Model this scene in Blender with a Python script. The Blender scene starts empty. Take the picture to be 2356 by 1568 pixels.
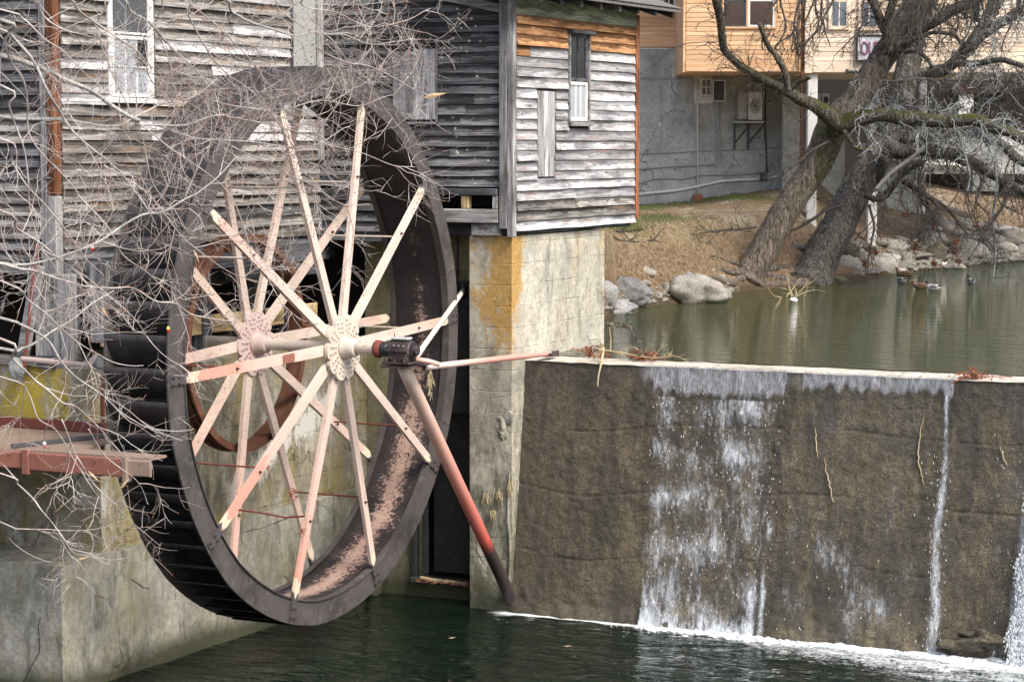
import bpy, math, random
import numpy as np
from mathutils import Vector, Matrix, noise

random.seed(7); rnd = random.random
def ru(a, b): return a + (b - a) * rnd()
SC = bpy.context.scene
COL = SC.collection

# ------------------------------------------------------------------ camera
FPX, CX, CY, HOR = 5390., 1178., 784., 330.
_th = math.atan((CY - HOR) / FPX); _a = math.radians(26.6)
FH = Vector((-math.sin(_a), math.cos(_a), 0)); RT = Vector((math.cos(_a), math.sin(_a), 0))
FW = FH * math.cos(_th) + Vector((0, 0, -math.sin(_th))); UP = RT.cross(FW)
CAM = -(FW + RT * ((753 - CX) / FPX) - UP * ((797 - CY) / FPX)) * 30.72
cd = bpy.data.cameras.new('camera'); cam = bpy.data.objects.new('camera', cd); COL.objects.link(cam)
cd.sensor_width = 36; cd.lens = 36 * FPX / 2356; cd.clip_end = 2000; cd.clip_start = .5
cam.matrix_world = Matrix((( RT.x, UP.x, -FW.x, CAM.x), (RT.y, UP.y, -FW.y, CAM.y), (RT.z, UP.z, -FW.z, CAM.z), (0, 0, 0, 1)))
SC.camera = cam

# ------------------------------------------------------------------ light
w = bpy.data.worlds.new('World'); SC.world = w; w.use_nodes = True
nt = w.node_tree; bg = nt.nodes['Background']; sk = nt.nodes.new('ShaderNodeTexSky')
SUN_AZ = math.radians(112)   # degrees clockwise from +Y towards +X
SUN_EL = math.radians(48)
sk.sky_type = 'NISHITA'; sk.sun_disc = False; sk.sun_elevation = SUN_EL; sk.sun_rotation = SUN_AZ
sk.dust_density = 4.0; sk.air_density = .8; sk.ozone_density = .6
nt.links.new(sk.outputs[0], bg.inputs[0]); bg.inputs[1].default_value = .125
sl = bpy.data.lights.new('sun', 'SUN'); sl.energy = 1.5; sl.angle = math.radians(20); sl.color = (1, .95, .88)
so = bpy.data.objects.new('sun', sl); COL.objects.link(so)
sd = Vector((math.sin(SUN_AZ) * math.cos(SUN_EL), math.cos(SUN_AZ) * math.cos(SUN_EL), math.sin(SUN_EL)))
so.rotation_euler = sd.to_track_quat('Z', 'Y').to_euler()
SC.view_settings.view_transform = 'Standard'; SC.view_settings.look = 'None'
SC.view_settings.exposure = 1.2; SC.view_settings.gamma = 1.0

# ------------------------------------------------------------------ places (photo position -> point on a real plane)
def ray(u, v): return FW + RT * ((u - CX) / FPX) - UP * ((v - CY) / FPX)
def onX(u, v, X): d = ray(u, v); return CAM + d * ((X - CAM.x) / d.x)
def onY(u, v, Y): d = ray(u, v); return CAM + d * ((Y - CAM.y) / d.y)
def onZ(u, v, Z): d = ray(u, v); return CAM + d * ((Z - CAM.z) / d.z)
def onD(u, v, D): d = ray(u, v); return CAM + d * (D / d.dot(FH))      # vertical plane D metres ahead
ZW = -4.2; ZP = -.5            # river level, mill pond level
def lerp(a, b, t): return a + (b - a) * t
def sstep(t): t = max(0., min(1., t)); return t * t * (3 - 2 * t)
def fbm(x, y, z=0., o=4, H=.5):
    s = 0; a = 1; f = 1
    for i in range(o):
        s += a * noise.noise(Vector((x * f, y * f, z * f + i * 7.3))); a *= H; f *= 2.03
    return s

# ------------------------------------------------------------------ object helpers
W = {}
def link(o, M=None, parent=None):
    COL.objects.link(o)
    M = M if M is not None else Matrix.Identity(4)
    W[o] = M
    if parent is not None:
        o.parent = parent; o.matrix_basis = W[parent].inverted() @ M
    else: o.matrix_basis = M
    return o
def tag(o, label=None, cat=None, group=None, kind=None):
    if label: o['label'] = label
    if cat: o['category'] = cat
    if group: o['group'] = group
    if kind: o['kind'] = kind
    return o
def empty(name, loc, label, cat, group=None, rz=0.):
    o = bpy.data.objects.new(name, None); o.empty_display_size = .2
    link(o, Matrix.Translation(Vector(loc)) @ Matrix.Rotation(rz, 4, 'Z')); return tag(o, label, cat, group)
class MB:
    def __init__(s): s.v = []; s.f = []; s.m = []; s.sm = []; s.cur = 0; s.smooth = False
    def add(s, vs, fs):
        b = len(s.v); s.v.extend([tuple(p) for p in vs])
        for f in fs: s.f.append(tuple(i + b for i in f)); s.m.append(s.cur); s.sm.append(s.smooth)
        return s
    def box(s, a, b, M=None):
        x0, y0, z0 = a; x1, y1, z1 = b
        vs = [Vector(p) for p in ((x0,y0,z0),(x1,y0,z0),(x1,y1,z0),(x0,y1,z0),(x0,y0,z1),(x1,y0,z1),(x1,y1,z1),(x0,y1,z1))]
        if M is not None: vs = [M @ p for p in vs]
        return s.add(vs, [(0,3,2,1),(4,5,6,7),(0,1,5,4),(1,2,6,5),(2,3,7,6),(3,0,4,7)])
    def bbox(s, a, b, bev=.01, M=None):
        # box with chamfered edges (8*3 verts)
        cx = [(a[i] + b[i]) / 2 for i in range(3)]; h = [(b[i] - a[i]) / 2 for i in range(3)]
        bev = min(bev, min(h) * .9); vs = []; 
        for sx in (-1,1):
            for sy in (-1,1):
                for sz in (-1,1):
                    for k in range(3):
                        q = [h[0]*sx, h[1]*sy, h[2]*sz]
                        for j in range(3):
                            if j != k: q[j] -= bev * (sx,sy,sz)[j]
                        vs.append(Vector((cx[0]+q[0], cx[1]+q[1], cx[2]+q[2])))
        def I(sx,sy,sz,k): return ((sx>0)*4+(sy>0)*2+(sz>0))*3+k
        fs = []
        for k in range(3):
            o = [j for j in range(3) if j != k]
            for sg in (-1,1):
                c = []
                for (p,q) in ((-1,-1),(1,-1),(1,1),(-1,1)):
                    t = [0,0,0]; t[k]=sg; t[o[0]]=p; t[o[1]]=q; c.append(I(*t,k))
                fs.append(tuple(c))
            for p in (-1,1):
                for q in (-1,1):
                    c = []
                    for sg, kk in ((-1,o[0]),(1,o[0]),(1,o[1]),(-1,o[1])):
                        t = [0,0,0]; t[k]=sg; t[o[0]]=p; t[o[1]]=q; c.append(I(*t,kk))
                    fs.append(tuple(c))
        for sx in (-1,1):
            for sy in (-1,1):
                for sz in (-1,1): fs.append((I(sx,sy,sz,0),I(sx,sy,sz,1),I(sx,sy,sz,2)))
        if M is not None: vs = [M @ p for p in vs]
        return s.add(vs, fs)
    def tube(s, pts, rad, n=8, cap=True):
        pts = [Vector(p) for p in pts]; k = len(pts)
        if not hasattr(rad, '__len__'): rad = [rad] * k
        vs = []; prev = None
        for i, p in enumerate(pts):
            t = (pts[min(i+1,k-1)] - pts[max(i-1,0)])
            t = t.normalized() if t.length > 1e-9 else Vector((0,0,1))
            if prev is None:
                a = t.orthogonal().normalized()
            else:
                a = prev - t * prev.dot(t)
                a = a.normalized() if a.length > 1e-6 else t.orthogonal().normalized()
            prev = a; b = t.cross(a)
            for j in range(n):
                an = 2 * math.pi * j / n
                vs.append(p + (a * math.cos(an) + b * math.sin(an)) * rad[i])
        fs = []
        for i in range(k - 1):
            for j in range(n): fs.append((i*n+j, i*n+(j+1)%n, (i+1)*n+(j+1)%n, (i+1)*n+j))
        if cap: fs.append(tuple(range(n-1,-1,-1))); fs.append(tuple((k-1)*n+j for j in range(n)))
        return s.add(vs, fs)
    def lathe(s, prof, n=32, M=None, a0=0., a1=2*math.pi, closed=False):
        # prof = (x along the X axis, r) ; revolved round X
        full = abs(a1 - a0 - 2*math.pi) < 1e-6; m = n if full else n + 1; vs = []
        for i in range(m):
            an = a0 + (a1 - a0) * i / n
            for (x, r) in prof: vs.append(Vector((x, r * math.cos(an), r * math.sin(an))))
        k = len(prof); fs = []
        for i in range(n):
            i2 = (i + 1) % m
            for j in range(k if closed else k - 1):
                j2 = (j + 1) % k; fs.append((i*k+j, i*k+j2, i2*k+j2, i2*k+j))
        if closed and not full: fs.append(tuple(range(k))); fs.append(tuple(n*k+j for j in range(k-1,-1,-1)))
        if M is not None: vs = [M @ p for p in vs]
        return s.add(vs, fs)
    def prism(s, poly, h, M=None):
        n = len(poly); vs = [Vector((p[0],p[1],0)) for p in poly] + [Vector((p[0],p[1],h)) for p in poly]
        if M is not None: vs = [M @ p for p in vs]
        return s.add(vs, [tuple(range(n-1,-1,-1)), tuple(range(n,2*n))] + [(i,(i+1)%n,n+(i+1)%n,n+i) for i in range(n)])
    def grid(s, fn, nu, nv):
        vs = [fn(i / nu, j / nv) for j in range(nv + 1) for i in range(nu + 1)]
        return s.add(vs, [(j*(nu+1)+i, j*(nu+1)+i+1, (j+1)*(nu+1)+i+1, (j+1)*(nu+1)+i) for j in range(nv) for i in range(nu)])
    def blob(s, c, r, n=1, amp=.2, seed=0., sub=2, flat=None, M=None):
        import bmesh
        bm = bmesh.new(); bmesh.ops.create_icosphere(bm, subdivisions=sub, radius=1)
        vs = []
        for v in bm.verts:
            p = v.co.copy(); d = 1 + amp * noise.noise(p * 1.3 + Vector((seed, seed*1.7, 0))) + amp*.4*noise.noise(p*3.1+Vector((0,seed,seed)))
            q = Vector((p.x * r[0] * d, p.y * r[1] * d, p.z * r[2] * d))
            vs.append((M @ q if M is not None else q) + Vector(c))
        fs = [tuple(v.index for v in f.verts) for f in bm.faces]; bm.free()
        return s.add(vs, fs)
    def mesh(s, name, mats):
        me = bpy.data.meshes.new(name); me.from_pydata(s.v, [], s.f)
        for m in mats: me.materials.append(m)
        if len(mats) > 1: me.polygons.foreach_set('material_index', s.m)
        if any(s.sm): me.polygons.foreach_set('use_smooth', s.sm)
        me.update(); return me
    def obj(s, name, mats, parent=None, M=None, loc=None):
        if not isinstance(mats, (list, tuple)): mats = [mats]
        if loc is not None and M is None: M = Matrix.Translation(Vector(loc))
        return link(bpy.data.objects.new(name, s.mesh(name, mats)), M, parent)
def local(mb, org):
    o = Vector(org); mb.v = [tuple(Vector(p) - o) for p in mb.v]; return mb
def thing(mb, name, mats, label, cat, org=None, group=None, kind=None):
    if org is None:
        a = np.array(mb.v); org = (a[:,0].mean(), a[:,1].mean(), a[:,2].min())
    local(mb, org); o = mb.obj(name, mats, None, Matrix.Translation(Vector(org)))
    return tag(o, label, cat, group, kind)
def part(mb, name, mats, parent):      # mesh given in world coordinates
    a = np.array(mb.v); org = a.mean(0); local(mb, org)
    return mb.obj(name, mats, parent, Matrix.Translation(Vector(org)))
def copyobj(o, M, parent=None):
    return link(o.copy(), M, parent)
def frame(o, ex, n):      # local x = ex, y = n, z = ex x n
    ex = Vector(ex).normalized(); n = Vector(n).normalized(); z = n.cross(ex)
    return Matrix(((ex.x,n.x,z.x,o[0]),(ex.y,n.y,z.y,o[1]),(ex.z,n.z,z.z,o[2]),(0,0,0,1)))

# ------------------------------------------------------------------ materials
class Mat:
    def __init__(s, name, rough=.8, metal=0., spec=.3):
        s.m = bpy.data.materials.new(name); s.m.use_nodes = True; s.t = s.m.node_tree
        s.b = s.t.nodes['Principled BSDF']; s.b.inputs['Roughness'].default_value = rough
        s.b.inputs['Metallic'].default_value = metal; s.b.inputs['Specular IOR Level'].default_value = spec
        s.tc = s.t.nodes.new('ShaderNodeTexCoord')
    def n(s, k, **kw):
        o = s.t.nodes.new(k)
        for a, b in kw.items(): setattr(o, a, b)
        return o
    def L(s, a, b): s.t.links.new(a, b)
    def put(s, sock, v):
        if hasattr(v, 'is_output') or isinstance(v, bpy.types.NodeSocket): s.L(v, sock)
        else:
            try: sock.default_value = v
            except Exception: sock.default_value = (v[0], v[1], v[2], 1)
    def vec(s, src='Object', scale=(1,1,1), loc=(0,0,0), warp=None):
        m = s.n('ShaderNodeMapping'); v = s.tc.outputs[src] if isinstance(src, str) else src
        s.L(v, m.inputs[0]); m.inputs[3].default_value = scale
        if hasattr(loc, 'is_output'): s.L(loc, m.inputs[1])
        else: m.inputs[1].default_value = loc
        return m.outputs[0]
    def geo(s): return s.n('ShaderNodeNewGeometry').outputs['Position']
    def noise(s, vec, scale=5., detail=6., rough=.6, dist=0.):
        o = s.n('ShaderNodeTexNoise'); s.L(vec, o.inputs['Vector']); o.inputs['Scale'].default_value = scale
        o.inputs['Detail'].default_value = detail; o.inputs['Roughness'].default_value = rough; o.inputs['Distortion'].default_value = dist
        return o.outputs[0]
    def vor(s, vec, scale=5., feature='F1'):
        o = s.n('ShaderNodeTexVoronoi'); o.feature = feature; s.L(vec, o.inputs['Vector']); o.inputs['Scale'].default_value = scale
        return o.outputs[0]
    def ramp(s, f, stops, interp='LINEAR'):
        o = s.n('ShaderNodeValToRGB'); s.L(f, o.inputs[0]); e = o.color_ramp; e.interpolation = interp
        while len(e.elements) < len(stops): e.elements.new(.5)
        for q, (p, c) in zip(e.elements, stops):
            q.position = p; q.color = (c, c, c, 1) if not hasattr(c, '__len__') else (c[0], c[1], c[2], 1)
        return o.outputs[0]
    def mix(s, f, a, b, mode='MIX'):
        o = s.n('ShaderNodeMix', data_type='RGBA', blend_type=mode)
        s.put(o.inputs[0], f); s.put(o.inputs[6], a); s.put(o.inputs[7], b); return o.outputs[2]
    def math(s, op, a, b=0., c=None, clamp=False):
        o = s.n('ShaderNodeMath', operation=op); o.use_clamp = clamp; s.put(o.inputs[0], a); s.put(o.inputs[1], b)
        if c is not None: s.put(o.inputs[2], c)
        return o.outputs[0]
    def sep(s, v): o = s.n('ShaderNodeSeparateXYZ'); s.L(v, o.inputs[0]); return o.outputs
    def rnd(s): return s.n('ShaderNodeObjectInfo').outputs['Random']
    def ocol(s): return s.n('ShaderNodeObjectInfo').outputs['Color']
    def col(s, c): s.put(s.b.inputs['Base Color'], c); return s
    def rough(s, c): s.put(s.b.inputs['Roughness'], c); return s
    def bump(s, h, st=.4, d=.02, prev=None):
        o = s.n('ShaderNodeBump'); o.inputs['Strength'].default_value = st; o.inputs['Distance'].default_value = d
        s.L(h, o.inputs['Height'])
        if prev is not None: s.L(prev, o.inputs['Normal'])
        s.L(o.outputs[0], s.b.inputs['Normal']); return o.outputs[0]
def rgb(*c): return tuple(c)

def objoff(m):       # object coordinates shifted by a random amount per object
    r = m.rnd(); c = m.n('ShaderNodeCombineXYZ'); k = m.math('MULTIPLY', r, 37.)
    for i in range(3): m.L(k, c.inputs[i])
    a = m.n('ShaderNodeVectorMath', operation='ADD'); m.L(m.tc.outputs['Object'], a.inputs[0]); m.L(c.outputs[0], a.inputs[1])
    return a.outputs[0], r

def wood(name, c0, c1, c2, warm=(.30,.13,.05), warmamt=.15, fleck=.0, contrast=1., stainshade=True, lich=0.):
    m = Mat(name, .85, 0, .2); v, r = objoff(m)
    g = m.noise(m.vec(v, (.9, 22, 46)), 1.5, 6, .7, .2)
    g2 = m.noise(m.vec(v, (1.8, 50, 105)), 2.0, 4, .7)
    big = m.noise(m.vec(v, (.9, 3, 5)), 1.3, 4, .6)
    c = m.ramp(g, [(.30, c0), (.46, c1), (.62, c2), (.8, tuple(min(1, x*1.15) for x in c2))])
    c = m.mix(m.ramp(g2, [(.35, .75*contrast), (.5, 0)]), c, tuple(x*.45 for x in c0))
    lum = m.math('MULTIPLY_ADD', r, .8, .62)
    cc = m.n('ShaderNodeCombineXYZ'); [m.L(lum, cc.inputs[i]) for i in range(3)]
    c = m.mix(1., c, cc.outputs[0], 'MULTIPLY')
    c = m.mix(m.ramp(big, [(.36, .8), (.55, 0)]), c, tuple(x*.5 for x in c0))
    # dark stains plus painted lap shade along the top edge of each board
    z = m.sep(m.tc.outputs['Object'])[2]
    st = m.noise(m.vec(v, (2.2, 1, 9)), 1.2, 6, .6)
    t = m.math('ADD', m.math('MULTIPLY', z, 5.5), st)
    c = m.mix(m.math('MULTIPLY', m.ramp(t, [(.95, 0), (1.5, 1)]), float(stainshade) * .75), c, tuple(x*.35 for x in c0))
    wm = m.noise(m.vec(v, (1.2, 4, 9)), 1.1, 5, .7)
    c = m.mix(m.math('MULTIPLY', m.ramp(wm, [(.55, 0), (.68, 1)]), warmamt), c, warm)
    if lich > 0:
        lv = m.vor(m.vec(m.geo(), (1,1,1)), 9); ln = m.noise(m.vec(m.geo(), (1,1,1)), 1.1, 2, .5)
        lm = m.math('MULTIPLY', m.ramp(lv, [(.12, 1), (.2, 0)]), m.ramp(ln, [(.62, 0), (.66, lich)]))
        c = m.mix(lm, c, (.55, .6, .42))
    # knots
    kn = m.vor(m.vec(v, (2.2, 5, 7)), 1.0)
    c = m.mix(m.ramp(kn, [(.05, .85), (.12, 0)]), c, (.05, .03, .02))
    m.col(c); b = m.bump(g, .55, .006); m.bump(g2, .4, .003, b)
    return m.m
def plain(name, c, rough=.6, metal=0., spec=.4, var=.15, scale=8., bump=0., dirt=0., dirtc=(.05,.04,.03)):
    m = Mat(name, rough, metal, spec); v = m.vec('Object', (1,1,1))
    n = m.noise(v, scale, 5, .6)
    cc = m.mix(m.ramp(n, [(.3, 1), (.7, 0)]), c, tuple(x*(1-var) for x in c))
    if dirt: cc = m.mix(m.ramp(m.noise(v, scale*2.3, 6, .75), [(.52, 0), (.66, dirt)]), cc, dirtc)
    m.col(cc)
    if bump: m.bump(m.noise(v, scale*4, 5, .6), bump, .01)
    return m.m

def concrete(name, base, lichen=0., dark=.6, pale=.4, seams=.0, wet=0., green=.2, colr=(.42,.30,.05), rust=0., relief=.5, tide=None):
    m = Mat(name, .88, 0, .25); g = m.geo(); s = m.sep(g)
    n1 = m.noise(m.vec(g, (1,1,1)), 1.1, 7, .65); n2 = m.noise(m.vec(g, (1,1,1)), 14, 6, .7)
    vs = m.noise(m.vec(g, (2.6, 2.6, .8)), 1.2, 9, .72, .25)       # vertical run stains
    vs2 = m.noise(m.vec(g, (1.6, 1.6, .8), (3,1,5)), 1.1, 9, .72, .4)
    sp = m.noise(m.vec(g, (1,1,1)), 60, 3, .8)
    b2 = tuple(x*.62 for x in base); b3 = tuple(min(1,x*1.3) for x in base)
    c = m.ramp(n1, [(.3, b2), (.5, base), (.7, b3)])
    c = m.mix(m.ramp(n2, [(.38, .5), (.55, 0)]), c, tuple(x*.45 for x in base))
    if pale: c = m.mix(m.ramp(vs2, [(.56, 0), (.66, pale)]), c, (.62,.63,.60))
    if dark: c = m.mix(m.ramp(vs, [(.36, dark), (.49, 0)]), c, (.045,.043,.035)); c = m.mix(m.ramp(m.noise(g, 5., 8, .8), [(.40, dark*.6), (.52, 0)]), c, tuple(x*.3 for x in base))
    if green: c = m.mix(m.ramp(m.noise(m.vec(g, (1.5,1.5,.8), (9,2,4)), 1.4, 6, .7), [(.54, 0), (.68, green)]), c, (.09,.11,.03))
    if rust: c = m.mix(m.ramp(m.noise(m.vec(g, (3,3,.8), (2,8,4)), 1.2, 6, .7), [(.55, 0), (.66, rust)]), c, (.22,.12,.05))
    if lichen:
        ln = m.noise(m.vec(g, (1.6,1.6,.7), (5,5,1)), 1.0, 7, .72); l2 = m.noise(m.vec(g, (1,1,1)), 26, 4, .7)
        lm = m.math('MULTIPLY', m.ramp(ln, [(.47, 0), (.58, lichen)]), m.ramp(l2, [(.38, .35), (.5, 1)]))
        c = m.mix(lm, c, colr)
    c = m.mix(m.ramp(sp, [(.3, .5), (.42, 0)]), c, tuple(x*.35 for x in base))
    if rust >= .4:      # lime run-off spilling down the wall behind the wheel
        t = m.math('SUBTRACT', s[2], m.math('MULTIPLY_ADD', m.math('SUBTRACT', s[1], 1.3), .42, -1.75)); rag = m.noise(m.vec(g, (5,5,1.6)), 1.3, 7, .75)
        a = m.math('SUBTRACT', m.math('ADD', rag, .16), m.math('MULTIPLY', m.math('ABSOLUTE', m.math('ADD', t, .30)), .75)); w0 = m.math('SUBTRACT', 1., m.math('MULTIPLY', m.math('ABSOLUTE', m.math('SUBTRACT', s[1], 2.3)), .62), clamp=True)
        c = m.mix(m.math('MULTIPLY', m.ramp(a, [(.50, 0), (.58, .85)]), m.ramp(w0, [(0, 0), (.15, 1)])), c, (.66,.66,.62))
    # hairline cracks
    cr = m.vor(m.vec(g, (1,1,1), (.3,.2,.1)), .75, 'DISTANCE_TO_EDGE'); 
    wv = m.n('ShaderNodeVectorMath', operation='ADD'); nn = m.n('ShaderNodeTexNoise'); m.L(g, nn.inputs[0]); nn.inputs['Scale'].default_value = 2.2; nn.inputs['Detail'].default_value = 6
    sc = m.n('ShaderNodeVectorMath', operation='SCALE'); m.L(nn.outputs[1], sc.inputs[0]); sc.inputs[3].default_value = .55
    m.L(g, wv.inputs[0]); m.L(sc.outputs[0], wv.inputs[1]); cr = m.vor(wv.outputs[0], .42, 'DISTANCE_TO_EDGE')
    crm = m.math('MULTIPLY', m.ramp(cr, [(.0, .8), (.006, 0)]), m.ramp(n1, [(.48, 0), (.56, 1)])); c = m.mix(crm, c, (.03,.03,.025))
    h = m.math('SUBTRACT', m.math('ADD', n2, m.math('MULTIPLY', sp, .4)), m.math('MULTIPLY', crm, 1.2))
    if seams:
        z = m.math('ADD', s[2], m.math('MULTIPLY', m.noise(m.vec(g,(1,1,1)), 1.5, 2), .05))
        fr = m.math('FRACT', m.math('MULTIPLY', z, 1/.31)); sm = m.ramp(fr, [(0, 1), (.035, 0), (.97, 0), (1, 1)])
        sm = m.math('MULTIPLY', sm, m.ramp(m.noise(m.vec(g,(1,1,3.2)), 1.4, 4), [(.42, .05), (.6, 1)]))
        c = m.mix(m.math('MULTIPLY', sm, seams), c, (.07,.065,.04)); h = m.math('SUBTRACT', h, m.math('MULTIPLY', sm, .9))
    if tide is not None:     # dark damp band above the river
        t = m.math('ADD', s[2], m.math('MULTIPLY', n1, .35)); c = m.mix(m.ramp(m.math('SUBTRACT', t, tide - .5), [(.35, .9), (.62, 0)]), c, (.05,.055,.03))
    m.col(c); m.bump(h, relief, .02)
    return m.m

M_ = {}
M_['grey'] = wood('weathered_grey_wood', (.085,.077,.068), (.24,.228,.21), (.47,.455,.435), warmamt=.75, warm=(.20,.12,.065))
M_['greydark'] = wood('dark_weathered_wood', (.045,.045,.048), (.145,.147,.155), (.32,.325,.335), warmamt=.12, contrast=1.2, lich=.9)
M_['silver'] = wood('silver_weathered_wood', (.22,.22,.23), (.47,.47,.48), (.70,.70,.71), warmamt=.4, warm=(.30,.12,.04), stainshade=.75)
M_['amber'] = wood('sheltered_amber_wood', (.17,.075,.03), (.40,.20,.09), (.60,.36,.18), warmamt=.4, warm=(.26,.10,.04))
M_['plank'] = wood('silver_plank_wood', (.20,.20,.20), (.42,.42,.43), (.64,.64,.65), warmamt=.15, stainshade=False)
M_['post'] = wood('grey_post_wood', (.10,.10,.10), (.27,.27,.27), (.44,.44,.43), warmamt=.1, stainshade=False)
M_['rustpost'] = wood('reddish_post_wood', (.05,.022,.014), (.17,.065,.035), (.32,.14,.07), warmamt=.4, stainshade=False)
M_['greenfascia'] = wood('greenish_fascia_wood', (.11,.12,.08), (.26,.28,.20), (.36,.38,.29), warmamt=.05, stainshade=False)
M_['newwood'] = wood('yellow_timber', (.24,.16,.07), (.45,.34,.18), (.60,.48,.28), warmamt=.2, stainshade=False)
M_['darkbeam'] = wood('dark_beam_wood', (.03,.03,.035), (.075,.08,.09), (.15,.155,.17), warmamt=.05, stainshade=False)
def cedar(name, c1, c2, kn):
    m = Mat(name, .7, 0, .25); v, r = objoff(m); g = m.noise(m.vec(v, (.8, 14, 16)), 1.6, 5, .6, .4); b = m.noise(m.vec(v, (.5, 2, 2)), 1.1, 4, .6)
    c = m.mix(m.ramp(g, [(.35, 0), (.65, 1)]), c1, c2); lum = m.math('MULTIPLY_ADD', r, .38, .80); cc = m.n('ShaderNodeCombineXYZ'); [m.L(lum, cc.inputs[i]) for i in range(3)]
    c = m.mix(1., c, cc.outputs[0], 'MULTIPLY'); c = m.mix(m.ramp(b, [(.52, 0), (.68, .55)]), c, kn); k = m.vor(m.vec(v, (1.6, 4, 5)), 1.); c = m.mix(m.ramp(k, [(.05, .7), (.10, 0)]), c, tuple(x*.35 for x in kn))
    m.col(c); m.bump(g, .2, .004); return m.m
M_['siding'] = cedar('orange_cedar_siding', (.52,.32,.17), (.68,.46,.28), (.46,.24,.11))
M_['sidingpale'] = cedar('sunlit_faded_cedar_siding', (.72,.56,.42), (.84,.72,.58), (.70,.46,.28))  # sunlit and faded look of the right-hand section put into the colour
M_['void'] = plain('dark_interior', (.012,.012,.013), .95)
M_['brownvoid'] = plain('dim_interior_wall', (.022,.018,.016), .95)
M_['pier'] = concrete('pier_concrete', (.49,.47,.385), lichen=.0, dark=.5, pale=.35, seams=.4, green=.15, relief=.5)
M_['found'] = concrete('foundation_concrete', (.34,.32,.25), lichen=.6, dark=.75, pale=.75, seams=.25, green=.35, colr=(.30,.24,.06), rust=.4)
M_['foundlow'] = concrete('lower_foundation_concrete', (.40,.39,.33), lichen=.25, dark=.65, pale=.5, green=.3, colr=(.27,.24,.08), tide=ZW+.45)
M_['block'] = concrete('lichened_concrete', (.36,.34,.25), lichen=1., dark=.7, pale=.8, green=.4, colr=(.42,.33,.04))
M_['pit'] = concrete('pit_concrete', (.30,.29,.22), lichen=.5, dark=.7, pale=.3, green=.5, colr=(.30,.26,.08), tide=ZW+.5)
M_['stucco'] = concrete('grey_stucco', (.45,.47,.44), dark=.18, pale=.0, green=.0, relief=.15)
M_['whitecol'] = plain('white_painted_column', (.70,.70,.67), .7, var=.1)
M_['crest'] = concrete('dam_crest_concrete', (.58,.54,.45), dark=.25, pale=.3, green=.3, rust=.3)

def damm():
    m = Mat('wet_dam_concrete', .55, 0, .5); g = m.geo()
    n = m.noise(g, 3.2, 8, .7); f = m.noise(g, 30, 6, .75); v = m.noise(m.vec(g, (9, 9, .5)), 1., 7, .7)
    f2 = m.noise(g, 70, 3, .8)
    c = m.ramp(n, [(.34, (.07,.058,.038)), (.5, (.15,.122,.075)), (.66, (.25,.205,.125))])
    c = m.mix(m.ramp(v, [(.38, .75), (.54, 0)]), c, (.05,.044,.032)); vv = m.noise(m.vec(g, (16, 16, .35), (2,2,2)), 1., 5, .7); tp = m.n('ShaderNodeMapRange'); m.L(m.sep(g)[2], tp.inputs[0]); tp.inputs[1].default_value = -1.7; tp.inputs[2].default_value = -.6; c = m.mix(m.math('MULTIPLY', m.ramp(vv, [(.42, .8), (.6, .1)]), tp.outputs[0]), c, (.055,.05,.042))
    c = m.mix(m.ramp(f, [(.40, .85), (.54, 0)]), c, (.022,.019,.015))
    c = m.mix(m.ramp(f2, [(.60, 0), (.70, .6)]), c, (.34,.30,.24))
    z = m.math('ADD', m.sep(g)[2], m.math('MULTIPLY', n, .5))
    fr = m.math('FRACT', m.math('MULTIPLY', z, 1/.62)); sm = m.math('MULTIPLY', m.ramp(fr, [(0, 1), (.03, 0)]), m.ramp(v, [(.45, 0), (.6, 1)]))
    c = m.mix(m.math('MULTIPLY', sm, .5), c, (.02,.018,.014))
    gr = m.noise(m.vec(g, (1,1,.6), (4,4,4)), .9, 5, .65); c = m.mix(m.ramp(gr, [(.54, 0), (.7, .3)]), c, (.15,.13,.055)); dk = m.noise(m.vec(g, (1.6,1,.4), (7,1,4)), 1.3, 8, .74); c = m.mix(m.ramp(dk, [(.40, .8), (.52, 0)]), c, (.03,.027,.02)); lx = m.n('ShaderNodeMapRange'); m.L(m.math('ADD', m.sep(g)[0], m.math('MULTIPLY', dk, 1.2)), lx.inputs[0]); lx.inputs[1].default_value = 3.6; lx.inputs[2].default_value = 1.2; c = m.mix(m.math('MULTIPLY', lx.outputs[0], .55), c, (.045,.038,.026)); gr2 = m.noise(g, 120, 2, .8); c = m.mix(m.ramp(gr2, [(.36, .8), (.5, 0)]), c, (.015,.013,.011)); c = m.mix(m.ramp(gr2, [(.60, 0), (.70, .5)]), c, (.36,.31,.25))
    m.col(c); m.rough(m.ramp(v, [(.35, .3), (.6, .75)]))
    m.bump(m.math('ADD', m.math('ADD', f, m.math('MULTIPLY', f2, .6)), m.math('MULTIPLY', v, .2)), .8, .022); return m.m
M_['dam'] = damm()

def steel(name, base, rust=.3, pink=0., met=.35, rough=.55):
    m = Mat(name, rough, met, .4); v = m.vec('Object', (1,1,1))
    n = m.noise(v, 2.2, 6, .65); f = m.noise(v, 38, 5, .75); vs = m.noise(m.vec('Object', (9, 9, 9)), 1, 6, .7)
    c = m.ramp(n, [(.3, tuple(x*.6 for x in base)), (.7, tuple(x*1.35 for x in base))])
    c = m.mix(m.ramp(f, [(.58, 0), (.70, rust)]), c, (.22,.13,.10))
    c = m.mix(m.ramp(vs, [(.52, 0), (.7, rust*.8)]), c, (.10,.06,.05))
    lf = m.noise(m.vec('Object', (1,1,1), (4,4,4)), 6, 8, .75); c = m.mix(m.ramp(lf, [(.55, 0), (.68, rust*.7)]), c, (.20,.185,.18)); c = m.mix(m.ramp(lf, [(.34, .7), (.44, 0)]), c, tuple(x*.35 for x in base))
    m.col(c); m.rough(m.ramp(n, [(.3, rough-.12), (.7, rough+.25)])); m.bump(f, .25, .006); return m.m
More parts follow.
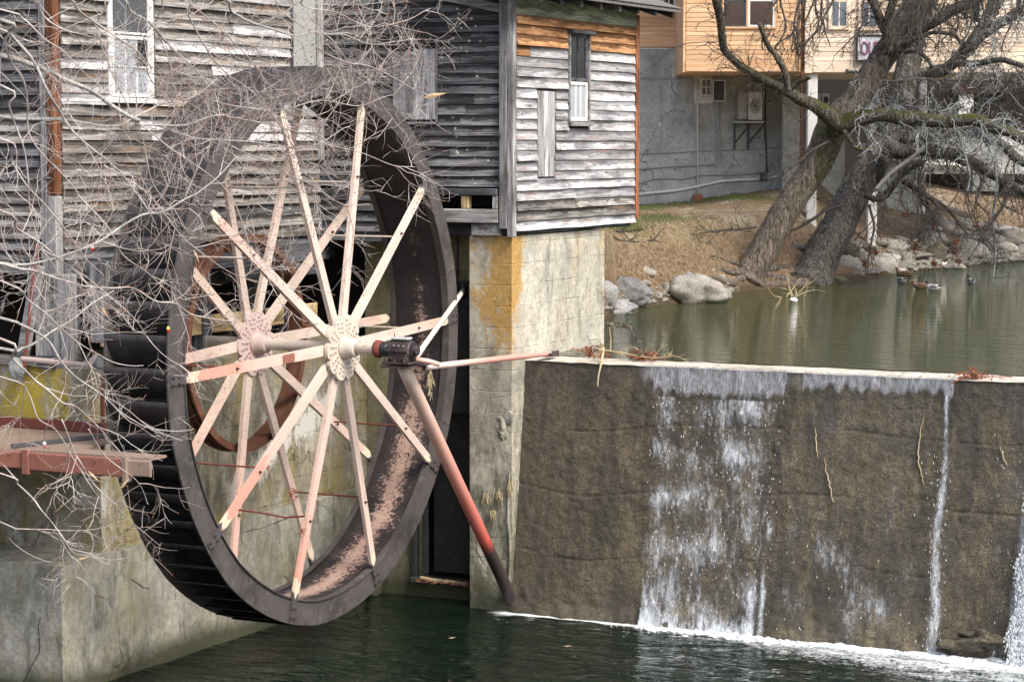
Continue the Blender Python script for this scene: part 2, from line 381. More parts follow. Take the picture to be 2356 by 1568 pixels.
M_['rim'] = steel('dark_painted_steel', (.066,.061,.060), .7, met=.1)
M_['bucket'] = steel('black_steel_plate', (.046,.042,.043), .2, met=.15, rough=.55)
M_['iron'] = steel('greasy_dark_iron', (.062,.045,.047), .5, met=.3)
M_['gear'] = steel('brown_iron_ring', (.13,.055,.030), .3, met=.1, rough=.65)
M_['gatesteel'] = steel('blue_grey_steel', (.032,.036,.042), .25, met=.15, rough=.7)
M_['redrod'] = plain('red_rust_rod', (.20,.06,.045), .6, dirt=.3)
def sole():
    m = Mat('flaking_pink_steel', .6, .15, .4); o = m.tc.outputs['Object']; s = m.sep(o)
    f = m.noise(m.vec('Object', (1,1,1)), 21, 9, .86); n = m.noise(m.vec('Object', (1,1,1)), 2.0, 6, .7)
    # worn stripe along the middle of the drum, heavier where the drum stands low
    mid = m.math('ABSOLUTE', m.math('ADD', s[0], .43)); stripe = m.math('SUBTRACT', .17, mid)
    low = m.math('MULTIPLY', m.math('SUBTRACT', -.2, s[2]), .055)
    low = m.math('MINIMUM', low, .08); low = m.math('MAXIMUM', low, -.22)
    k = m.math('ADD', m.math('ADD', f, m.math('MULTIPLY', stripe, .62)), low); k = m.math('ADD', k, m.math('MULTIPLY', m.math('SUBTRACT', n, .5), .35))
    c = m.ramp(n, [(.3, (.014,.011,.013)), (.7, (.045,.036,.040))])
    c = m.mix(m.ramp(k, [(.595, 0), (.625, .95)]), c, m.mix(n, (.30,.19,.15), (.48,.35,.29))); m.col(c)
    m.bump(k, .3, .006); return m.m
M_['sole'] = sole()
def spoke():
    m = Mat('flaked_cream_paint', .55, 0, .35); o = m.sep(m.tc.outputs['Object']); v, r = objoff(m)
    red = m.sep(m.ocol())[0]; ln = m.noise(m.vec(v, (1,1,1)), 5, 6, .7)
    f = m.noise(m.vec(v, (1,2,2)), 34, 7, .78); g = m.noise(m.vec(v, (.6,2,2)), 2, 4, .6)
    c = m.mix(m.ramp(g, [(.35, 0), (.65, 1)]), (.58,.47,.40), (.68,.58,.50))
    t = m.math('MULTIPLY', m.math('ADD', m.math('MULTIPLY', o[0], .36), m.math('MULTIPLY', m.math('SUBTRACT', g, .5), .9)), red)
    c = m.mix(m.ramp(t, [(.15, 0), (1.1, .85)]), c, (.62,.36,.29))
    t2 = m.math('MULTIPLY', t, red); c = m.mix(m.ramp(t2, [(.85, 0), (1.5, .6)]), c, (.58,.24,.18))
    dirt = m.math('ADD', f, m.math('MULTIPLY', m.sep(m.ocol())[1], .035))
    c = m.mix(m.ramp(dirt, [(.575, 0), (.65, .85)]), c, (.22,.11,.075)); gm = m.noise(m.vec(v, (1.2,5,5)), 2.6, 6, .75); c = m.mix(m.ramp(gm, [(.52, 0), (.66, .5)]), c, (.36,.27,.21))
    # pale flaked tip and bare dark end
    e = m.math('ADD', o[0], m.math('MULTIPLY', m.math('SUBTRACT', ln, .5), .30))
    e = m.math('ADD', e, m.math('MULTIPLY', m.math('ABSOLUTE', o[1]), 1.1))
    c = m.mix(m.ramp(m.math('SUBTRACT', e, 2.55), [(.40, 0), (.43, .7)]), c, (.70,.62,.46))
    c = m.mix(m.ramp(m.math('SUBTRACT', e, 2.55), [(.56, 0), (.60, 1)]), c, (.07,.062,.066))
    m.col(c); m.bump(f, .15, .004); return m.m
M_['spoke'] = spoke()
def cream(name, c1, rustamt=.75, rc=(.20,.085,.06), redz=None):
    m = Mat(name, .5, 0, .4); v, r = objoff(m)
    f = m.noise(m.vec(v, (1,1,1)), 22, 7, .78); g = m.noise(m.vec(v, (1,1,1)), 2.2, 5, .65)
    c = m.mix(m.ramp(g, [(.35, 0), (.65, 1)]), c1, tuple(x*.8 for x in c1))
    if redz:      # painted pole: cream above, red in the middle, bare dark pipe at the foot
        z = m.math('ADD', m.sep(m.tc.outputs['Object'])[0], m.math('MULTIPLY', m.math('SUBTRACT', g, .5), redz[3]))
        c = m.mix(m.ramp(m.math('DIVIDE', z, redz[4]), [(redz[0], 0), (redz[1], .8)]), c, (.66,.24,.19))
        c = m.mix(m.ramp(m.math('DIVIDE', z, redz[4]), [(redz[1], 0), (redz[2]-.01, .9)]), c, (.55,.08,.06))
        c = m.mix(m.ramp(m.math('DIVIDE', z, redz[4]), [(redz[2]-.02, 0), (redz[2]+.03, 1)]), c, (.05,.035,.038))
    c = m.mix(m.ramp(f, [(.58, 0), (.66, rustamt)]), c, rc)
    m.col(c); m.bump(f, .15, .004); return m.m
M_['shaft'] = cream('dirty_cream_paint', (.66,.58,.50))
M_['hub'] = cream('cream_hub_paint', (.62,.55,.47), .6)
M_['hubback'] = cream('dusty_pink_hub_paint', (.60,.47,.43), .6)
M_['brace'] = cream('pole_paint', (.74,.64,.54), .35, (.35,.22,.15), (-.05,.40,.72,.35,5.7))
M_['brace2'] = cream('rail_paint', (.72,.62,.52), .35, (.30,.12,.09), (.35,1.1,1.4,.8,2.2))
M_['brace3'] = cream('strut_paint', (.78,.72,.62), .2, (.25,.15,.12))
M_['salmon'] = cream('weathered_salmon_paint', (.30,.12,.085), .95, (.14,.07,.05))
M_['topsteel'] = cream('rusty_top_plate', (.30,.22,.17), .9, (.13,.075,.055))
M_['pinkpipe'] = cream('dull_pink_pipe', (.50,.40,.36), .4)
M_['rustcap'] = plain('rusty_collar', (.17,.05,.035), .85, dirt=.4, bump=.4)
M_['enamel'] = plain('flaked_grey_enamel', (.48,.50,.50), .5, dirt=.9, dirtc=(.06,.05,.05))
M_['black'] = plain('black_rubber', (.02,.02,.022), .5)
M_['grease'] = plain('grease', (.03,.04,.045), .3, var=.4, dirt=.4, dirtc=(.3,.32,.32))
M_['acwhite'] = plain('offwhite_enamel', (.62,.61,.57), .5, var=.08)
M_['acgrille'] = plain('grey_grille_metal', (.32,.32,.30), .5)  # mid grey, darker than the case enamel
M_['white'] = plain('white_paint', (.76,.76,.74), .6, dirt=.25, dirtc=(.35,.32,.28))
M_['pipegrey'] = plain('grey_conduit', (.36,.38,.37), .5)
M_['darkmetal'] = plain('dark_metal', (.06,.065,.07), .5)
M_['galv'] = plain('galvanised_steel', (.45,.46,.47), .4, .4)
def leafm(name, c, c2): 
    m = Mat(name, .8); v, r = objoff(m); m.col(m.mix(m.noise(v, 7, 4, .6), c, c2)); return m.m
M_['leaf'] = leafm('dead_leaf', (.10,.03,.018), (.34,.13,.07))
M_['paleleaf'] = leafm('pale_dead_leaf', (.40,.26,.14), (.55,.42,.28))
M_['straw'] = leafm('straw', (.34,.27,.15), (.52,.44,.28))
M_['moss'] = leafm('moss', (.020,.028,.008), (.075,.085,.022))
M_['weed'] = leafm('green_weed', (.05,.065,.02), (.13,.15,.05))
def bark(name, c0, c1, c2, mossamt=.0, sc=1., mossup=True):
    m = Mat(name, .9, 0, .15); g = m.geo()
    v = m.vec('Object', (1,1,1)); n = m.noise(v, 9*sc, 7, .7, .6); n2 = m.noise(v, 40*sc, 5, .7)
    rd = m.noise(m.vec('Object', (16*sc, 16*sc, 3.6*sc)), 1, 6, .7, 1.2)
    c = m.ramp(rd, [(.38, c0), (.5, c1), (.62, c2)])
    c = m.mix(m.ramp(n2, [(.62, 0), (.72, .6)]), c, tuple(min(1, x*1.8) for x in c2))
    h = m.math('ADD', rd, m.math('MULTIPLY', n2, .3))
    if mossamt:
        nz = m.sep(m.n('ShaderNodeNewGeometry').outputs['Normal'])[2]
        k = m.math('ADD', m.math('MULTIPLY', nz, .28), m.noise(v, 2.2, 6, .7))
        c = m.mix(m.ramp(k, [(.60, 0), (.70, mossamt)]), c, (.055,.062,.016))
    ln = m.noise(m.vec('Object', (1,1,1), (3,3,3)), 13*sc, 4, .7); c = m.mix(m.ramp(ln, [(.62, 0), (.67, .7)]), c, (.36,.39,.37))
    m.col(c); m.bump(h, .9, .05/sc); return m.m
M_['bark'] = bark('ridged_brown_bark', (.035,.029,.023), (.115,.097,.078), (.22,.19,.155), .0, 1.)
M_['barkdark'] = bark('dark_wet_bark', (.026,.024,.021), (.085,.078,.068), (.19,.175,.155), .0, 1.)
M_['barkmoss'] = bark('mossy_bark', (.022,.020,.016), (.075,.066,.050), (.17,.155,.125), .95, 1.4)
M_['twigdark'] = bark('dark_twig', (.02,.018,.016), (.055,.048,.042), (.10,.09,.08), .0, 6)
M_['twigpale'] = bark('lichened_twig', (.13,.14,.14), (.27,.285,.28), (.44,.46,.45), .0, 6)
M_['limbpale'] = bark('pale_grey_bark', (.24,.23,.215), (.43,.42,.395), (.60,.59,.56), .35, 5)
def twigp():
    m = Mat('pale_twig_bark', .8, 0, .2); v = m.vec('Object', (1,1,1)); n = m.noise(v, 3.5, 5, .7)
    m.col(m.ramp(n, [(.32, (.26,.17,.14)), (.46, (.38,.32,.29)), (.6, (.50,.47,.44)), (.7,(.62,.60,.58))])); return m.m
M_['twig'] = twigp()
def rock(name, c0, c1):
    m = Mat(name, .85, 0, .3); g = m.geo(); v, r = objoff(m); n = m.noise(v, 3, 7, .65); f = m.noise(v, 26, 6, .7)
    c = m.ramp(n, [(.3, c0), (.7, c1)]); c = m.mix(m.ramp(f, [(.4, .6), (.54, 0)]), c, tuple(x*.5 for x in c0))
    lum = m.math('MULTIPLY_ADD', r, .6, .65); cc = m.n('ShaderNodeCombineXYZ'); [m.L(lum, cc.inputs[i]) for i in range(3)]
    c = m.mix(1., c, cc.outputs[0], 'MULTIPLY')
    z = m.math('ADD', m.sep(g)[2], m.math('MULTIPLY', n, .3)); c = m.mix(m.ramp(m.math('SUBTRACT', z, ZP), [(.14, .9), (.24, 0)]), c, (.06,.055,.045))
    m.col(c); m.bump(m.math('ADD', n, f), .5, .04); return m.m
M_['rock'] = rock('tan_boulder', (.20,.19,.165), (.42,.40,.35))
M_['rockgrey'] = rock('grey_boulder', (.15,.15,.15), (.36,.36,.35))
M_['rockdark'] = rock('mossy_dark_boulder', (.05,.05,.035), (.16,.14,.10))
def ground():
    m = Mat('dirt_and_thin_grass', .95, 0, .1); g = m.geo(); n = m.noise(g, .35, 7, .7); f = m.noise(g, 9, 8, .75); k = m.noise(g, 1.3, 6, .7)
    f3 = m.noise(g, 26, 4, .75)
    c = m.ramp(f, [(.32, (.09,.060,.038)), (.5, (.225,.160,.10)), (.68, (.38,.30,.205))])
    gr = m.math('MULTIPLY', m.ramp(m.math('ADD', m.math('MULTIPLY', n, .6), m.math('MULTIPLY', k, .4)), [(.49, 0), (.58, 1)]), m.ramp(f3, [(.38, .2), (.52, .9)]))
    flat = m.ramp(m.sep(g)[2], [(.35, 0), (.75, 1)]); gr = m.math('MULTIPLY', gr, flat)
    c = m.mix(m.math('MULTIPLY', gr, .6), c, (.20,.20,.085))
    c = m.mix(m.math('MULTIPLY', flat, m.ramp(k, [(.5, 0), (.62, .6)])), c, (.40,.36,.28))
    c = m.mix(m.ramp(f3, [(.36, .6), (.46, 0)]), c, (.07,.04,.025))
    c = m.mix(m.ramp(m.math('SUBTRACT', m.sep(g)[2], ZP - .5), [(.58, .85), (.74, 0)]), c, (.06,.045,.03))
    m.col(c); m.bump(m.math('ADD', f, f3), .8, .06); return m.m
M_['ground'] = ground()
def pondm():
    m = Mat('pond_water', .03, 0, .32); g = m.geo(); m.b.inputs['IOR'].default_value = 1.33
    # ripples: long crests across the view
    mp = m.n('ShaderNodeMapping'); m.L(g, mp.inputs[0]); mp.inputs[2].default_value = (0, 0, -_a); mp.inputs[3].default_value = (1.6, 6.5, 1)
    n = m.noise(mp.outputs[0], 1.3, 3, .55, .3); n2 = m.noise(mp.outputs[0], .35, 3, .5)
    s = m.math('MULTIPLY', n, m.math('ADD', n2, .35))
    m.col(m.mix(m.noise(g, .4, 3), (.022,.032,.008), (.045,.052,.014)))
    m.bump(s, .8, .13); return m.m
M_['pond'] = pondm()
def riverm():
    m = Mat('river_water', .04, 0, .35); g = m.geo(); m.b.inputs['IOR'].default_value = 1.33; s = m.sep(g)
    mp = m.n('ShaderNodeMapping'); m.L(g, mp.inputs[0]); mp.inputs[2].default_value = (0, 0, -_a); mp.inputs[3].default_value = (.8, 2.2, 1)
    n = m.noise(mp.outputs[0], 1.5, 4, .5, .8); nf = m.noise(g, 16, 6, .75, .4); nb = m.noise(mp.outputs[0], 1.1, 6, .7, .5)
    base = m.mix(m.noise(g, .8, 3), (.002,.006,.004), (.006,.014,.008))
    # foam: by distance from the foot of the dam, stronger under the falls
    d = m.math('SUBTRACT', 3.95, s[1])
    near = m.math('MULTIPLY', m.ramp(s[0], [(0, 0), (1, 1)]), 1.)
    xk = m.n('ShaderNodeMapRange'); m.L(s[0], xk.inputs[0]); xk.inputs[1].default_value = 1.6; xk.inputs[2].default_value = 7.5; xk.inputs[3].default_value = .0; xk.inputs[4].default_value = 1.
    wd = m.math('MULTIPLY_ADD', m.math('POWER', xk.outputs[0], 1.8), 3.0, .08)
    q = m.math('SUBTRACT', 1., m.math('DIVIDE', d, wd), clamp=True)
    k = m.math('ADD', m.math('MULTIPLY', q, .34), m.math('ADD', m.math('MULTIPLY', nf, .5), m.math('MULTIPLY', nb, .5)))
    k = m.math('MULTIPLY', m.ramp(k, [(.68, 0), (.80, 1)]), m.ramp(s[0], [(.30, 0), (.55, 1)]))
    # loose specks further out
    sp = m.vor(m.vec(g, (1, 2.2, 1)), 5.5); spn = m.noise(g, .9, 3)
    k2 = m.math('MULTIPLY', m.ramp(sp, [(.03, 1), (.05, 0)]), m.ramp(spn, [(.50, 0), (.58, 1)]))
    far = m.n('ShaderNodeMapRange'); m.L(s[0], far.inputs[0]); far.inputs[1].default_value = -.5; far.inputs[2].default_value = 6.; 
    c2 = m.noise(mp.outputs[0], 7, 6, .8, .8); k3 = m.math('MULTIPLY', m.ramp(c2, [(.60, 0), (.68, .8)]), m.math('MULTIPLY', far.outputs[0], m.ramp(nb, [(.46, 0), (.58, 1)])))
    fo = m.math('MAXIMUM', k, k3)
    m.col(m.mix(fo, base, (.70,.76,.78))); m.rough(m.math('MULTIPLY_ADD', fo, .6, .04)); m.bump(m.math('ADD', n, m.math('MULTIPLY', fo, .25)), .7, .2); return m.m
M_['river'] = riverm()
def foamm():
    m = Mat('white_water', .35, 0, .5); g = m.geo(); m.col(m.mix(m.noise(g, 12, 5, .7), (.62,.68,.72), (.9,.93,.95)))
    m.b.inputs['Subsurface Weight'].default_value = .0; m.bump(m.noise(g, 30, 4, .7), .5, .02); return m.m
M_['foam'] = foamm()
def fallm():
    m = Mat('falling_water', .15, 0, .6); g = m.geo(); at = m.n('ShaderNodeAttribute'); at.attribute_name = 'water'
    st = m.noise(m.vec(g, (13, 13, 3.4)), 1, 7, .72, .5); fi = m.noise(m.vec(g, (1,1,.4)), 24, 6, .8, .3)
    st2 = m.noise(m.vec(g, (45, 45, 1.6)), 1, 4, .7)
    k = m.math('ADD', m.math('MULTIPLY', st, .5), m.math('MULTIPLY', fi, .5))
    sp = m.sep(at.outputs['Vector'])
    a = m.math('ADD', k, m.math('MULTIPLY', m.math('SUBTRACT', sp[0], .5), .34)); a = m.ramp(a, [(.485, 0), (.57, .28), (.68, .85)]); a = m.math('ADD', a, m.math('MULTIPLY', m.math('SUBTRACT', sp[0], .12, clamp=True), m.math('MULTIPLY', st2, .14)), clamp=True)
    # smooth film at the lip
    b = m.math('MULTIPLY', sp[1], m.ramp(st2, [(.34, .18), (.56, .66)]))
    a = m.math('MULTIPLY', m.math('MAXIMUM', a, b), sp[2])
    m.col(m.mix(sp[1], (.66,.71,.76), (.40,.42,.455))); tr = m.n('ShaderNodeBsdfTransparent'); mx = m.n('ShaderNodeMixShader')
    m.L(a, mx.inputs[0]); m.L(tr.outputs[0], mx.inputs[1]); m.L(m.b.outputs[0], mx.inputs[2])
    m.L(mx.outputs[0], m.t.nodes['Material Output'].inputs[0]); m.bump(k, .6, .03); return m.m
M_['fall'] = fallm()
def glass(name, c, rough=.08):
    m = Mat(name, rough, 0, .8); v = m.vec('Object', (1,1,1)); m.col(m.mix(m.noise(v, 3, 4), c, tuple(x*.6 for x in c))); return m.m
M_['glass'] = glass('dark_window_glass', (.02,.024,.028)); M_['frost'] = glass('dusty_window_glass', (.42,.46,.50), .4)
M_['blueglass'] = glass('blue_curtained_glass', (.16,.20,.24), .1); M_['screen'] = glass('insect_screen', (.07,.08,.09), .7)
M_['redglass'] = glass('dim_red_window_glass', (.05,.022,.018), .15)
M_['roof'] = plain('roof_shingle', (.16,.15,.14), .9, bump=.4)
M_['signwhite'] = plain('sign_board', (.75,.75,.78), .5); M_['signred'] = plain('sign_lettering', (.35,.10,.12), .5); M_['signblue'] = plain('sign_shadow_lettering', (.20,.20,.40), .5)
M_['brick'] = plain('brick_red', (.30,.11,.07), .9)
for k, c in dict(duckgreen=(.012,.035,.03), duckbrown=(.16,.10,.06), duckwhite=(.66,.64,.60), duckgrey=(.36,.34,.31), duckblack=(.02,.02,.025), chestnut=(.13,.05,.03), bill=(.45,.36,.08), bobred=(.7,.04,.03), bobyel=(.65,.62,.15), bobwhite=(.75,.72,.68), yellow=(.6,.5,.05)).items():
    M_[k] = plain(k, c, .6, var=.35, scale=30)
# ------------------------------------------------------------------ ground, water
SH = [onZ(u, v, ZP) for u, v in ((1330,760),(1395,742),(1420,716),(1500,704),(1560,697),(1660,684),(1720,668),(1800,662),(1900,654),(1990,643),(2100,624),(2200,613),(2300,605),(2370,598))]
SHr = [((p - CAM).dot(RT), (p - CAM).dot(FH)) for p in SH]
def shore(r):
    if r <= SHr[0][0]: return SHr[0][1] + (SHr[0][0] - r) * .3
    if r >= SHr[-1][0]: return SHr[-1][1] + (r - SHr[-1][0]) * .9
    for (a, b) in zip(SHr, SHr[1:]):
        if a[0] <= r <= b[0]: return lerp(a[1], b[1], (r - a[0]) / max(1e-6, b[0] - a[0]))
def gh_rd(r, d):
    ds = shore(r); t = d - ds
    if t < 0: return ZP + max(-1.6, t * .5) - .0
    w_ = lerp(3.1, 12.5, sstep((r - 5) / 6.)); G = 1.0 + .6 * sstep((r - 3) / 5.) * sstep((d - 55) / 6.)
    e = lerp(1.0, .75, sstep((r - 5) / 6.))
    h = ZP + (G - ZP) * (min(1., t / w_)) ** e
    # rounded crest of the bank
    return h + .05 * fbm(r * .9, d * .9, 2.) + .02 * fbm(r * 4, d * 4, 5.)
def gh(p): q = Vector((p[0], p[1], 0)) - Vector((CAM.x, CAM.y, 0)); return gh_rd(q.dot(RT), q.dot(FH))
def gnd(u, v):     # where the line of sight meets the bank
    d = ray(u, v); t = 40.
    while t < 140:
        p = CAM + d * t
        if p.z <= gh(p): return p
        t += .06
    return CAM + d * 140
def RD(r, d, z): return Vector((CAM.x, CAM.y, 0)) + RT * r + FH * d + Vector((0, 0, z))
mb = MB(); mb.smooth = True
def gfun(i, j):
    r = lerp(-6, 30, i); 
    d = lerp(38, 95, j)
    return RD(r, d, gh_rd(r, d))
mb.grid(gfun, 300, 420)
tag(mb.obj('ground', M_['ground']), kind='structure')
mb = MB(); mb.add([RD(-400, 94.9, 1.55), RD(400, 94.9, 1.55), RD(400, 900, 3), RD(-400, 900, 3)], [(0,1,2,3)])
mb.add([RD(29.9, 60, 1.3), RD(400, 60, 1.3), RD(400, 95, 1.55), RD(29.9, 95, 1.55)], [(0,1,2,3)])
mb.add([RD(-400, 40, 1.3), RD(-5.9, 40, .9), RD(-5.9, 95, 1.5), RD(-400, 95, 1.5)], [(0,1,2,3)])
tag(mb.obj('far_ground', M_['ground']), kind='structure')
mb = MB(); mb.add([(.5, 5.2, ZP), (60, 5.2, ZP), (60, 90, ZP), (-14, 90, ZP), (-14, 7.5, ZP), (.5, 7.5, ZP)], [(0,1,2,3,4,5)])
tag(mb.obj('pond', M_['pond']), kind='structure')
mb = MB(); mb.smooth = True
def riv(i, j):
    x = lerp(-9, 22, i); y = lerp(-45, 4.55, j); a = .018 * fbm(x * .9, y * .9, 1., 3) + .01 * fbm(x * 3, y * 3, 4., 2)
    q = max(0, 1 - (4 - y) / 1.6) * sstep((x - 1.5) / 3); a += q * .05 * abs(fbm(x * 3, y * 3, 9., 3))
    return (x, y, ZW + a)
mb.grid(riv, 280, 420); tag(mb.obj('river', M_['river']), kind='structure')
mb = MB(); mb.box((-60, -120, ZW - 1.2), (90, 95, ZW - 1.0)); tag(mb.obj('riverbed', M_['rockdark']), kind='structure')
mb = MB(); mb.box((-60, -120, ZW - .1), (-9, -3.2, -.2)); tag(mb.obj('near_bank', M_['ground']), kind='structure')
mb = MB(); mb.add([(-9, -45, ZW - .02), (-9, -120, ZW - .02), (90, -120, ZW - .02), (90, 4.5, ZW - .02), (22, 4.5, ZW - .02), (22, -45, ZW - .02)], [(0,1,2,3,4,5)])
tag(mb.obj('far_river', M_['river']), kind='structure')

# ------------------------------------------------------------------ dam
DAM = empty('concrete_dam', (5, 4.5, ZW), 'dark wet concrete dam with a pale crest and water spilling down its face', 'dam')
ZT = -.52
def damY(z): t = (ZT - z) / (ZT - ZW); return 4.55 - .50 * t ** 1.15
def damf(i, j):
    x = lerp(.66, 15, i); z = lerp(ZW - .3, ZT - .015, j)
    a = .012 * fbm(x * 1.1, z * 1.1, 3, 5, .6) + .009 * fbm(x * 9, z * 7, 1, 4, .7)
    # board lift lines and a ragged undercut foot
    k = (z + .2 * fbm(x * .3, 0, 0, 2)) / .92; a -= .016 * max(0, 1 - abs((k % 1) - .5) / .02) * (noise.noise(Vector((x * .7, k // 1 * 5, 0))) > -.05)
    if z < ZW + .5: a += .10 * sstep((ZW + .5 - z) / .5) * (fbm(x * 2.1, z * 2, 8, 3) + .2)
    e = sstep((ZT - z) / .12); a *= e
    return (x, damY(z) - a, z)
mb = MB(); mb.smooth = True; mb.grid(damf, 560, 170); mb.obj('dam_face', M_['dam'], DAM)
mb = MB(); mb.smooth = False
def cr(i, j):
    x = lerp(.66, 15, i); y = lerp(4.53, 5.28, j)
    return (x, y - .01 * fbm(x * 4, 0, 0) * (1 - j), ZT + .012 + .010 * fbm(x * 3, y * 3, 4) - (.02 if j == 0 else 0))
mb.grid(cr, 300, 6); mb.obj('dam_crest', M_['crest'], DAM)
mb = MB(); mb.box((.66, 4.6, ZW - .5), (15, 5.27, ZT - .03)); mb.obj('dam_core', M_['dam'], DAM)
# cracks with pale lime
for pts in (((1868,985),(1872,1030),(1878,1060)), ((1892,1052),(1896,1085),(1904,1110),(1915,1150),(1918,1158)), ((2118,955),(2110,1000),(2106,1040),(2108,1068),(2118,1100),(2124,1122)), ((2296,1030),(2302,1055),(2316,1078))):
    mb = MB(); P = [onY(u, v, 4.3) for u, v in pts]; P2 = []
    for a, b in zip(P, P[1:]):
        for k in range(5): t = k / 5; q = a.lerp(b, t); P2.append(Vector((q.x + ru(-.012, .012), damY(q.z) - .014, q.z)))
    mb.tube(P2, [.002 + .007 * math.sin(math.pi * i / (len(P2) - 1)) for i in range(len(P2))], 5); part(mb, 'crack_seam', M_['straw'], DAM)
# knob of rough concrete at the foot
mb = MB(); mb.smooth = True; p = onY(2258, 1468, 4.0); mb.blob(p, (.24, .10, .10), amp=1.1, sub=4, seed=3); mb.blob(p + Vector((-.3, -.02, -.1)), (.3, .1, .08), amp=.8, sub=3, seed=5); part(mb, 'broken_foot', M_['dam'], DAM)

# ------------------------------------------------------------------ pier
def rough_box(mb, a, b, step=.12, amp=.008, seed=0., chip=.02, faces='xXyYZ'):
    x0, y0, z0 = a; x1, y1, z1 = b
    def disp(x, y, z):
        n = noise.noise(Vector((x*2+seed, y*2, z*2))) * amp + noise.noise(Vector((x*9+seed, y*9, z*9))) * amp * .5
        return n
    def face(o, e1, e2, nrm):
        L1 = e1.length; L2 = e2.length; n1 = max(1, int(L1/step)); n2 = max(1, int(L2/step))
        def fn(i, j):
            p = o + e1*i + e2*j; eg = min(i*L1, (1-i)*L1, j*L2, (1-j)*L2)
            d = disp(*p) * min(1, eg/.04) if eg > 1e-6 else -chip*0
            return p + nrm * d
        mb.grid(fn, n1, n2)
    V = Vector; dx, dy, dz = V((x1-x0,0,0)), V((0,y1-y0,0)), V((0,0,z1-z0))
    if 'y' in faces: face(V((x0,y0,z0)), dx, dz, V((0,-1,0)))
    if 'Y' in faces: face(V((x1,y1,z0)), -dx, dz, V((0,1,0)))
    if 'X' in faces: face(V((x1,y0,z0)), dy, dz, V((1,0,0)))
    if 'x' in faces: face(V((x0,y1,z0)), -dy, dz, V((-1,0,0)))
    if 'Z' in faces: face(V((x0,y0,z1)), dx, dy, V((0,0,1)))
    return mb
PIER = empty('concrete_pier', (.3, 5.7, ZW), 'tall cream concrete pier with orange lichen under the corner of the mill', 'pier')
def pierm():
    m = M_['pier'].copy(); m.name = 'pier_corner_lichen_concrete'; return m
mb = MB(); mb.smooth = True; rough_box(mb, (-.04, 4.1, ZW - .3), (.65, 7.36, 1.31), .05, .012)
PB = mb.obj('pier_body', M_['pier'], PIER)
# orange lichen crust: real thin patches, dense at the corner
def lichenmat():
    m = Mat('orange_lichen_concrete', .9, 0, .15)
    return m
# lichen colouring is part of the pier's own material, by height and nearness to the corner
def add_lichen(mat):
    t = mat.node_tree; m = Mat.__new__(Mat); m.m = mat; m.t = t; m.b = t.nodes['Principled BSDF']; m.tc = [n for n in t.nodes if n.type == 'TEX_COORD'][0]
    old = m.b.inputs['Base Color'].links[0].from_socket; g = m.geo(); s = m.sep(g)
    n = m.noise(m.vec(g, (1,1,.6)), 2.0, 6, .7); f = m.noise(g, 24, 6, .78)
    ax = m.math('MULTIPLY', m.math('SUBTRACT', .65, s[0]), .95)           # left face: distance from the corner
    ay = m.math('MULTIPLY', m.math('SUBTRACT', s[1], 4.1), 1.9)          # right face
    dd = m.math('ADD', ax, ay)
    up = m.n('ShaderNodeMapRange'); m.L(s[2], up.inputs[0]); up.inputs[1].default_value = -.9; up.inputs[2].default_value = .4
    hi = m.math('MULTIPLY', m.math('SUBTRACT', s[2], .75), .55, clamp=True)
    k = m.math('ADD', m.math('SUBTRACT', m.math('ADD', m.math('MULTIPLY', n, .9), m.math('MULTIPLY', f, .62)), m.math('MULTIPLY', dd, .33)), m.math('MULTIPLY', up.outputs[0], .28))
    k = m.math('ADD', k, m.math('MULTIPLY', hi, .15))
    msk = m.ramp(k, [(.84, 0), (.92, .9)])
    c = m.mix(msk, old, m.mix(m.ramp(f, [(.35, 0), (.62, 1)]), (.27,.15,.03), (.50,.31,.09)))
    # second, lower and paler patch at the far end of the right face
    k2 = m.math('ADD', n, m.math('MULTIPLY', f, .3)); far = m.n('ShaderNodeMapRange'); m.L(s[1], far.inputs[0]); far.inputs[1].default_value = 5.6; far.inputs[2].default_value = 6.7
    c = m.mix(m.math('MULTIPLY', m.ramp(k2, [(.70, 0), (.80, .55)]), far.outputs[0]), c, (.50,.34,.10))
    # dark damp foot and grime
    lo = m.n('ShaderNodeMapRange'); m.L(s[2], lo.inputs[0]); lo.inputs[1].default_value = -.6; lo.inputs[2].default_value = -2.2
    g2 = m.noise(m.vec(g, (3,3,1.1)), 1.4, 7, .72)
    c = m.mix(m.math('MULTIPLY', m.ramp(g2, [(.42, 0), (.56, .85)]), lo.outputs[0]), c, (.10,.10,.065))
    b = m.n('ShaderNodeMapRange'); m.L(m.math('ADD', s[2], m.math('MULTIPLY', n, .5)), b.inputs[0]); b.inputs[1].default_value = ZW + .9; b.inputs[2].default_value = ZW + .4
    c = m.mix(m.math('MULTIPLY', b.outputs[0], .85), c, (.045,.05,.03))
    m.L(c, m.b.inputs['Base Color'])
add_lichen(M_['pier'])
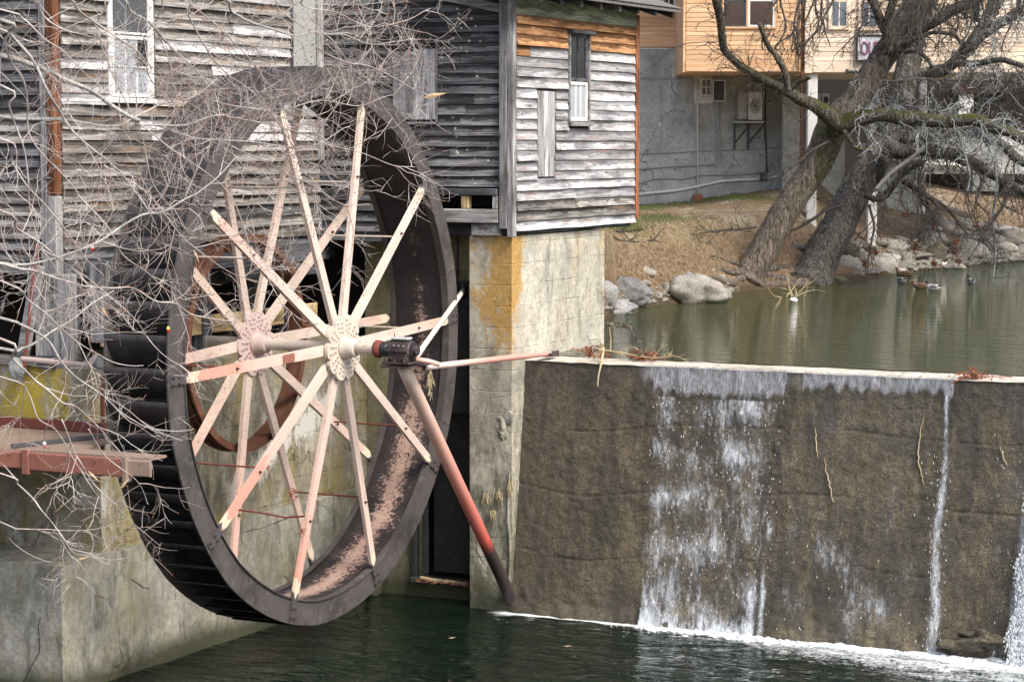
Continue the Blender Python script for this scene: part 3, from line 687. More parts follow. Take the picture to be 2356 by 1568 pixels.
# spalled hole with brown stone showing
p = onY(1163, 975, 4.10)
mb = MB(); mb.smooth = True; mb.blob(p, (.085, .022, .13), amp=1.6, sub=4, seed=1); mb.blob(p + Vector((-.03,.0,-.15)), (.05,.02,.07), amp=1.6, sub=4, seed=2); part(mb, 'exposed_stone', M_['foundlow'], PIER)
for (u, v, a) in ((1122,1135,.05),(1150,1130,.06),(1136,1175,.035),(1172,1110,.04)):
    mb = MB(); p = onY(u, v, 4.08)
    for k in range(12):
        q = p + Vector((random.gauss(0,a*.6), -ru(0,.03), random.gauss(0,a*.5))); mb.tube([q, q + Vector((ru(-.03,.03),-.01,-ru(.04,.12))), q + Vector((ru(-.05,.05),0,-ru(.12,.22)))], [.007,.005,.002], 4, False)
    t_ = part(mb, 'root_tuft', M_['straw'], PIER); t_['kind'] = 'stuff'
mb = MB(); p = onY(1172,1200,4.09); mb.tube([p + Vector((ru(-.02,.02), -.01, .75 - i*.25)) for i in range(8)], [.012,.02,.018,.03,.024,.02,.026,.014], 6); part(mb, 'lime_runnel', M_['found'], PIER)

def wob0(P):
    out = []
    for a, b in zip(P, P[1:]):
        for j in range(4): out.append(a.lerp(b, j / 4) + Vector((0, ru(-.008,.008) , ru(-.008,.008))))
    return out + [P[-1]]
# ------------------------------------------------------------------ foundation walls
FND = empty('mill_foundation', (-2.2, 1, ZW), 'stained grey concrete foundation wall with a sloping ledge behind the waterwheel', 'foundation wall')
mb = MB(); mb.smooth = True
rough_box(mb, (-9, -3.16, ZW - .4), (-1.95, 4.6, -2.56), .10, .02)
mb.obj('lower_wall', M_['foundlow'], FND)
mb = MB(); mb.smooth = True; rough_box(mb, (-8.5, -2.15, -2.6), (-2.08, 4.6, -.30), .08, .015); mb.obj('upper_wall', M_['found'], FND)
for pts in (((406,1308),(403,1322),(407,1340),(402,1356),(404,1378)), ((404,1322),(420,1316),(452,1310),(480,1300)), ((560,1222),(600,1215),(650,1195),(690,1180)), ((300,1330),(330,1350),(345,1352))):
    P = [onX(u, v, -1.945) for u, v in pts]; mb = MB(); mb.tube(wob0(P), [.002 + .003 * abs(math.sin(i * 1.7)) for i in range(len(P) * 4 - 3)], 4); part(mb, 'crack', M_['void'], FND)
P = [onY(u, v, -3.165) for u, v in ((93,1420),(88,1440),(90,1462),(92,1500),(78,1520),(62,1550),(54,1572))]; mb = MB(); mb.tube(wob0(P), [.0045] * (len(P) * 4 - 3), 4); part(mb, 'crack', M_['void'], FND)
mb = MB()
mb.smooth = True; rough_box(mb, (-9, -2.42, -1.25), (-2.05, -2.14, -.18), .08, .012); mb.obj('lichened_block', M_['block'], FND)
# pit back wall with the sluice opening
mb = MB(); mb.smooth = True
rough_box(mb, (-2.1, 4.6, ZW - .4), (-1.26, 5.0, 1.5), .09, .015, faces='xXyYZ')
rough_box(mb, (-1.26, 4.6, .55), (-.03, 5.0, 1.5), .09, .012)
rough_box(mb, (-1.26, 4.6, ZW - .4), (-.03, 5.0, -3.95), .09, .012)
mb.obj('pit_wall', M_['pit'], FND)
mb = MB(); mb.box((-3.4, 5.01, ZW - .4), (-.05, 7.3, 1.3)); mb.obj('culvert_void', M_['void'], FND)
p = onX(850, 1340, -1.95)
mb = MB(); mb.smooth = True; mb.blob((-1.86, 4.4, -3.6), (.14, .2, .75), amp=.3, sub=3); part(mb, 'buttress', M_['pit'], FND)
SG = empty('sluice_gate', (-.6, 4.5, -3.9), 'dark steel sluice gate in a frame between the wheel and the pier', 'sluice gate')
mb = MB(); mb.bbox((-1.05, 4.44, -1.36), (-.05, 4.5, .62), .01); mb.obj('gate_plate', M_['gatesteel'], SG)
for (a, b) in (((-1.26,4.50,-3.95),(-1.18,4.62,.55)), ((-1.08,4.52,-3.85),(-1.0,4.60,-1.37)), ((-.12,4.50,-3.93),(-.045,4.6,-1.38))):
    mb = MB(); mb.bbox(a, b, .008); mb.obj('gate_rail', M_['gatesteel'], SG)
mb = MB(); mb.bbox((-1.25, 4.45, -3.98), (-.06, 4.62, -3.90), .01); mb.obj('gate_sill', M_['darkmetal'], SG)
mb = MB(); mb.bbox((-1.0, 4.74, -3.84), (-.06, 4.80, -1.3), .01); mb.obj('gate_leaf', M_['gatesteel'], SG)
mb = MB(); x = onY(1053, 580, 4.4).x; mb.tube([(x, 4.4, .6), (x, 4.4, 1.75)], .022, 8); mb.tube([(x, 4.4, .72), (x, 4.4, .80)], .035, 8); mb.obj('gate_stem', M_['black'], SG)
mb = MB(); P = [onY(u, v, 4.42) for u, v in ((968,1328),(1000,1335),(1040,1338),(1078,1345))]; mb.tube(P, [.03,.035,.03,.022], 7); thing(mb, 'driftwood_stick', M_['straw'], 'pale driftwood stick lying on the sluice sill beside the pier', 'stick')
mb = MB()
for i in range(160):
    p = Vector((ru(-1.1, -.1), ru(4.34, 4.44), -3.95 + ru(0, .06))); q = Vector((ru(-1,1), ru(-1,1), ru(-.2,.3))).normalized() * ru(.02,.07); r_ = q.orthogonal().normalized()*.012
    mb.add([p, p+q+r_, p+q*1.1, p+q*.6-r_], [(0,1,2,3)])
thing(mb, 'leaf_litter', M_['leaf'], 'brown leaf litter caught on the sill of the sluice opening', 'leaf litter', kind='stuff')

# ------------------------------------------------------------------ the mill
MILL = empty('wooden_mill', (-2, 4, ZW), 'weathered clapboard mill with patched grey walls behind and beside the waterwheel', 'mill building')
XA, YB, YL = -2.6, 4.1, -2.3
def board(L, h, thick=.036, curl=0., seed=0., sag=0.):
    mb = MB(); n = max(2, int(L / .3)); vs = []
    for i in range(n + 1):
        x = L * i / n; j = .007 * noise.noise(Vector((x * 1.4 + seed, seed, 0))) + .004 * noise.noise(Vector((x * 6 + seed, seed, 2)))
        cu = curl * max(0, noise.noise(Vector((x * .9 + seed * 3, 1, seed)))) * 2.0
        z0 = j - sag * x; e = .004 * noise.noise(Vector((x*2+seed,5,0)))
        vs += [(x, -.002, h * 1.22 - sag * x), (x, .009 + e, h * 1.22 - sag * x), (x, thick + cu + e, z0 + h * .02), (x, thick * .15 + cu, z0)]
    fs = []
    for i in range(n):
        a = i * 4; b = a + 4
        for k in range(4): fs.append((a + k, a + (k+1)%4, b + (k+1)%4, b + k))
    fs += [(3,2,1,0), tuple(n*4 + k for k in range(4))]
    mb.add(vs, fs); return mb
def siding(par, O, ex, n, s0, s1, z0, z1, expo, mat, opens=(), seams=.35, curl=.0, jit=.006, sag=0., name='clapboard', minlen=.5, thick=.036, seamfn=None, extra=None):
    O = Vector(O); ex = Vector(ex); row = 0; z = z0; cnt = 0
    while z < z1 - .02:
        h = min(expo * (1 + ru(-.06, .06)), z1 - z + .01); iv = [(s0, s1)]
        zc = z + h * .5
        for (a, b, c, d) in opens:
            if c < zc < d:
                nv = []
                for (p, q) in iv:
                    if a > p: nv.append((p, min(a, q)))
                    if b < q: nv.append((max(b, p), q))
                    if a >= q or b <= p: 
                        if (p, q) not in nv and not (a > p) and not (b < q): nv.append((p, q))
                iv = [t for t in nv if t[1] - t[0] > .03]
        out = []
        for (p, q) in iv:
            if q - p > minlen * 2 and rnd() < seams:
                k = lerp(p, q, ru(.25, .75)); out += [(p, k), (k, q)]
            else: out.append((p, q))
        for (p, q) in out:
            g = .003; jz = ru(-jit, jit); b = board(q - p - 2 * g, h, thick * ru(.85, 1.25), curl, ru(0, 90), sag * ru(-.3, 1.))
            mt = mat(row, z, p, q) if callable(mat) else mat
            if not isinstance(mt, (list, tuple)): mt = [mt]
            b.obj(name, mt, par, frame(O + ex * (p + g) + Vector((0, 0, z + jz)), ex, n)); cnt += 1
        z += h; row += 1
    return cnt
def wallpart(name, a, b, mat='void'):
    mb = MB(); mb.box(a, b); return part(mb, name, M_[mat], MILL)
# backing of each wall (near-black, added so no light leaks through)
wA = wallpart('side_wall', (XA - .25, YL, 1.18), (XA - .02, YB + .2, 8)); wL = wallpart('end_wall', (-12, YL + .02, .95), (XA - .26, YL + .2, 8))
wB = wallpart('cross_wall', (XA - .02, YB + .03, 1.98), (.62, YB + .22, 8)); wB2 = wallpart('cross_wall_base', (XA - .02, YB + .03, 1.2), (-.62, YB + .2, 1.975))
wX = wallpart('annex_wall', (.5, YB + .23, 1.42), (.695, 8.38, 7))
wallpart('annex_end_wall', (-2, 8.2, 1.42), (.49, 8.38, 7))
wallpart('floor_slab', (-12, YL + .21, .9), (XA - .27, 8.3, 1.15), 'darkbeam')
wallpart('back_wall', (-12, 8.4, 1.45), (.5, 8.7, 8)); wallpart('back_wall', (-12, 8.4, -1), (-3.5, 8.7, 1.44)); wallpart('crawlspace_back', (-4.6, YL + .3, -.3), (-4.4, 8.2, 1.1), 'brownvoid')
wallpart('main_roof', (-12.5, -2.8, 8.0), (XA + .3, 9.2, 8.2), 'roof'); 
# openings (along, along, z, z)
w1a, w1b = onX(245,0,XA), onX(352,238,XA); wz = onX(245, 240, XA).z
OP_A = [(w1a.y - .02, w1b.y + .02, wz, 6.2), (onX(668,100,XA).y, YB - .02, 3.0, 8)]
def matA(row, z, p, q):
    if z < 1.75: return M_['grey'] if rnd() < .55 else M_['greydark']
    if z < 2.6: return M_['grey']
    if 2.6 <= z < 3.4 and q < 3: return M_['silver'] if rnd() < .55 else M_['grey']
    return M_['grey'] if rnd() < .8 else M_['silver']
siding(wA, (XA, 0, 0), (0,1,0), (1,0,0), YL + .12, YB - .02, 1.16, 5.2, .152, matA, OP_A, .55, .03, .012, .006)
siding(wL, (0, YL, 0), (1,0,0), (0,-1,0), -5.2, XA - .02, 1.0, 5.0, .152, lambda *a: M_['grey'] if rnd() < .5 else M_['greydark'], (), .15, .02, .01)
sh0, sh1 = onY(905, 160, YB - .03), onY(1003, 275, YB - .03)
OP_B = [(sh0.x - .02, sh1.x + .02, sh1.z - .03, 4.16)]
siding(wB, (0, YB, 0), (1,0,0), (0,-1,0), XA + .02, .55, 2.02, 5.4, .150, M_['greydark'], OP_B, .3, .006, .005)
siding(wB2, (0, YB, 0), (1,0,0), (0,-1,0), XA + .02, -.62, 1.2, 1.95, .150, M_['greydark'], (), .3, .006, .005)
# annex
s0, s1 = 4.10, 8.38
W2 = (onX(1303,78,.7).y, onX(1350,275,.7).y + .02, onX(1303,275,.7).z - .12, onX(1320,75,.7).z); W3 = (onX(1232,205,.7).y, onX(1273,408,.7).y + .02, onX(1250,408,.7).z, onX(1250,205,.7).z)
def matX(row, z, p, q):
    if z > 4.02: return M_['amber']
    if z > 3.80: return M_['amber'] if rnd() < .5 else M_['silver']
    if z < 1.75: return M_['silver'] if rnd() < .5 else M_['grey']
    return M_['silver']
siding(wX, (.7, 0, 0), (0,1,0), (1,0,0), s0, s1 - .02, 1.38, 4.52, .148, matX, [W2, W3], .35, .03, .006)
def timber(name, a, b, mat, par=MILL, bev=.01):
    # the grain (local x) follows the longest side
    d = [b[i] - a[i] for i in range(3)]; k = d.index(max(d)); c = [(a[i] + b[i]) / 2 for i in range(3)]; o = [i for i in range(3) if i != k]; mb = MB()
    mb.bbox((-d[k]/2, -d[o[0]]/2, -d[o[1]]/2), (d[k]/2, d[o[0]]/2, d[o[1]]/2), bev); E = [Vector([1. if i == q else 0. for i in range(3)]) for q in (k, o[0], o[1])]
    return mb.obj(name, M_[mat], par, Matrix(((E[0].x,E[1].x,E[2].x,c[0]),(E[0].y,E[1].y,E[2].y,c[1]),(E[0].z,E[1].z,E[2].z,c[2]),(0,0,0,1))))
timber('fascia_board', (.66, 4.05, 4.50), (.735, 8.42, 4.78), 'greenfascia')
timber('corner_board', (.50, 3.985, 1.42), (.625, 4.06, 5.4), 'post'); timber('corner_board', (.628, 3.99, 1.30), (.735, 4.09, 5.4), 'post')
timber('corner_board', (.66, 8.385, 1.45), (.75, 8.50, 4.7), 'rustpost')
timber('corner_board', (XA - .08, YL - .055, 2.0), (XA + .03, YL + .09, 5.0), 'rustpost'); timber('corner_board', (XA - .10, YL - .055, .95), (XA + .035, YL + .10, 1.99), 'post')
timber('corner_board', (XA - .2, YL - .05, 1.0), (XA - .105, YL + .02, 5.0), 'post')
# pale panel and post at the inner corner
timber('plain_panel', (XA - .01, onX(672,100,XA).y, 3.05), (XA + .02, onX(738,100,XA).y, 5.4), 'pipegrey')
timber('panel_batten', (XA - .01, onX(664,100,XA).y, 2.4), (XA + .04, onX(671,100,XA).y, 5.4), 'darkbeam'); timber('panel_batten', (XA + .03, YB - .11, 2.4), (XA + .12, YB - .03, 5.4), 'post')
for k, x in enumerate((onY(868,200,YB).x,)): timber('batten', (x, YB - .045, 3.2), (x + .05, YB - .005, 5.4), 'darkbeam')
# beams under the cross wall
timber('sill_beam', (-.62, 3.98, 1.90), (.47, 4.28, 2.0), 'darkbeam'); timber('sill_beam', (-.62, 3.99, 1.50), (.48, 4.2, 1.70), 'post')
timber('short_post', (-.62, 4.0, 1.705), (-.54, 4.1, 1.895), 'post'); timber('short_post', (-.13, 4.0, 1.705), (-.01, 4.12, 1.895), 'newwood'); timber('short_post', (.38, 4.0, 1.705), (.47, 4.14, 1.895), 'post')
timber('bearing_beam', (.02, 4.03, 1.315), (.49, 5.5, 1.49), 'post'); timber('bearing_beam', (-1.9, 4.25, 1.31), (.02, 4.5, 1.495), 'darkbeam')
wallpart('under_floor_void', (-1.9, 5.2, 1.45), (.49, 8.2, 2.0)); wallpart('annex_floor', (-1.9, 4.3, 1.72), (.49, 8.3, 1.97), 'void')
timber('annex_sill', (.50, 4.1, 1.33), (.69, 8.3, 1.41), 'darkbeam')
# long beam and posts under the main wall
timber('main_sill_beam', (XA - .15, YL + .1, .90), (XA + .06, YB + .2, 1.15), 'darkbeam'); timber('lower_beam', (XA - .05, 1.6, .70), (XA + .12, YB - .05, .88), 'darkbeam')
for y in (-2.1, -.2, .9, 2.3, 3.05):
    timber('crawlspace_post', (XA - .12, y, -.30), (XA + .06, y + .2, .895), 'darkbeam')
timber('cross_brace_plank', (XA - .02, -1.4, .0), (XA + .02, 4.0, .26), 'newwood'); 
mb = MB(); mb.tube([(XA + .04, 2.15, .24), (XA + .04, 2.15, -.28)], .012, 6); part(mb, 'hanger_rod', M_['darkmetal'], MILL)
for k, (y0_, z0_) in enumerate(((-1.2, .55), (.4, .40), (1.2, .62))): timber('loose_plank', (XA - .6, y0_, z0_), (XA - .5, y0_ + 1.2, z0_ + .2), 'darkbeam')
# porch posts at the near corner
a, b = onY(88,870,-2.35).x, onY(133,870,-2.35).x
timber('corner_post', (a, -2.4, -.17), (b - .005, -2.2, 1.0), 'post'); timber('corner_post', (b, -2.42, -.2), (onY(167,870,-2.35).x, -2.22, 1.0), 'post')
timber('corner_post', (onY(206,700,-2.3).x, -2.3, .15), (onY(236,700,-2.3).x, -2.15, 1.15), 'post')
mb = MB(); p0, p1 = onY(92,610,-2.45), onY(50,850,-2.45); M = frame(p1, (p0 - p1).normalized(), (0,-1,0)); mb.bbox((0,0,-.09),((p0-p1).length,.05,.09),.006,M); part(mb, 'diagonal_brace', M_['post'], MILL)
mb = MB(); mb.tube([onY(84,560,-2.6), onY(56,845,-2.6)], .022, 7); part(mb, 'red_rod', M_['redrod'], MILL)
mb = MB(); mb.tube([onY(50,825,-2.75), onY(205,840,-2.75)], .034, 9); mb.tube([onY(205,840,-2.75), onY(222,815,-2.6)], .03, 8); part(mb, 'pink_rail', M_['pinkpipe'], MILL)
mb = MB(); mb.smooth = True; mb.blob(onY(224,835,-2.5), (.10,.08,.08), amp=.5, sub=3); part(mb, 'lichened_stub', M_['twigpale'], MILL)
mb = MB(); mb.smooth = True; mb.blob(onY(40,850,-2.6), (.12,.08,.14), amp=.5, sub=3, seed=4); part(mb, 'lichened_stub', M_['twigpale'], MILL)
a = onY(88,862,-2.46); mb = MB(); mb.bbox((a.x-.02, -2.46, -.20), (a.x + .26, -2.405, -.03), .004); br = part(mb, 'steel_bracket', M_['darkmetal'], MILL)
for dx in (.08, .20): mb = MB(); mb.smooth = True; mb.blob((a.x + dx, -2.47, -.115), (.024,.015,.024), amp=0); part(mb, 'bolt_head', M_['galv'], br)
mb = MB(); P = [onY(236, v, -2.42) for v in (860, 930, 1000, 1060)]; mb.tube(P, .028, 7); part(mb, 'drain_pipe', M_['rustcap'], MILL)
timber('threshold_plank', (-5.5, -2.5, -.17), (a.x - .03, -2.2, -.06), 'grey')
# ---- windows of the mill
def sash(par, O, ex, n, w_, h_, nx, ny, gm, fm, fw=.045, bw=.018, reveal=0.):
    # frame, bars and panes of one sash in wall coordinates
    M = frame(O, ex, n); 
    mb = MB()
    for (a, b) in (((0,0,0),(w_,.035,fw)), ((0,0,h_-fw),(w_,.035,h_)), ((0,0,fw+.0005),(fw,.035,h_-fw-.0005)), ((w_-fw,0,fw+.0005),(w_,.035,h_-fw-.0005))): mb.bbox(a, b, .004, M)
    f = mb.obj('sash_frame', M_[fm], par)
    iw, ih = w_ - 2*fw, h_ - 2*fw
    for i in range(1, nx): mb = MB(); x = fw + iw*i/nx; mb.box((x-bw/2,.004,fw+.001),(x+bw/2,.028,h_-fw-.001),M); mb.obj('glazing_bar', M_[fm], f)
    for j in range(1, ny): mb = MB(); z = fw + ih*j/ny; mb.box((fw+.001,.006,z-bw/2),(w_-fw-.001,.026,z+bw/2),M); mb.obj('glazing_bar', M_[fm], f)
    for i in range(nx):
        for j in range(ny):
            mb = MB(); mb.box((fw+iw*i/nx+.001,.010,fw+ih*j/ny+.001),(fw+iw*(i+1)/nx-.001,.016,fw+ih*(j+1)/ny-.001),M)
            mb.obj('pane', M_[gm if not callable(gm) else gm(i,j)], f)
    return f
def hole_frame(O, ex, n, w_, h_, fm, t=.09, dep=.05, sill=True, name='window'):
    M = frame(O, ex, n); mb = MB()
    for (a, b) in (((-t,-.02,0),(-.001,dep,h_)), ((w_+.001,-.02,0),(w_+t,dep,h_)), ((-t,-.02,h_+.001),(w_+t,dep+.01,h_+t))): mb.bbox(a, b, .005, M)
    if sill: mb.bbox((-t-.02,-.02,-.07),(w_+t+.02,dep+.03,-.001),.005,M)
    return mb.obj(name, M_[fm], MILL)
y0 = w1a.y + .04; ww = w1b.y - w1a.y - .14; zb = wz + .09
wf = hole_frame((XA + .0, y0, zb), (0,1,0), (1,0,0), ww, 2.2, 'white', .07)
bk = MB(); bk.box((XA - .015, y0, zb), (XA - .005, y0 + ww, zb + 2.2)); part(bk, 'curtain', M_['darkbeam'], MILL)
sash(MILL, (XA + .012, y0 + .01, zb + .01), (0,1,0), (1,0,0), ww - .02, .80, 3, 2, lambda i, j: 'frost' if (i, j) != (2, 1) else 'glass', 'white')
sash(MILL, (XA + .002, y0 + .01, zb + .83), (0,1,0), (1,0,0), ww - .02, 1.2, 1, 1, 'screen', 'white', .03)
def tall(Wd, name, low, up, split):
    y, z, ww, hh = Wd[0] + .05, Wd[2] + .09, Wd[1] - Wd[0] - .10, Wd[3] - Wd[2] - .12
    hole_frame((.70, y, z), (0,1,0), (1,0,0), ww, hh, 'post', .045, .06, True, name)
    return y, z, ww, hh
y, z, ww, hh = tall(W2, 'window', 0, 0, 0)
sash(MILL, (.698, y + .01, z + .01), (0,1,0), (1,0,0), ww - .02, hh * .45, 3, 1, 'frost', 'white', .05, .03); sash(MILL, (.697, y + .01, z + .02 + hh * .45), (0,1,0), (1,0,0), ww - .02, hh * .54, 2, 1, 'glass', 'darkbeam', .05, .03)
mb = MB(); mb.bbox((.70, W2[0] - .02, W2[3] - .02), (.83, W2[1] + .05, W2[3] + .03), .005); part(mb, 'window_hood', M_['darkbeam'], MILL)
# boarded narrow window: vertical planks
BW = MB(); BW.bbox((.69, W3[0], W3[2]), (.70, W3[1], W3[3]), .002); bw_ = part(BW, 'boarded_window', M_['darkbeam'], MILL); yy = W3[0] + .03; L = W3[1] - W3[0] - .06
for f0, f1 in ((0,.34),(.35,.60),(.61,1.)):
    mb = MB(); M = frame((.702, yy + L*f0, W3[2] + .01), (0,0,1), (1,0,0)); mb.bbox((0,0,-L*(f1-f0)),(W3[3]-W3[2]-.04,.03,-.004),.003); mb.obj('shutter_plank', M_['plank'], bw_, M)
# shutter on the cross wall
SH_ = MB(); SH_.bbox((sh0.x - .02, YB - .012, sh1.z - .03), (sh1.x + .02, YB - .002, 4.17), .002); shb = part(SH_, 'shutter_opening', M_['void'], MILL)
for f0, f1 in ((0,.47),(.475,.85),(.855,1.)):
    mb = MB(); L = sh1.x - sh0.x; M = frame((sh0.x + L*f0, YB - .016, sh1.z), (0,0,1), (0,-1,0)); mb.bbox((0,0,-L*(f1-f0)+.002),(1.03 if f0 else 1.0,.04,-.002),.004); mb.obj('shutter_plank', M_['plank'], shb, M)
timber('shutter_stop', (sh1.x, YB - .06, sh1.z - .05), (sh1.x + .035, YB - .03, 4.12), 'post'); timber('shutter_stop', (sh0.x - .1, YB - .055, sh1.z - .08), (sh1.x, YB - .02, sh1.z - .035), 'post')
# sloping trim board top of cross wall
mb = MB(); p0, p1 = onY(1010, 0, YB - .06), onY(1160, 32, YB - .06); M = frame(p0, (p1 - p0).normalized(), (0,-1,0)); mb.bbox((-.3,0,0),((p1-p0).length,.03,.13),.004,M); part(mb, 'rake_board', M_['post'], MILL)
# annex roof with rafter tails
mb = MB(); mb.bbox((-.6, 3.3, 4.93), (1.15, 9.25, 4.985), .01); mb.v = [(x, y, z + (.7 - x) * .35 - (.02 if y > 8 else 0)) for x, y, z in mb.v]; ro = part(mb, 'annex_roof', M_['roof'], MILL)
for i in range(9):
    mb = MB(); y = 3.45 + i * .7; mb.bbox((.3, y, 4.80), (1.08, y + .07, 4.92), .005); mb.v = [(a_, b_, c_ + (.7 - a_) * .35) for a_, b_, c_ in mb.v]; part(mb, 'rafter_tail', M_['darkbeam'], ro)
for i in range(30):
    mb = MB(); y = 3.3 + i * .198; mb.bbox((.6, y, 4.987), (1.17, y + .19, 5.0), .003); mb.v = [(a_, b_, c_ + (.7 - a_) * .35) for a_, b_, c_ in mb.v]; part(mb, 'shingle', M_['roof'], ro)
wallpart('annex_upper', (-2.5, 4.33, 5.0), (.5, 8.2, 7)); 

# ------------------------------------------------------------------ steel platform (feed chute) at the left
PL = empty('feed_platform', (-1.5, -3.6, -1.2), 'rusty salmon steel platform with rolled edge jutting in to the wheel from the left', 'platform')
def strip(name, poly, z0, z1, mat):
    mb = MB(); mb.smooth = False; mb.prism(poly, z1 - z0, Matrix.Translation((0,0,z0))); return part(mb, name, M_[mat], PL)
YE = -4.15
strip('deck_plate', [(-6.5,-4.75),(-1.55,-4.17),(-.1,YE+.02),(.10,YE+.02),(.10,-3.80),(-1.15,-3.78),(-1.35,-2.44),(-6.5,-2.44)], -1.0, -.97, 'topsteel')
def edge(pts, z0, z1, name, mat, t=.03, out=(0,-1,0)):
    mb = MB(); mb.smooth = False; n = len(pts)
    prof = [(0, z1), (-.04, z1 + .002), (-.05, z1 - .012), (-.05, z0 + .012), (-.04, z0), (0, z0)]
    vs = []
    for (x, y) in pts:
        for (o, z) in prof: vs.append((x, y + o, z))
    k = len(prof); fs = [(i*k+j, i*k+(j+1)%k, (i+1)*k+(j+1)%k, (i+1)*k+j) for i in range(n-1) for j in range(k)]; fs += [tuple(range(k)), tuple((n-1)*k+j for j in range(k-1,-1,-1))]
    mb.add(vs, fs); return part(mb, name, M_[mat], PL)
edge([(-6.5,-4.75),(-4,-4.46),(-2.8,-4.31),(-1.62,-4.18)], -1.19, -.985, 'edge_channel', 'salmon')
edge([(-1.60,-4.20),(-1.2,-4.20),(-.6,-4.19),(-.22,-4.16)], -1.20, -.985, 'edge_channel', 'salmon'); edge([(-.21,-4.13),(.1,-4.10)], -1.19, -1.0, 'end_cap', 'topsteel')
mb = MB(); mb.bbox((-1.66,-4.26,-1.25),(-1.56,-4.20,-.96),.005); part(mb, 'joint_plate', M_['salmon'], PL)
mb = MB(); mb.bbox((-.24,-4.22,-1.26),(-.18,-4.1,-.97),.005); part(mb, 'joint_plate', M_['topsteel'], PL)
mb = MB(); mb.bbox((-6.5,-2.50,-.965),(-1.75,-2.44,-.84),.005); part(mb, 'angle_iron', M_['rustcap'], PL)
mb = MB(); M = frame((-1.9,-4.15,-.965),(.3,1,0),(1,-.3,0)); mb.bbox((0,0,0),(1.6,.04,.05),.004,M); part(mb, 'deck_rib', M_['darkmetal'], PL)
for i in range(12):
    mb = MB(); mb.smooth = True; x = -5.2 + i*.42; yy = lerp(-4.75,-4.18,(x+6.5)/4.9) if x < -1.6 else -4.2; mb.blob((x, yy-.055, -1.02), (.014,.01,.014), amp=0, sub=1); part(mb, 'rivet', M_['salmon'], PL)

# ------------------------------------------------------------------ waterwheel
WH = empty('waterwheel', (0, 0, 0), 'large steel waterwheel with cream spokes, dark riveted rims and black buckets', 'waterwheel')
RO, RI, WB = 3.65, 3.335, -.9; NS = 10; PH = math.radians(2.2)
def RX(a): return Matrix.Rotation(a, 4, 'X')
# angle convention: direction (0, cos a, sin a)
def ringseg(x0, x1, ri, ro, a0, a1, n, mat, name, par, M=None, smooth=True, flat=0.):
    mb = MB(); mb.smooth = smooth; vs = []; k = 4
    for i in range(n + 1):
        a = lerp(a0, a1, i / n); f = 1 - flat * math.sin(math.pi * i / n) * 0
        ca, sa = math.cos(a), math.sin(a)
        # slightly straightened segments, like the rolled plates of the real rim
        am = (a0 + a1) / 2; s = 1 + flat * (math.cos((a1 - a0) / 2) / math.cos(a - am) - 1)
        for (x, r) in ((x0, ri), (x1, ri), (x1, ro), (x0, ro)): vs.append((x, r * s * ca, r * s * sa))
    fs = []
    for i in range(n):
        for j in range(k): fs.append((i*k+j, i*k+(j+1)%k, (i+1)*k+(j+1)%k, (i+1)*k+j))
    fs += [(3,2,1,0), tuple(n*k + j for j in range(k))]
    mb.add(vs, fs); mb.sm = [False] * len(mb.f)
    return mb.obj(name, M_[mat], par, M)
DA = 2 * math.pi / NS
rivm = None
for side, (x0, x1) in enumerate(((-.012, .012), (WB - .012, WB + .012))):
    seg = None
    for i in range(NS):
        M = RX(i * DA + PH + DA * .31)
        # RX rotates y->z : direction (0,cos a,sin a)
        if seg is None:
            seg = ringseg(x0, x1, RI, RO, .0009, DA - .0009, 14, 'rim', 'rim_plate', WH, M, flat=.10)
            # inner angle flange
            mb = MB(); n = 14; 
            mb.smooth = False
            fl = ringseg(x1 - .08 if side == 0 else x0, x1 + .028 if side == 0 else x0 + .08, RI - .014, RI - .001, .001, DA - .001, 14, 'rim', 'rim_flange', seg, M, flat=.10)
            # rivets: one band round the inner edge and one curved row per bucket
            mb = MB()
            def riv1(x, r, a, q=.009):
                c = Vector((x, r*math.cos(a), r*math.sin(a))); e1 = Vector((0,math.cos(a),math.sin(a))); e2 = Vector((0,-math.sin(a),math.cos(a)))
                vs = [c + e1*q, c + e2*q, c - e1*q, c - e2*q, c + Vector((.007,0,0))]; mb.add(vs, [(0,1,4),(1,2,4),(2,3,4),(3,0,4)])
            for k in range(58): riv1(x1, (RI + .03) * (1 + 0*(math.cos(DA/2)/math.cos(DA*(k+.5)/58-DA/2)-1)), DA*(k+.5)/58, .007)
            for b in range(6):
                for k in range(11): t = k / 10; riv1(x1, lerp(RI + .06, RO - .03, t), DA*(b + .5)/6.4 + .02 - .085 * t ** 1.6 + .04, .007)
            for k in range(10): riv1(x1, lerp(RI + .03, RO - .03, k/9), .012, .007); riv1(x1, lerp(RI + .03, RO - .03, k/9), DA - .012, .007)
            rv = mb.obj('rivets', M_['rim'], seg, M); rv['kind'] = 'stuff'
            proto = (seg, fl, rv)
        else:
            c = copyobj(proto[0], M, WH); copyobj(proto[1], M, c); copyobj(proto[2], M, c)
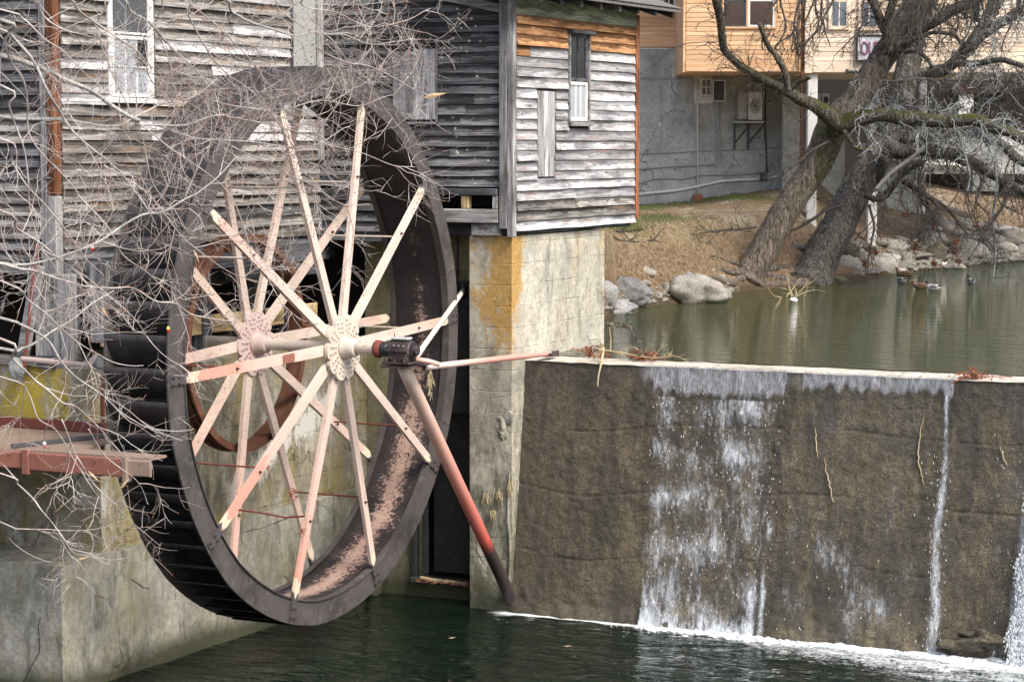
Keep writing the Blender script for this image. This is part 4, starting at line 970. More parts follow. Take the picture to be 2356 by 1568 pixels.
# the drum (sole) between the rims
for i in range(NS):
    M = RX(i * DA + PH + DA * .05); a0, a1 = .0006, DA - .0006; mb = MB(); mb.smooth = True; n = 12; vs = []
    for k in range(n + 1):
        a = lerp(a0, a1, k / n)
        for (x, r) in ((WB + .0125, RI), (-.0125, RI), (-.0125, RI + .010), (WB + .0125, RI + .010)): vs.append((x, r * math.cos(a), r * math.sin(a)))
    fs = [(k*4+j, k*4+(j+1)%4, (k+1)*4+(j+1)%4, (k+1)*4+j) for k in range(n) for j in range(4)] + [(3,2,1,0), tuple(n*4+j for j in range(4))]
    R_ = RX(i * DA + PH + DA * .05); mb.add([R_ @ Vector(p) for p in vs], fs); mb.sm = [True]*(len(mb.f)-2) + [False]*2; mb.sm = [False]*len(mb.f)
    mb.obj('drum_plate', M_['sole'], WH)
    # lap seam strip
    mb = MB(); vs = []; a = i*DA + PH + DA*.05
    mb.box((WB + .013, -.03, -.012), (-.013, .03, -.001), Matrix.Translation((0, (RI-.0)*math.cos(a), (RI-.0)*math.sin(a))) @ Matrix.Rotation(a - math.pi/2, 4, 'X') @ Matrix.Rotation(math.pi, 4, 'X') @ Matrix.Identity(4)); mb.obj('drum_seam', M_['bucket'], WH)
mb = MB(); mb.smooth = True; mb.lathe([(WB + .013, RI + .0115), (-.013, RI + .0115)], 160); mb.obj('drum_backing', M_['bucket'], WH)
# buckets
NB = 58; mb = MB(); mb.smooth = True; prof = [(RI + .012, .0), (RI + .09, -.012), (RI + .17, -.034), (RI + .24, -.062), (RI + .29, -.088), (RO + .004, -.112)]
vs = []
for (r, a) in prof:
    for t in (0, .009):
        rr = r - t if r > RI + .1 else r; aa = a + (t / 3.4 if r <= RI + .1 else 0)
        for i in range(9):
            x = lerp(WB + .0125, -.0125, i / 8); wob = .0
            vs.append((x, rr * math.cos(aa), rr * math.sin(aa)))
fs = []
for p in range(len(prof) - 1):
    for t in (0, 1):
        for i in range(8):
            a = (p*2 + t)*9 + i; b = ((p+1)*2 + t)*9 + i; fs.append((a, a+1, b+1, b))
p = len(prof) - 1
for i in range(8): a = p*2*9 + i; fs.append((a, a+1, a+10, a+9))
mb.add(vs, fs); bme = None
for i in range(NB):
    M = RX(i * 2 * math.pi / NB)
    if bme is None: bme = mb.obj('bucket', M_['bucket'], WH, M)
    else: copyobj(bme, M, WH)
# hubs
def hub(x, sgn, mat, bm):
    poly = []; 
    for i in range(NS):
        for k, (f, r) in enumerate(((.0, .375), (.03, .335), (.055, .375), (.10, .405), (.2, .428), (.35, .434), (.5, .436), (.65, .434), (.8, .428), (.92, .400), (.97, .38))):
            a = PH + (i + f - .5 + .02) * DA; poly.append((r * math.cos(a), r * math.sin(a)))
    M = Matrix(((0,0,1,0),(1,0,0,0),(0,1,0,0),(0,0,0,1)))
    mb = MB(); t = .045; mb.prism([p for p in poly], t, Matrix.Translation((x - t/2, 0, 0)) @ M); h = mb.obj('hub_disc', M_[mat], WH)
    mb = MB(); mb.smooth = True; x0 = x + sgn * t / 2
    mb.lathe([(x0, .0), (x0, .165), (x0 + sgn*.02, .150), (x0 + sgn*.10, .125), (x0 + sgn*.17, .118), (x0 + sgn*.18, .108), (x0 + sgn*.18, .06)], 36); mb.obj('hub_boss', M_[mat], WH)
    # bolts two rows of three per spoke
    bmesh_ = None
    for i in range(NS):
        for (r, o) in ((.215, -.03), (.275, -.035), (.335, -.045), (.235, .03), (.30, .038), (.36, .046)):
            a = PH + i * DA; e1 = Vector((0, math.cos(a), math.sin(a))); e2 = Vector((0, -math.sin(a), math.cos(a))); c = e1 * r + e2 * o + Vector((x0, 0, 0))
            if bmesh_ is None:
                mb = MB(); mb.smooth = False; mb.lathe([(0, .0), (0, .017), (sgn*.014, .017), (sgn*.014, .0095), (sgn*.028, .0095), (sgn*.028, 0)], 6); bmesh_ = mb.obj('hub_bolt', M_[mat], h, Matrix.Translation(c))
            else: copyobj(bmesh_, Matrix.Translation(c) @ RX(ru(0, 1)), h)
hub(.24, 1, 'hub', 0); hub(-1.12, 1, 'hubback', 0)
# spokes: channel bars from hub to rim
def chan(L):
    mb = MB(); w2 = .068; t = .010; dp = .052
    # face plate with tapered tip, flanges behind (local: x length, y width, z outwards)
    mb.prism([(0,-w2*.8),(.1,-w2),(L,-w2*.86),(L,w2*.86),(.1,w2),(0,w2*.8)], t, Matrix.Translation((0,0,-t)))
    for s in (-1, 1):
        y0_, y1_ = (s*w2 - s*.010, s*w2 - s*.0005) if s > 0 else (s*w2 + .0005, s*w2 + .010)
        mb.add([(.12,y0_,-t),(L*.93,y0_*.9,-t),(L*.93,y0_*.9,-t-dp*.6),(.12,y0_,-t-dp),(.12,y1_,-t),(L*.93,y1_*.9,-t),(L*.93,y1_*.9,-t-dp*.6),(.12,y1_,-t-dp)], [(0,1,2,3),(7,6,5,4),(0,4,5,1),(1,5,6,2),(2,6,7,3),(3,7,4,0)])
    return mb
REDF = [.05, .05, .05, .5, .95, 1., .0, .15, .35, .1]   # how red each front spoke is, filled below by angle
def place_spokes(xh, xr, back):
    L = math.hypot(3.60 - .17, xr - xh); base = chan(L); first = None; bolt = None; res = []
    for i in range(NS):
        a = PH + i * DA; p0 = Vector((xh, .17*math.cos(a), .17*math.sin(a))); p1 = Vector((xr, 3.60*math.cos(a), 3.60*math.sin(a)))
        ex = (p1 - p0).normalized(); ey = Vector((0, -math.sin(a), math.cos(a))); ez = ex.cross(ey)
        if ez.x < 0: ey = -ey; ez = -ez
        M = Matrix(((ex.x,ey.x,ez.x,p0.x),(ex.y,ey.y,ez.y,p0.y),(ex.z,ey.z,ez.z,p0.z),(0,0,0,1)))
        if first is None: first = base.obj('spoke', M_['spoke'], WH, M); o = first
        else: o = copyobj(first, M, WH)
        deg = math.degrees(a) % 360; red = {0:.35, 36:.05, 72:.25, 108:.12, 144:.75, 180:1.1, 216:1.15, 252:1.0, 288:.35, 324:.3}[int(round(deg/36)*36) % 360]
        if back: red = min(1., red*.7 + .25)
        o.color = (red, 1.1 if back else .4, 0, 1)
        # end plate with bolts on the rim
        for (r, s) in ((3.56, -.04), (3.56, .045), (3.44, -.04), (3.44, .045)):
            c = Vector((xr + .001, r*math.cos(a) - s*math.sin(a), r*math.sin(a) + s*math.cos(a)))
            if bolt is None: mb = MB(); mb.lathe([(0,.0),(0,.020),(.014,.020),(.014,.010),(.034,.010),(.034,0)], 6); bolt = mb.obj('spoke_bolt', M_['iron'], o, Matrix.Translation(c)); 
            else: copyobj(bolt, Matrix.Translation(c), o)
        # bolt rows half way out
        c = Vector((lerp(xh, xr, .62) + .002, 2.3*math.cos(a), 2.3*math.sin(a))); copyobj(bolt, Matrix.Translation(c), o)
        res.append((a, p0, p1))
    return res
FS = place_spokes(.215, .024, False); BS = place_spokes(-1.145, WB - .014, True)
# tie rods between front and back spokes
for i in range(NS):
    a = FS[i][0]; t = .60 if i % 2 == 0 else .60; f = FS[i][1].lerp(FS[i][2], t); b = BS[i][1].lerp(BS[i][2], t); sag = .05 if i == 7 else 0
    mb = MB(); mb.tube([f, f.lerp(b, .35) + Vector((0,0,-sag)), f.lerp(b, .7) + Vector((0,0,-sag*.3)), b], .013, 7); part(mb, 'tie_rod', M_['redrod'] if a > math.pi else M_['shaft'], WH)
    
# shaft and collar
mb = MB(); mb.smooth = True; mb.lathe([(-1.9,0),(-1.9,.078),(-.9,.080),(.26,.062),(.40,.064),(.41,.074),(.90,.076)], 28); mb.obj('shaft', M_['shaft'], WH)
mb = MB(); mb.smooth = True; mb.lathe([(.735,.078),(.735,.108),(.75,.116),(.79,.116),(.80,.108),(.83,.108),(.835,.078)], 28); mb.obj('shaft_collar', M_['rustcap'], WH)
mb = MB(); mb.smooth = True; mb.lathe([(.836,.08),(.836,.098),(.87,.10),(.90,.098),(.93,.094),(.94,.08)], 28); mb.obj('grease_collar', M_['grease'], WH)
# ring gear behind the back hub, bolted to the back spokes
mb = MB(); mb.smooth = True; mb.lathe([(-1.21,1.36),(-1.21,1.455),(-1.235,1.46),(-1.235,1.40),(-1.31,1.40),(-1.31,1.43),(-1.33,1.43),(-1.33,1.40),(-1.43,1.40),(-1.43,1.46),(-1.455,1.46),(-1.455,1.372),(-1.23,1.372),(-1.23,1.36)], 120, closed=True); mb.sm = [False]*len(mb.f); gr = mb.obj('ring_gear', M_['gear'], WH)
for i in range(NS):
    a = PH + i*DA + .05; mb = MB(); M = Matrix.Translation((0,0,0)) @ RX(a); mb.bbox((-1.22,1.34,-.03),(-1.14,1.47,.03),.005,M); part(mb, 'gear_lug', M_['gear'], gr)
# counter rivets on the spokes' name plate
a = PH + 5*DA; 
p = FS[5][1].lerp(FS[5][2], .305) ; mb = MB(); M = frame(p + Vector((.012,0,0)), (FS[5][2]-FS[5][1]).normalized(), (1,0,.0)); mb.bbox((-.12,0,-.055),(.12,.006,.055),.002,M); part(mb, 'maker_plate', M_['salmon'], WH)

# ------------------------------------------------------------------ bearing and its braces
BR = empty('bearing_stand', (1.1, 0, ZW), 'dark greasy pillow block bearing carried on a slanting red pole and two rails', 'bearing stand')
BX = 1.12
mb = MB(); mb.bbox((BX-.20,-.185,-.175),(BX+.20,.185,-.145),.006); mb.obj('base_plate', M_['iron'], BR); mb = MB(); mb.bbox((BX-.21,-.20,-.215),(BX+.22,.20,-.195),.004); mb.bbox((BX-.1,.05,-.20),(BX+.30,.26,-.178),.004); mb.obj('bearing_shelf', M_['iron'], BR)
mb = MB(); mb.bbox((BX-.14,-.135,-.144),(BX+.14,.135,-.045),.012); mb.obj('block_foot', M_['iron'], BR)
mb = MB(); mb.smooth = False; mb.lathe([(BX-.16,.0),(BX-.16,.105),(BX-.15,.125),(BX+.15,.125),(BX+.165,.11),(BX+.165,.0)], 30); mb.bbox((BX-.15,-.128,-.06),(BX+.15,.128,.0),.01); mb.bbox((BX-.155,-.15,-.02),(BX+.155,.15,.012),.006); mb.obj('bearing_housing', M_['iron'], BR)
mb = MB(); mb.smooth = False; mb.lathe([(BX+.166,.0),(BX+.166,.105),(BX+.185,.105),(BX+.19,.085),(BX+.19,.0)], 28); mb.obj('bearing_seal', M_['black'], BR)
mb = MB(); mb.lathe([(BX+.19,.0),(BX+.19,.068),(BX+.235,.066),(BX+.24,.055),(BX+.24,.0)], 24); mb.obj('shaft_end', M_['iron'], BR)
for a in (0, 2.1, 4.2): mb = MB(); mb.lathe([(0,0),(0,.011),(.01,.011),(.01,0)], 6); mb.obj('end_screw', M_['grease'], BR, Matrix.Translation((BX+.241, .035*math.cos(a), .035*math.sin(a))))
for (dx, dy) in ((-.15,-.165),(-.02,-.165),(.12,-.165),(-.15,.165),(.12,.165)):
    mb = MB(); mb.tube([(BX+dx,dy,-.145),(BX+dx,dy,-.118)], .022, 6); mb.tube([(BX+dx,dy,-.118),(BX+dx,dy,-.09)], .012, 8); part(mb, 'anchor_bolt', M_['iron'], BR)
for dx in (-.09, .09): mb = MB(); mb.smooth = True; mb.blob((BX+dx,-.14,-.10), (.018,.014,.018), amp=.05); part(mb, 'side_bolt', M_['iron'], BR)
for dx in (-.06,.01,.08): mb = MB(); mb.smooth = True; mb.blob((BX+dx,-.105,.062), (.016,.016,.008), amp=.1); part(mb, 'cap_screw', M_['enamel'], BR)
mb = MB(); mb.bbox((BX-.13,-.07,.128),(BX+.13,.07,.168),.018); mb.obj('oil_cover', M_['enamel'], BR)
mb = MB(); mb.tube([(BX-.09,-.03,.165),(BX-.095,-.03,.22)], .006, 6); mb.tube([(BX+.06,.0,.168),(BX+.06,.0,.19)], .008, 6); mb.obj('oil_nipple', M_['black'], BR)
# main pole
p0, p1 = Vector((1.10, .06, -.20)), onZ(1196, 1418, ZW - .15); 
mbp = MB(); mbp.smooth = True; L = (p1 - p0).length; mbp.tube([(L*i/20, 0, 0) for i in range(21)], .090, 20); M = frame(p0, (p1 - p0).normalized(), (1,0,0) if abs((p1-p0).normalized().x) < .9 else (0,0,1))
n_ = Vector((1,0,0)); ex = (p1-p0).normalized(); n_ = (n_ - ex * n_.dot(ex)).normalized(); mbp.obj('main_pole', M_['brace'], BR, frame(p0, ex, n_))
# rail to the dam crest
q0, q1 = Vector((1.30, .25, -.24)), onZ(1256, 813, -.42); ex = (q1-q0).normalized(); n_ = (Vector((0,0,1)) - ex*ex.z).normalized(); L = (q1-q0).length
mb = MB(); mb.smooth = True; mb.tube([(L*i/12,0,0) for i in range(13)], .042, 14, cap=False); mb.tube([(L*i/12,0,0) for i in range(13)], .034, 14, cap=False); mb.obj('crest_rail', M_['brace2'], BR, frame(q0, ex, n_))
mb = MB(); M = frame(q1, ex, n_); mb.bbox((-.02,-.05,-.09),(.30,-.035,.09),.004,M); mb.bbox((.02,-.05,-.095),(.30,.04,-.085),.004,M); mb.obj('crest_bracket', M_['iron'], BR)
for dx in (.10,.2): mb = MB(); mb.smooth = True; mb.blob(M @ Vector((dx,-.02,0)), (.022,.022,.022), amp=.1); part(mb, 'bracket_bolt', M_['iron'], BR)
# short bent rail stub by the bearing
mb = MB(); mb.smooth = True; mb.tube([(1.25,.12,-.13),(1.38,.22,-.15),(1.48,.34,-.20)], .034, 10); mb.obj('rail_stub', M_['brace2'], BR)
# strut to the gate wall
q0, q1 = Vector((1.24, .16, -.10)), onY(1066, 668, 4.42); ex = (q1-q0).normalized(); n_ = (Vector((0,0,1)) - ex*ex.z).normalized(); L = (q1-q0).length
mb = MB(); mb.smooth = True; mb.tube([(L*i/8,0,0) for i in range(9)], .036, 12); mb.obj('wall_strut', M_['brace3'], BR, frame(q0, ex, n_))
mb = MB(); mb.smooth = True; mb.blob(q1, (.07,.07,.12), amp=.4, sub=2); part(mb, 'strut_socket', M_['black'], BR)
# ------------------------------------------------------------------ building across the pond
B2 = empty('waterside_building', onD(1640, 480, 60.3), 'two storey building across the pond, orange cedar siding over grey walls and white columns', 'building')
FV = FH.copy(); NV = -FV          # the front faces the camera side of the pond
def bl(u, v, D): return onD(u, v, D)
def wbox(name, u0, v0, u1, v1, D, th, mat, par=B2, bev=.0, ret=False):
    # box whose front face covers the photo rectangle at depth D, going th metres back
    a = onD(u0, v1, D); b = onD(u1, v0, D); w_ = (b - a).dot(RT); h = b.z - a.z
    M = Matrix(((RT.x, FV.x, 0, a.x), (RT.y, FV.y, 0, a.y), (0, 0, 1, a.z), (0, 0, 0, 1)))
    mb = MB()
    if bev: mb.bbox((0,0,0),(w_,th,h),bev)
    else: mb.box((0,0,0),(w_,th,h))
    return mb.obj(name, M_[mat], par, M)
def wtube(name, uv, D, r, mat, par=B2, off=.03):
    mb = MB(); mb.smooth = True; mb.tube([onD(u, v, D - off) for u, v in uv], r, 7); return part(mb, name, M_[mat], par)
D1, D2 = 60.5, 57.2
g1 = wbox('grey_wall', 1380, 112, 1800, 520, D1, .3, 'stucco')
for u in (1520, 1733, 1645): wbox('panel_joint', u, 113, u + 1.6, 500, D1 - .012, .012, 'pipegrey', g1)
wbox('grey_wall', 1800, 168, 1842, 500, D1 - .8, 1.2, 'stucco')
wl = wbox('recessed_wall', 1380, -300, 1577, 110, D1 - .02, .2, 'siding')
wo = wbox('upper_wall', 1575, -300, 1850, 166, D2, 6, 'siding'); wo2 = wbox('upper_wall', 1850, -300, 2700, 168, D2 + .02, 6, 'sidingpale')
def sid2(par, u0, u1, v0, v1, D, expo, mat, opens=(), last=.22, seams=.5):
    z0 = onD(u0, v1, D).z; z1 = onD(u0, v0, D).z; a = onD(u0, 330, D)
    x1 = (onD(u1, 330, D) - a).dot(RT); O = Vector((a.x, a.y, 0)); op = []
    for (p, q, r, s_) in opens: op.append(((onD(p,330,D)-a).dot(RT), (onD(q,330,D)-a).dot(RT), onD(p,s_,D).z, onD(p,r,D).z))
    siding(par, O + NV*.002, RT, NV, 0, x1, z0 + last, z1, expo, mat, op, seams, 0, .002, 0, thick=.022)
    wd = board(x1 - .01, last, .03, 0, 3); wd.obj('bottom_board', M_[mat], par, frame(O + NV*.002 + Vector((0,0,z0)), RT, NV))
def sidm(*a, **k):
    a = list(a); nm = a[6]; 
    global board
    z0 = onD(a[1], a[4], a[5]).z; z1 = onD(a[1], a[3], a[5]).z; p = onD(a[1], 330, a[5]); x1 = (onD(a[2], 330, a[5]) - p).dot(RT); O = Vector((p.x, p.y, 0)); D = a[5]; op = []
    for (q0, q1, r, s_) in k.get('opens', ()): op.append(((onD(q0,330,D)-p).dot(RT), (onD(q1,330,D)-p).dot(RT), onD(q0,s_,D).z, onD(q0,r,D).z))
    last = k.get('last', .2)
    siding(a[0], O + NV*.003, RT, NV, 0, x1, z0 + last, z1, .112, M_[nm], op, k.get('seams', .3), 0, .002, 0, name='siding_board', thick=.022)
    wd = board(x1 - .01, last, .032, 0, 3); wd.obj('bottom_board', M_[nm], a[0], frame(O + NV*.003 + Vector((0,0,z0)), RT, NV))
sidm(wl, 1442, 1572, -25, 109, D1 - .02, 'siding', last=.30)
sidm(wo, 1577, 1838, -25, 165, D2, 'siding', opens=[(1663,1785,-60,66)], last=.30)
sidm(wo2, 1869, 2420, -25, 167, D2 + .02, 'sidingpale', opens=[(1906,1955,-60,67),(1974,2024,-60,68),(2228,2262,-60,60),(2330,2372,-60,35)], last=.28)
wbox('corner_board', 1571, -200, 1577, 167, D2 - .03, .1, 'siding', bev=.01); wbox('corner_board', 1851, -200, 1868, 169, D2 - .04, .2, 'sidingpale', bev=.01)
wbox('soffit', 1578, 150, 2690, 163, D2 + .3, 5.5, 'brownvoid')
wbox('downspout', 1840, -200, 1849.5, 395, D2 - .16, .1, 'rustpost', bev=.02)
# windows above
def win(u0, v0, u1, v1, D, gm, fm, nx=1, ny=1, par=B2, fr=.05):
    a = onD(u0, v1, D); b = onD(u1, v0, D); w_ = (b-a).dot(RT); h = b.z - a.z
    return sash(par, a + NV*.03, RT, NV, w_, h, nx, ny, gm, fm, fr, .03)
def casing(u0, v0, u1, v1, D, mat, t=.08):
    a = onD(u0, v1, D); b = onD(u1, v0, D); w_ = (b-a).dot(RT); h = b.z - a.z; M = frame(a + NV*.02, RT, NV); mb = MB()
    for (p, q) in (((-t,-.1,-t),(w_+t,.05,-.001)), ((-t,-.1,h+.001),(w_+t,.05,h+t)), ((-t,-.1,0),(-.001,.05,h)), ((w_+.001,-.1,0),(w_+t,.05,h))): mb.bbox(p, q, .006, M)
    return mb.obj('window', M_[mat], B2)
for (u0, v0, u1, v1, g_, f_, nx, cm) in ((1665,-58,1717,62,'redglass','darkbeam',1,'siding'), (1721,-58,1782,62,'redglass','white',1,'siding'), (1910,-58,1951,64,'blueglass','sidingpale',2,'sidingpale'), (1978,-58,2020,66,'blueglass','sidingpale',2,'sidingpale'), (2231,-58,2258,56,'glass','white',1,'sidingpale'), (2333,-58,2369,31,'glass','white',2,'sidingpale')):
    cz = casing(u0, v0, u1, v1, D2, cm, .05); win(u0, v0, u1, v1, D2, g_, f_, nx, 2, cz, .04)
wbox('mullion', 1716.5, -60, 1721.5, 63, D2 - .06, .05, 'white')
cz = casing(1524, -40, 1553, 26, D1 - .02, 'sidingpale', .05); win(1524, -40, 1553, 26, D1 - .02, 'glass', 'white', 2, 2, cz, .04)
# ground floor window with screen, hung under the overhang
wn = wbox('window', 1597, 172, 1640, 238, D1 - .02, .02, 'white', B2); win(1611, 180, 1638, 222, D1 - .02, 'glass', 'white', 2, 2, wn, .05)
sc_ = wbox('screen_panel', 1641, 185, 1668, 232, D1 - .32, .03, 'screen', wn)
for (a_, b_, c_, d_) in ((1640,184,1669,186.5),(1640,231,1669,233.5),(1640,186.7,1642.5,230.8),(1666.5,186.7,1669,230.8)): wbox('screen_frame', a_, b_, c_, d_, D1 - .36, .05, 'white', wn)
# pipes and conduits on the grey wall
wtube('white_pipe', [(1605,183),(1601,232),(1605,238),(1605,460)], D1, .024, 'white'); wtube('white_pipe', [(1600,183),(1600,236)], D1, .018, 'white')
wtube('conduit', [(1459,355),(1605,348),(1720,343),(1800,338)], D1, .014, 'pipegrey'); wtube('conduit', [(1459,390),(1560,382),(1620,380),(1646,377)], D1, .02, 'pipegrey')
wtube('conduit', [(1455,427),(1480,418),(1508,410),(1540,410),(1570,412),(1608,403),(1700,401),(1766,396)], D1, .02, 'pipegrey'); wtube('water_pipe', [(1455,449),(1500,444),(1560,438),(1610,428),(1660,417),(1700,414),(1752,413)], D1, .036, 'white'); wtube('water_pipe', [(1766,411),(1798,404)], D1, .036, 'white')
wtube('conduit', [(1655,234),(1654,300),(1655,358),(1650,372),(1646,376)], D1, .024, 'pipegrey'); wtube('conduit', [(1462,178),(1540,181),(1575,180),(1584,172)], D1, .012, 'pipegrey')
wtube('cable', [(1761,205),(1761,300),(1764,380),(1764,396)], D1, .02, 'darkmetal'); wtube('conduit', [(1716,316),(1750,316)], D1, .012, 'pipegrey')
wbox('junction_box', 1750, 303, 1757, 328, D1 - .08, .08, 'pipegrey', bev=.01); wbox('junction_box', 1750, 398, 1765, 415, D1 - .1, .1, 'darkmetal', bev=.01); wbox('junction_box', 1643, 374, 1650, 385, D1 - .07, .07, 'pipegrey', bev=.01); wbox('wall_tag', 1515.5, 281, 1520, 292, D1 - .02, .02, 'white')
for (u, v) in ((1482,371),(1553,366),(1620,363),(1686,359),(1747,356),(1481,393),(1551,388),(1685,379)): wbox('wall_hook', u, v, u+4, v+2, D1 - .05, .05, 'darkmetal'); 
# columns
def column(u0, u1, vt, D, vb=None):
    a = onD((u0+u1)/2, 330, D); g_ = gh(a) - .1; top = onD(u0, vt, D).z; wd = (onD(u1,330,D)-onD(u0,330,D)).length
    M = Matrix(((RT.x, FV.x, 0, a.x), (RT.y, FV.y, 0, a.y), (0,0,1,g_), (0,0,0,1))); mb = MB(); mb.bbox((-wd/2,0,0),(wd/2,wd,top-g_),.02); return mb.obj('column', M_['whitecol'], B2, M)
column(1857, 1880, 169, 56.6 + .7); column(1998, 2020, 169, 58.5); column(2116, 2131, 169, 66); 
wbox('porch_pipe', 2139, 200, 2143.5, 442, 66.2, .06, 'acwhite')
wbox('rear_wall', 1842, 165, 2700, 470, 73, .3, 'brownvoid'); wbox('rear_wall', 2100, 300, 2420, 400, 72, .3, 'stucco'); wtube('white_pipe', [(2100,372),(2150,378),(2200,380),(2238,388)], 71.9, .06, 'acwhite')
wbox('grey_footing', 1985, 330, 2112, 500, 66, .4, 'stucco'); wbox('grey_footing', 2238, 355, 2296, 440, 66.5, 1.0, 'stucco'); wbox('grey_wall', 1890, 290, 1945, 470, 62.5, .4, 'stucco')
wbox('rear_door', 2205, 215, 2240, 300, 72.8, .1, 'whitecol'); wbox('rear_panel', 2190, 190, 2330, 215, 72.7, .1, 'redglass')
wbox('bright_gap_panel', 2305, 300, 2332, 345, 71.8, .1, 'white')  # white panel stands in for the brightness of a gap
# sign with serif lettering
a = onD(1972, 138, D2); b = onD(2032, 84, D2); w_ = (b-a).dot(RT); h = b.z - a.z
SG2 = empty('mill_sign', onD(2000, 138, D2 - .1), 'white framed wall sign with red lettering partly hidden behind the leaning trunk', 'sign')
M = frame(a + NV*.06, RT, NV); mb = MB(); mb.box((0,0,0),(w_,.03,h),M); mb.obj('sign_board', M_['signwhite'], SG2)
mb = MB(); t = .035
for (p, q) in (((-t,0,-t),(w_+t,.06,0)), ((-t,0,h),(w_+t,.06,h+t)), ((-t,0,.001),(0,.06,h-.001)), ((w_,0,.001),(w_+t,.06,h-.001))): mb.bbox(p, q, .004, M)
mb.obj('sign_frame', M_['darkbeam'], SG2)
def text(s_, size, M, mat, par, name='lettering', depth=.006):
    cu = bpy.data.curves.new(name, 'FONT'); cu.body = s_; cu.size = size; cu.extrude = depth; o = bpy.data.objects.new('tmp', cu); COL.objects.link(o)
    dg = bpy.context.evaluated_depsgraph_get(); me = bpy.data.meshes.new_from_object(o.evaluated_get(dg)); bpy.data.objects.remove(o); me.materials.clear(); me.materials.append(M_[mat])
    return link(bpy.data.objects.new(name, me), M, par)
TM = Matrix(((RT.x*.5, 0, NV.x, 0), (RT.y*.5, 0, NV.y, 0), (0, 1, 0, 0), (0, 0, 0, 1)))
o_ = a + NV*.105 + RT*.06 + Vector((0,0,.12)); text('OLD', .46, Matrix.Translation(o_ + RT*.015 - NV*.004 - Vector((0,0,.012))) @ TM, 'signblue', SG2); text('OLD', .46, Matrix.Translation(o_ + NV*.002) @ TM, 'signred', SG2)
# flood light under the eave
FL = MB(); FL.bbox((0,0,0),(.16,.12,.11),.02); 
FLo = empty('flood_light', onD(1960,165,D2-.2), 'small dark flood light on the lower edge of the pale siding', 'light fixture')
wbox('mount', 1947, 159, 1953, 170, D2 - .12, .1, 'darkmetal', FLo, .01); wbox('lamp_head', 1954, 162, 1974, 169, D2 - .3, .14, 'darkmetal', FLo, .02)
# ---- air conditioners
def acunit(u0, v0, u1, v1, D, label, bracket=True):
    a = onD(u0, v1, D); b = onD(u1, v0, D); w_ = (b-a).dot(RT); h = b.z-a.z; A = empty('air_conditioner', a + RT*w_/2, label, 'air conditioner')
    M = Matrix(((RT.x, FV.x, 0, a.x), (RT.y, FV.y, 0, a.y), (0,0,1,a.z), (0,0,0,1))); s_ = w_*.42
    mb = MB(); mb.bbox((s_,0,0),(w_,.30,h),.015); cs = mb.obj('case', M_['acwhite'], A, M)
    mb = MB(); mb.bbox((0,.12,0),(s_-.002,.42,h),.01); mb.obj('coil_side', M_['acgrille'], A, M)
    for k in range(14): z = h*(.06 + .9*k/14); mb = MB(); mb.box((.015,.095,z),(s_-.03,.119,z+.022)); mb.obj('slat', M_['acwhite'], A, M)
    r = min(w_-s_, h)*.42; c = Vector(((w_+s_)/2, -.004, h*.5)); mb = MB()
    for rr in (r, r*.72, r*.44, r*.18): 
        pts = [c + Vector((rr*.85*math.cos(t*.3142*1), 0, rr*1.25*math.sin(t*.3142))) for t in range(21)]; mb.tube(pts, .007, 4, False)
    for t in range(10): an = t*.628; mb.tube([c, c + Vector((r*.85*math.cos(an),0,r*1.25*math.sin(an)))], .005, 4, False)
    mb.obj('fan_grille', M_['darkmetal'], cs, M)
    if bracket:
        mb = MB(); mb.bbox((-.12,-.02,-.08),(w_+.05,.42,-.03),.01); mb.obj('shelf', M_['galv'], A, M)
        for x in (-.08, w_*.45):
            mb = MB(); mb.box((x,.40,-.75),(x+.05,.45,-.081)); mb.obj('bracket_leg', M_['darkmetal'], A, M); mb = MB(); mb.tube([(x+.02,.42,-.6),(x+.40,.05,-.09)], .022, 6); mb.obj('bracket_strut', M_['darkmetal'], A, M)
    return A
acunit(1699, 211, 1754, 276, D1 - .5, 'white air conditioner on a steel bracket on the grey wall')
acunit(1883, 216, 1908, 243, 64, 'small air conditioner in the dark recess behind the white column', False)

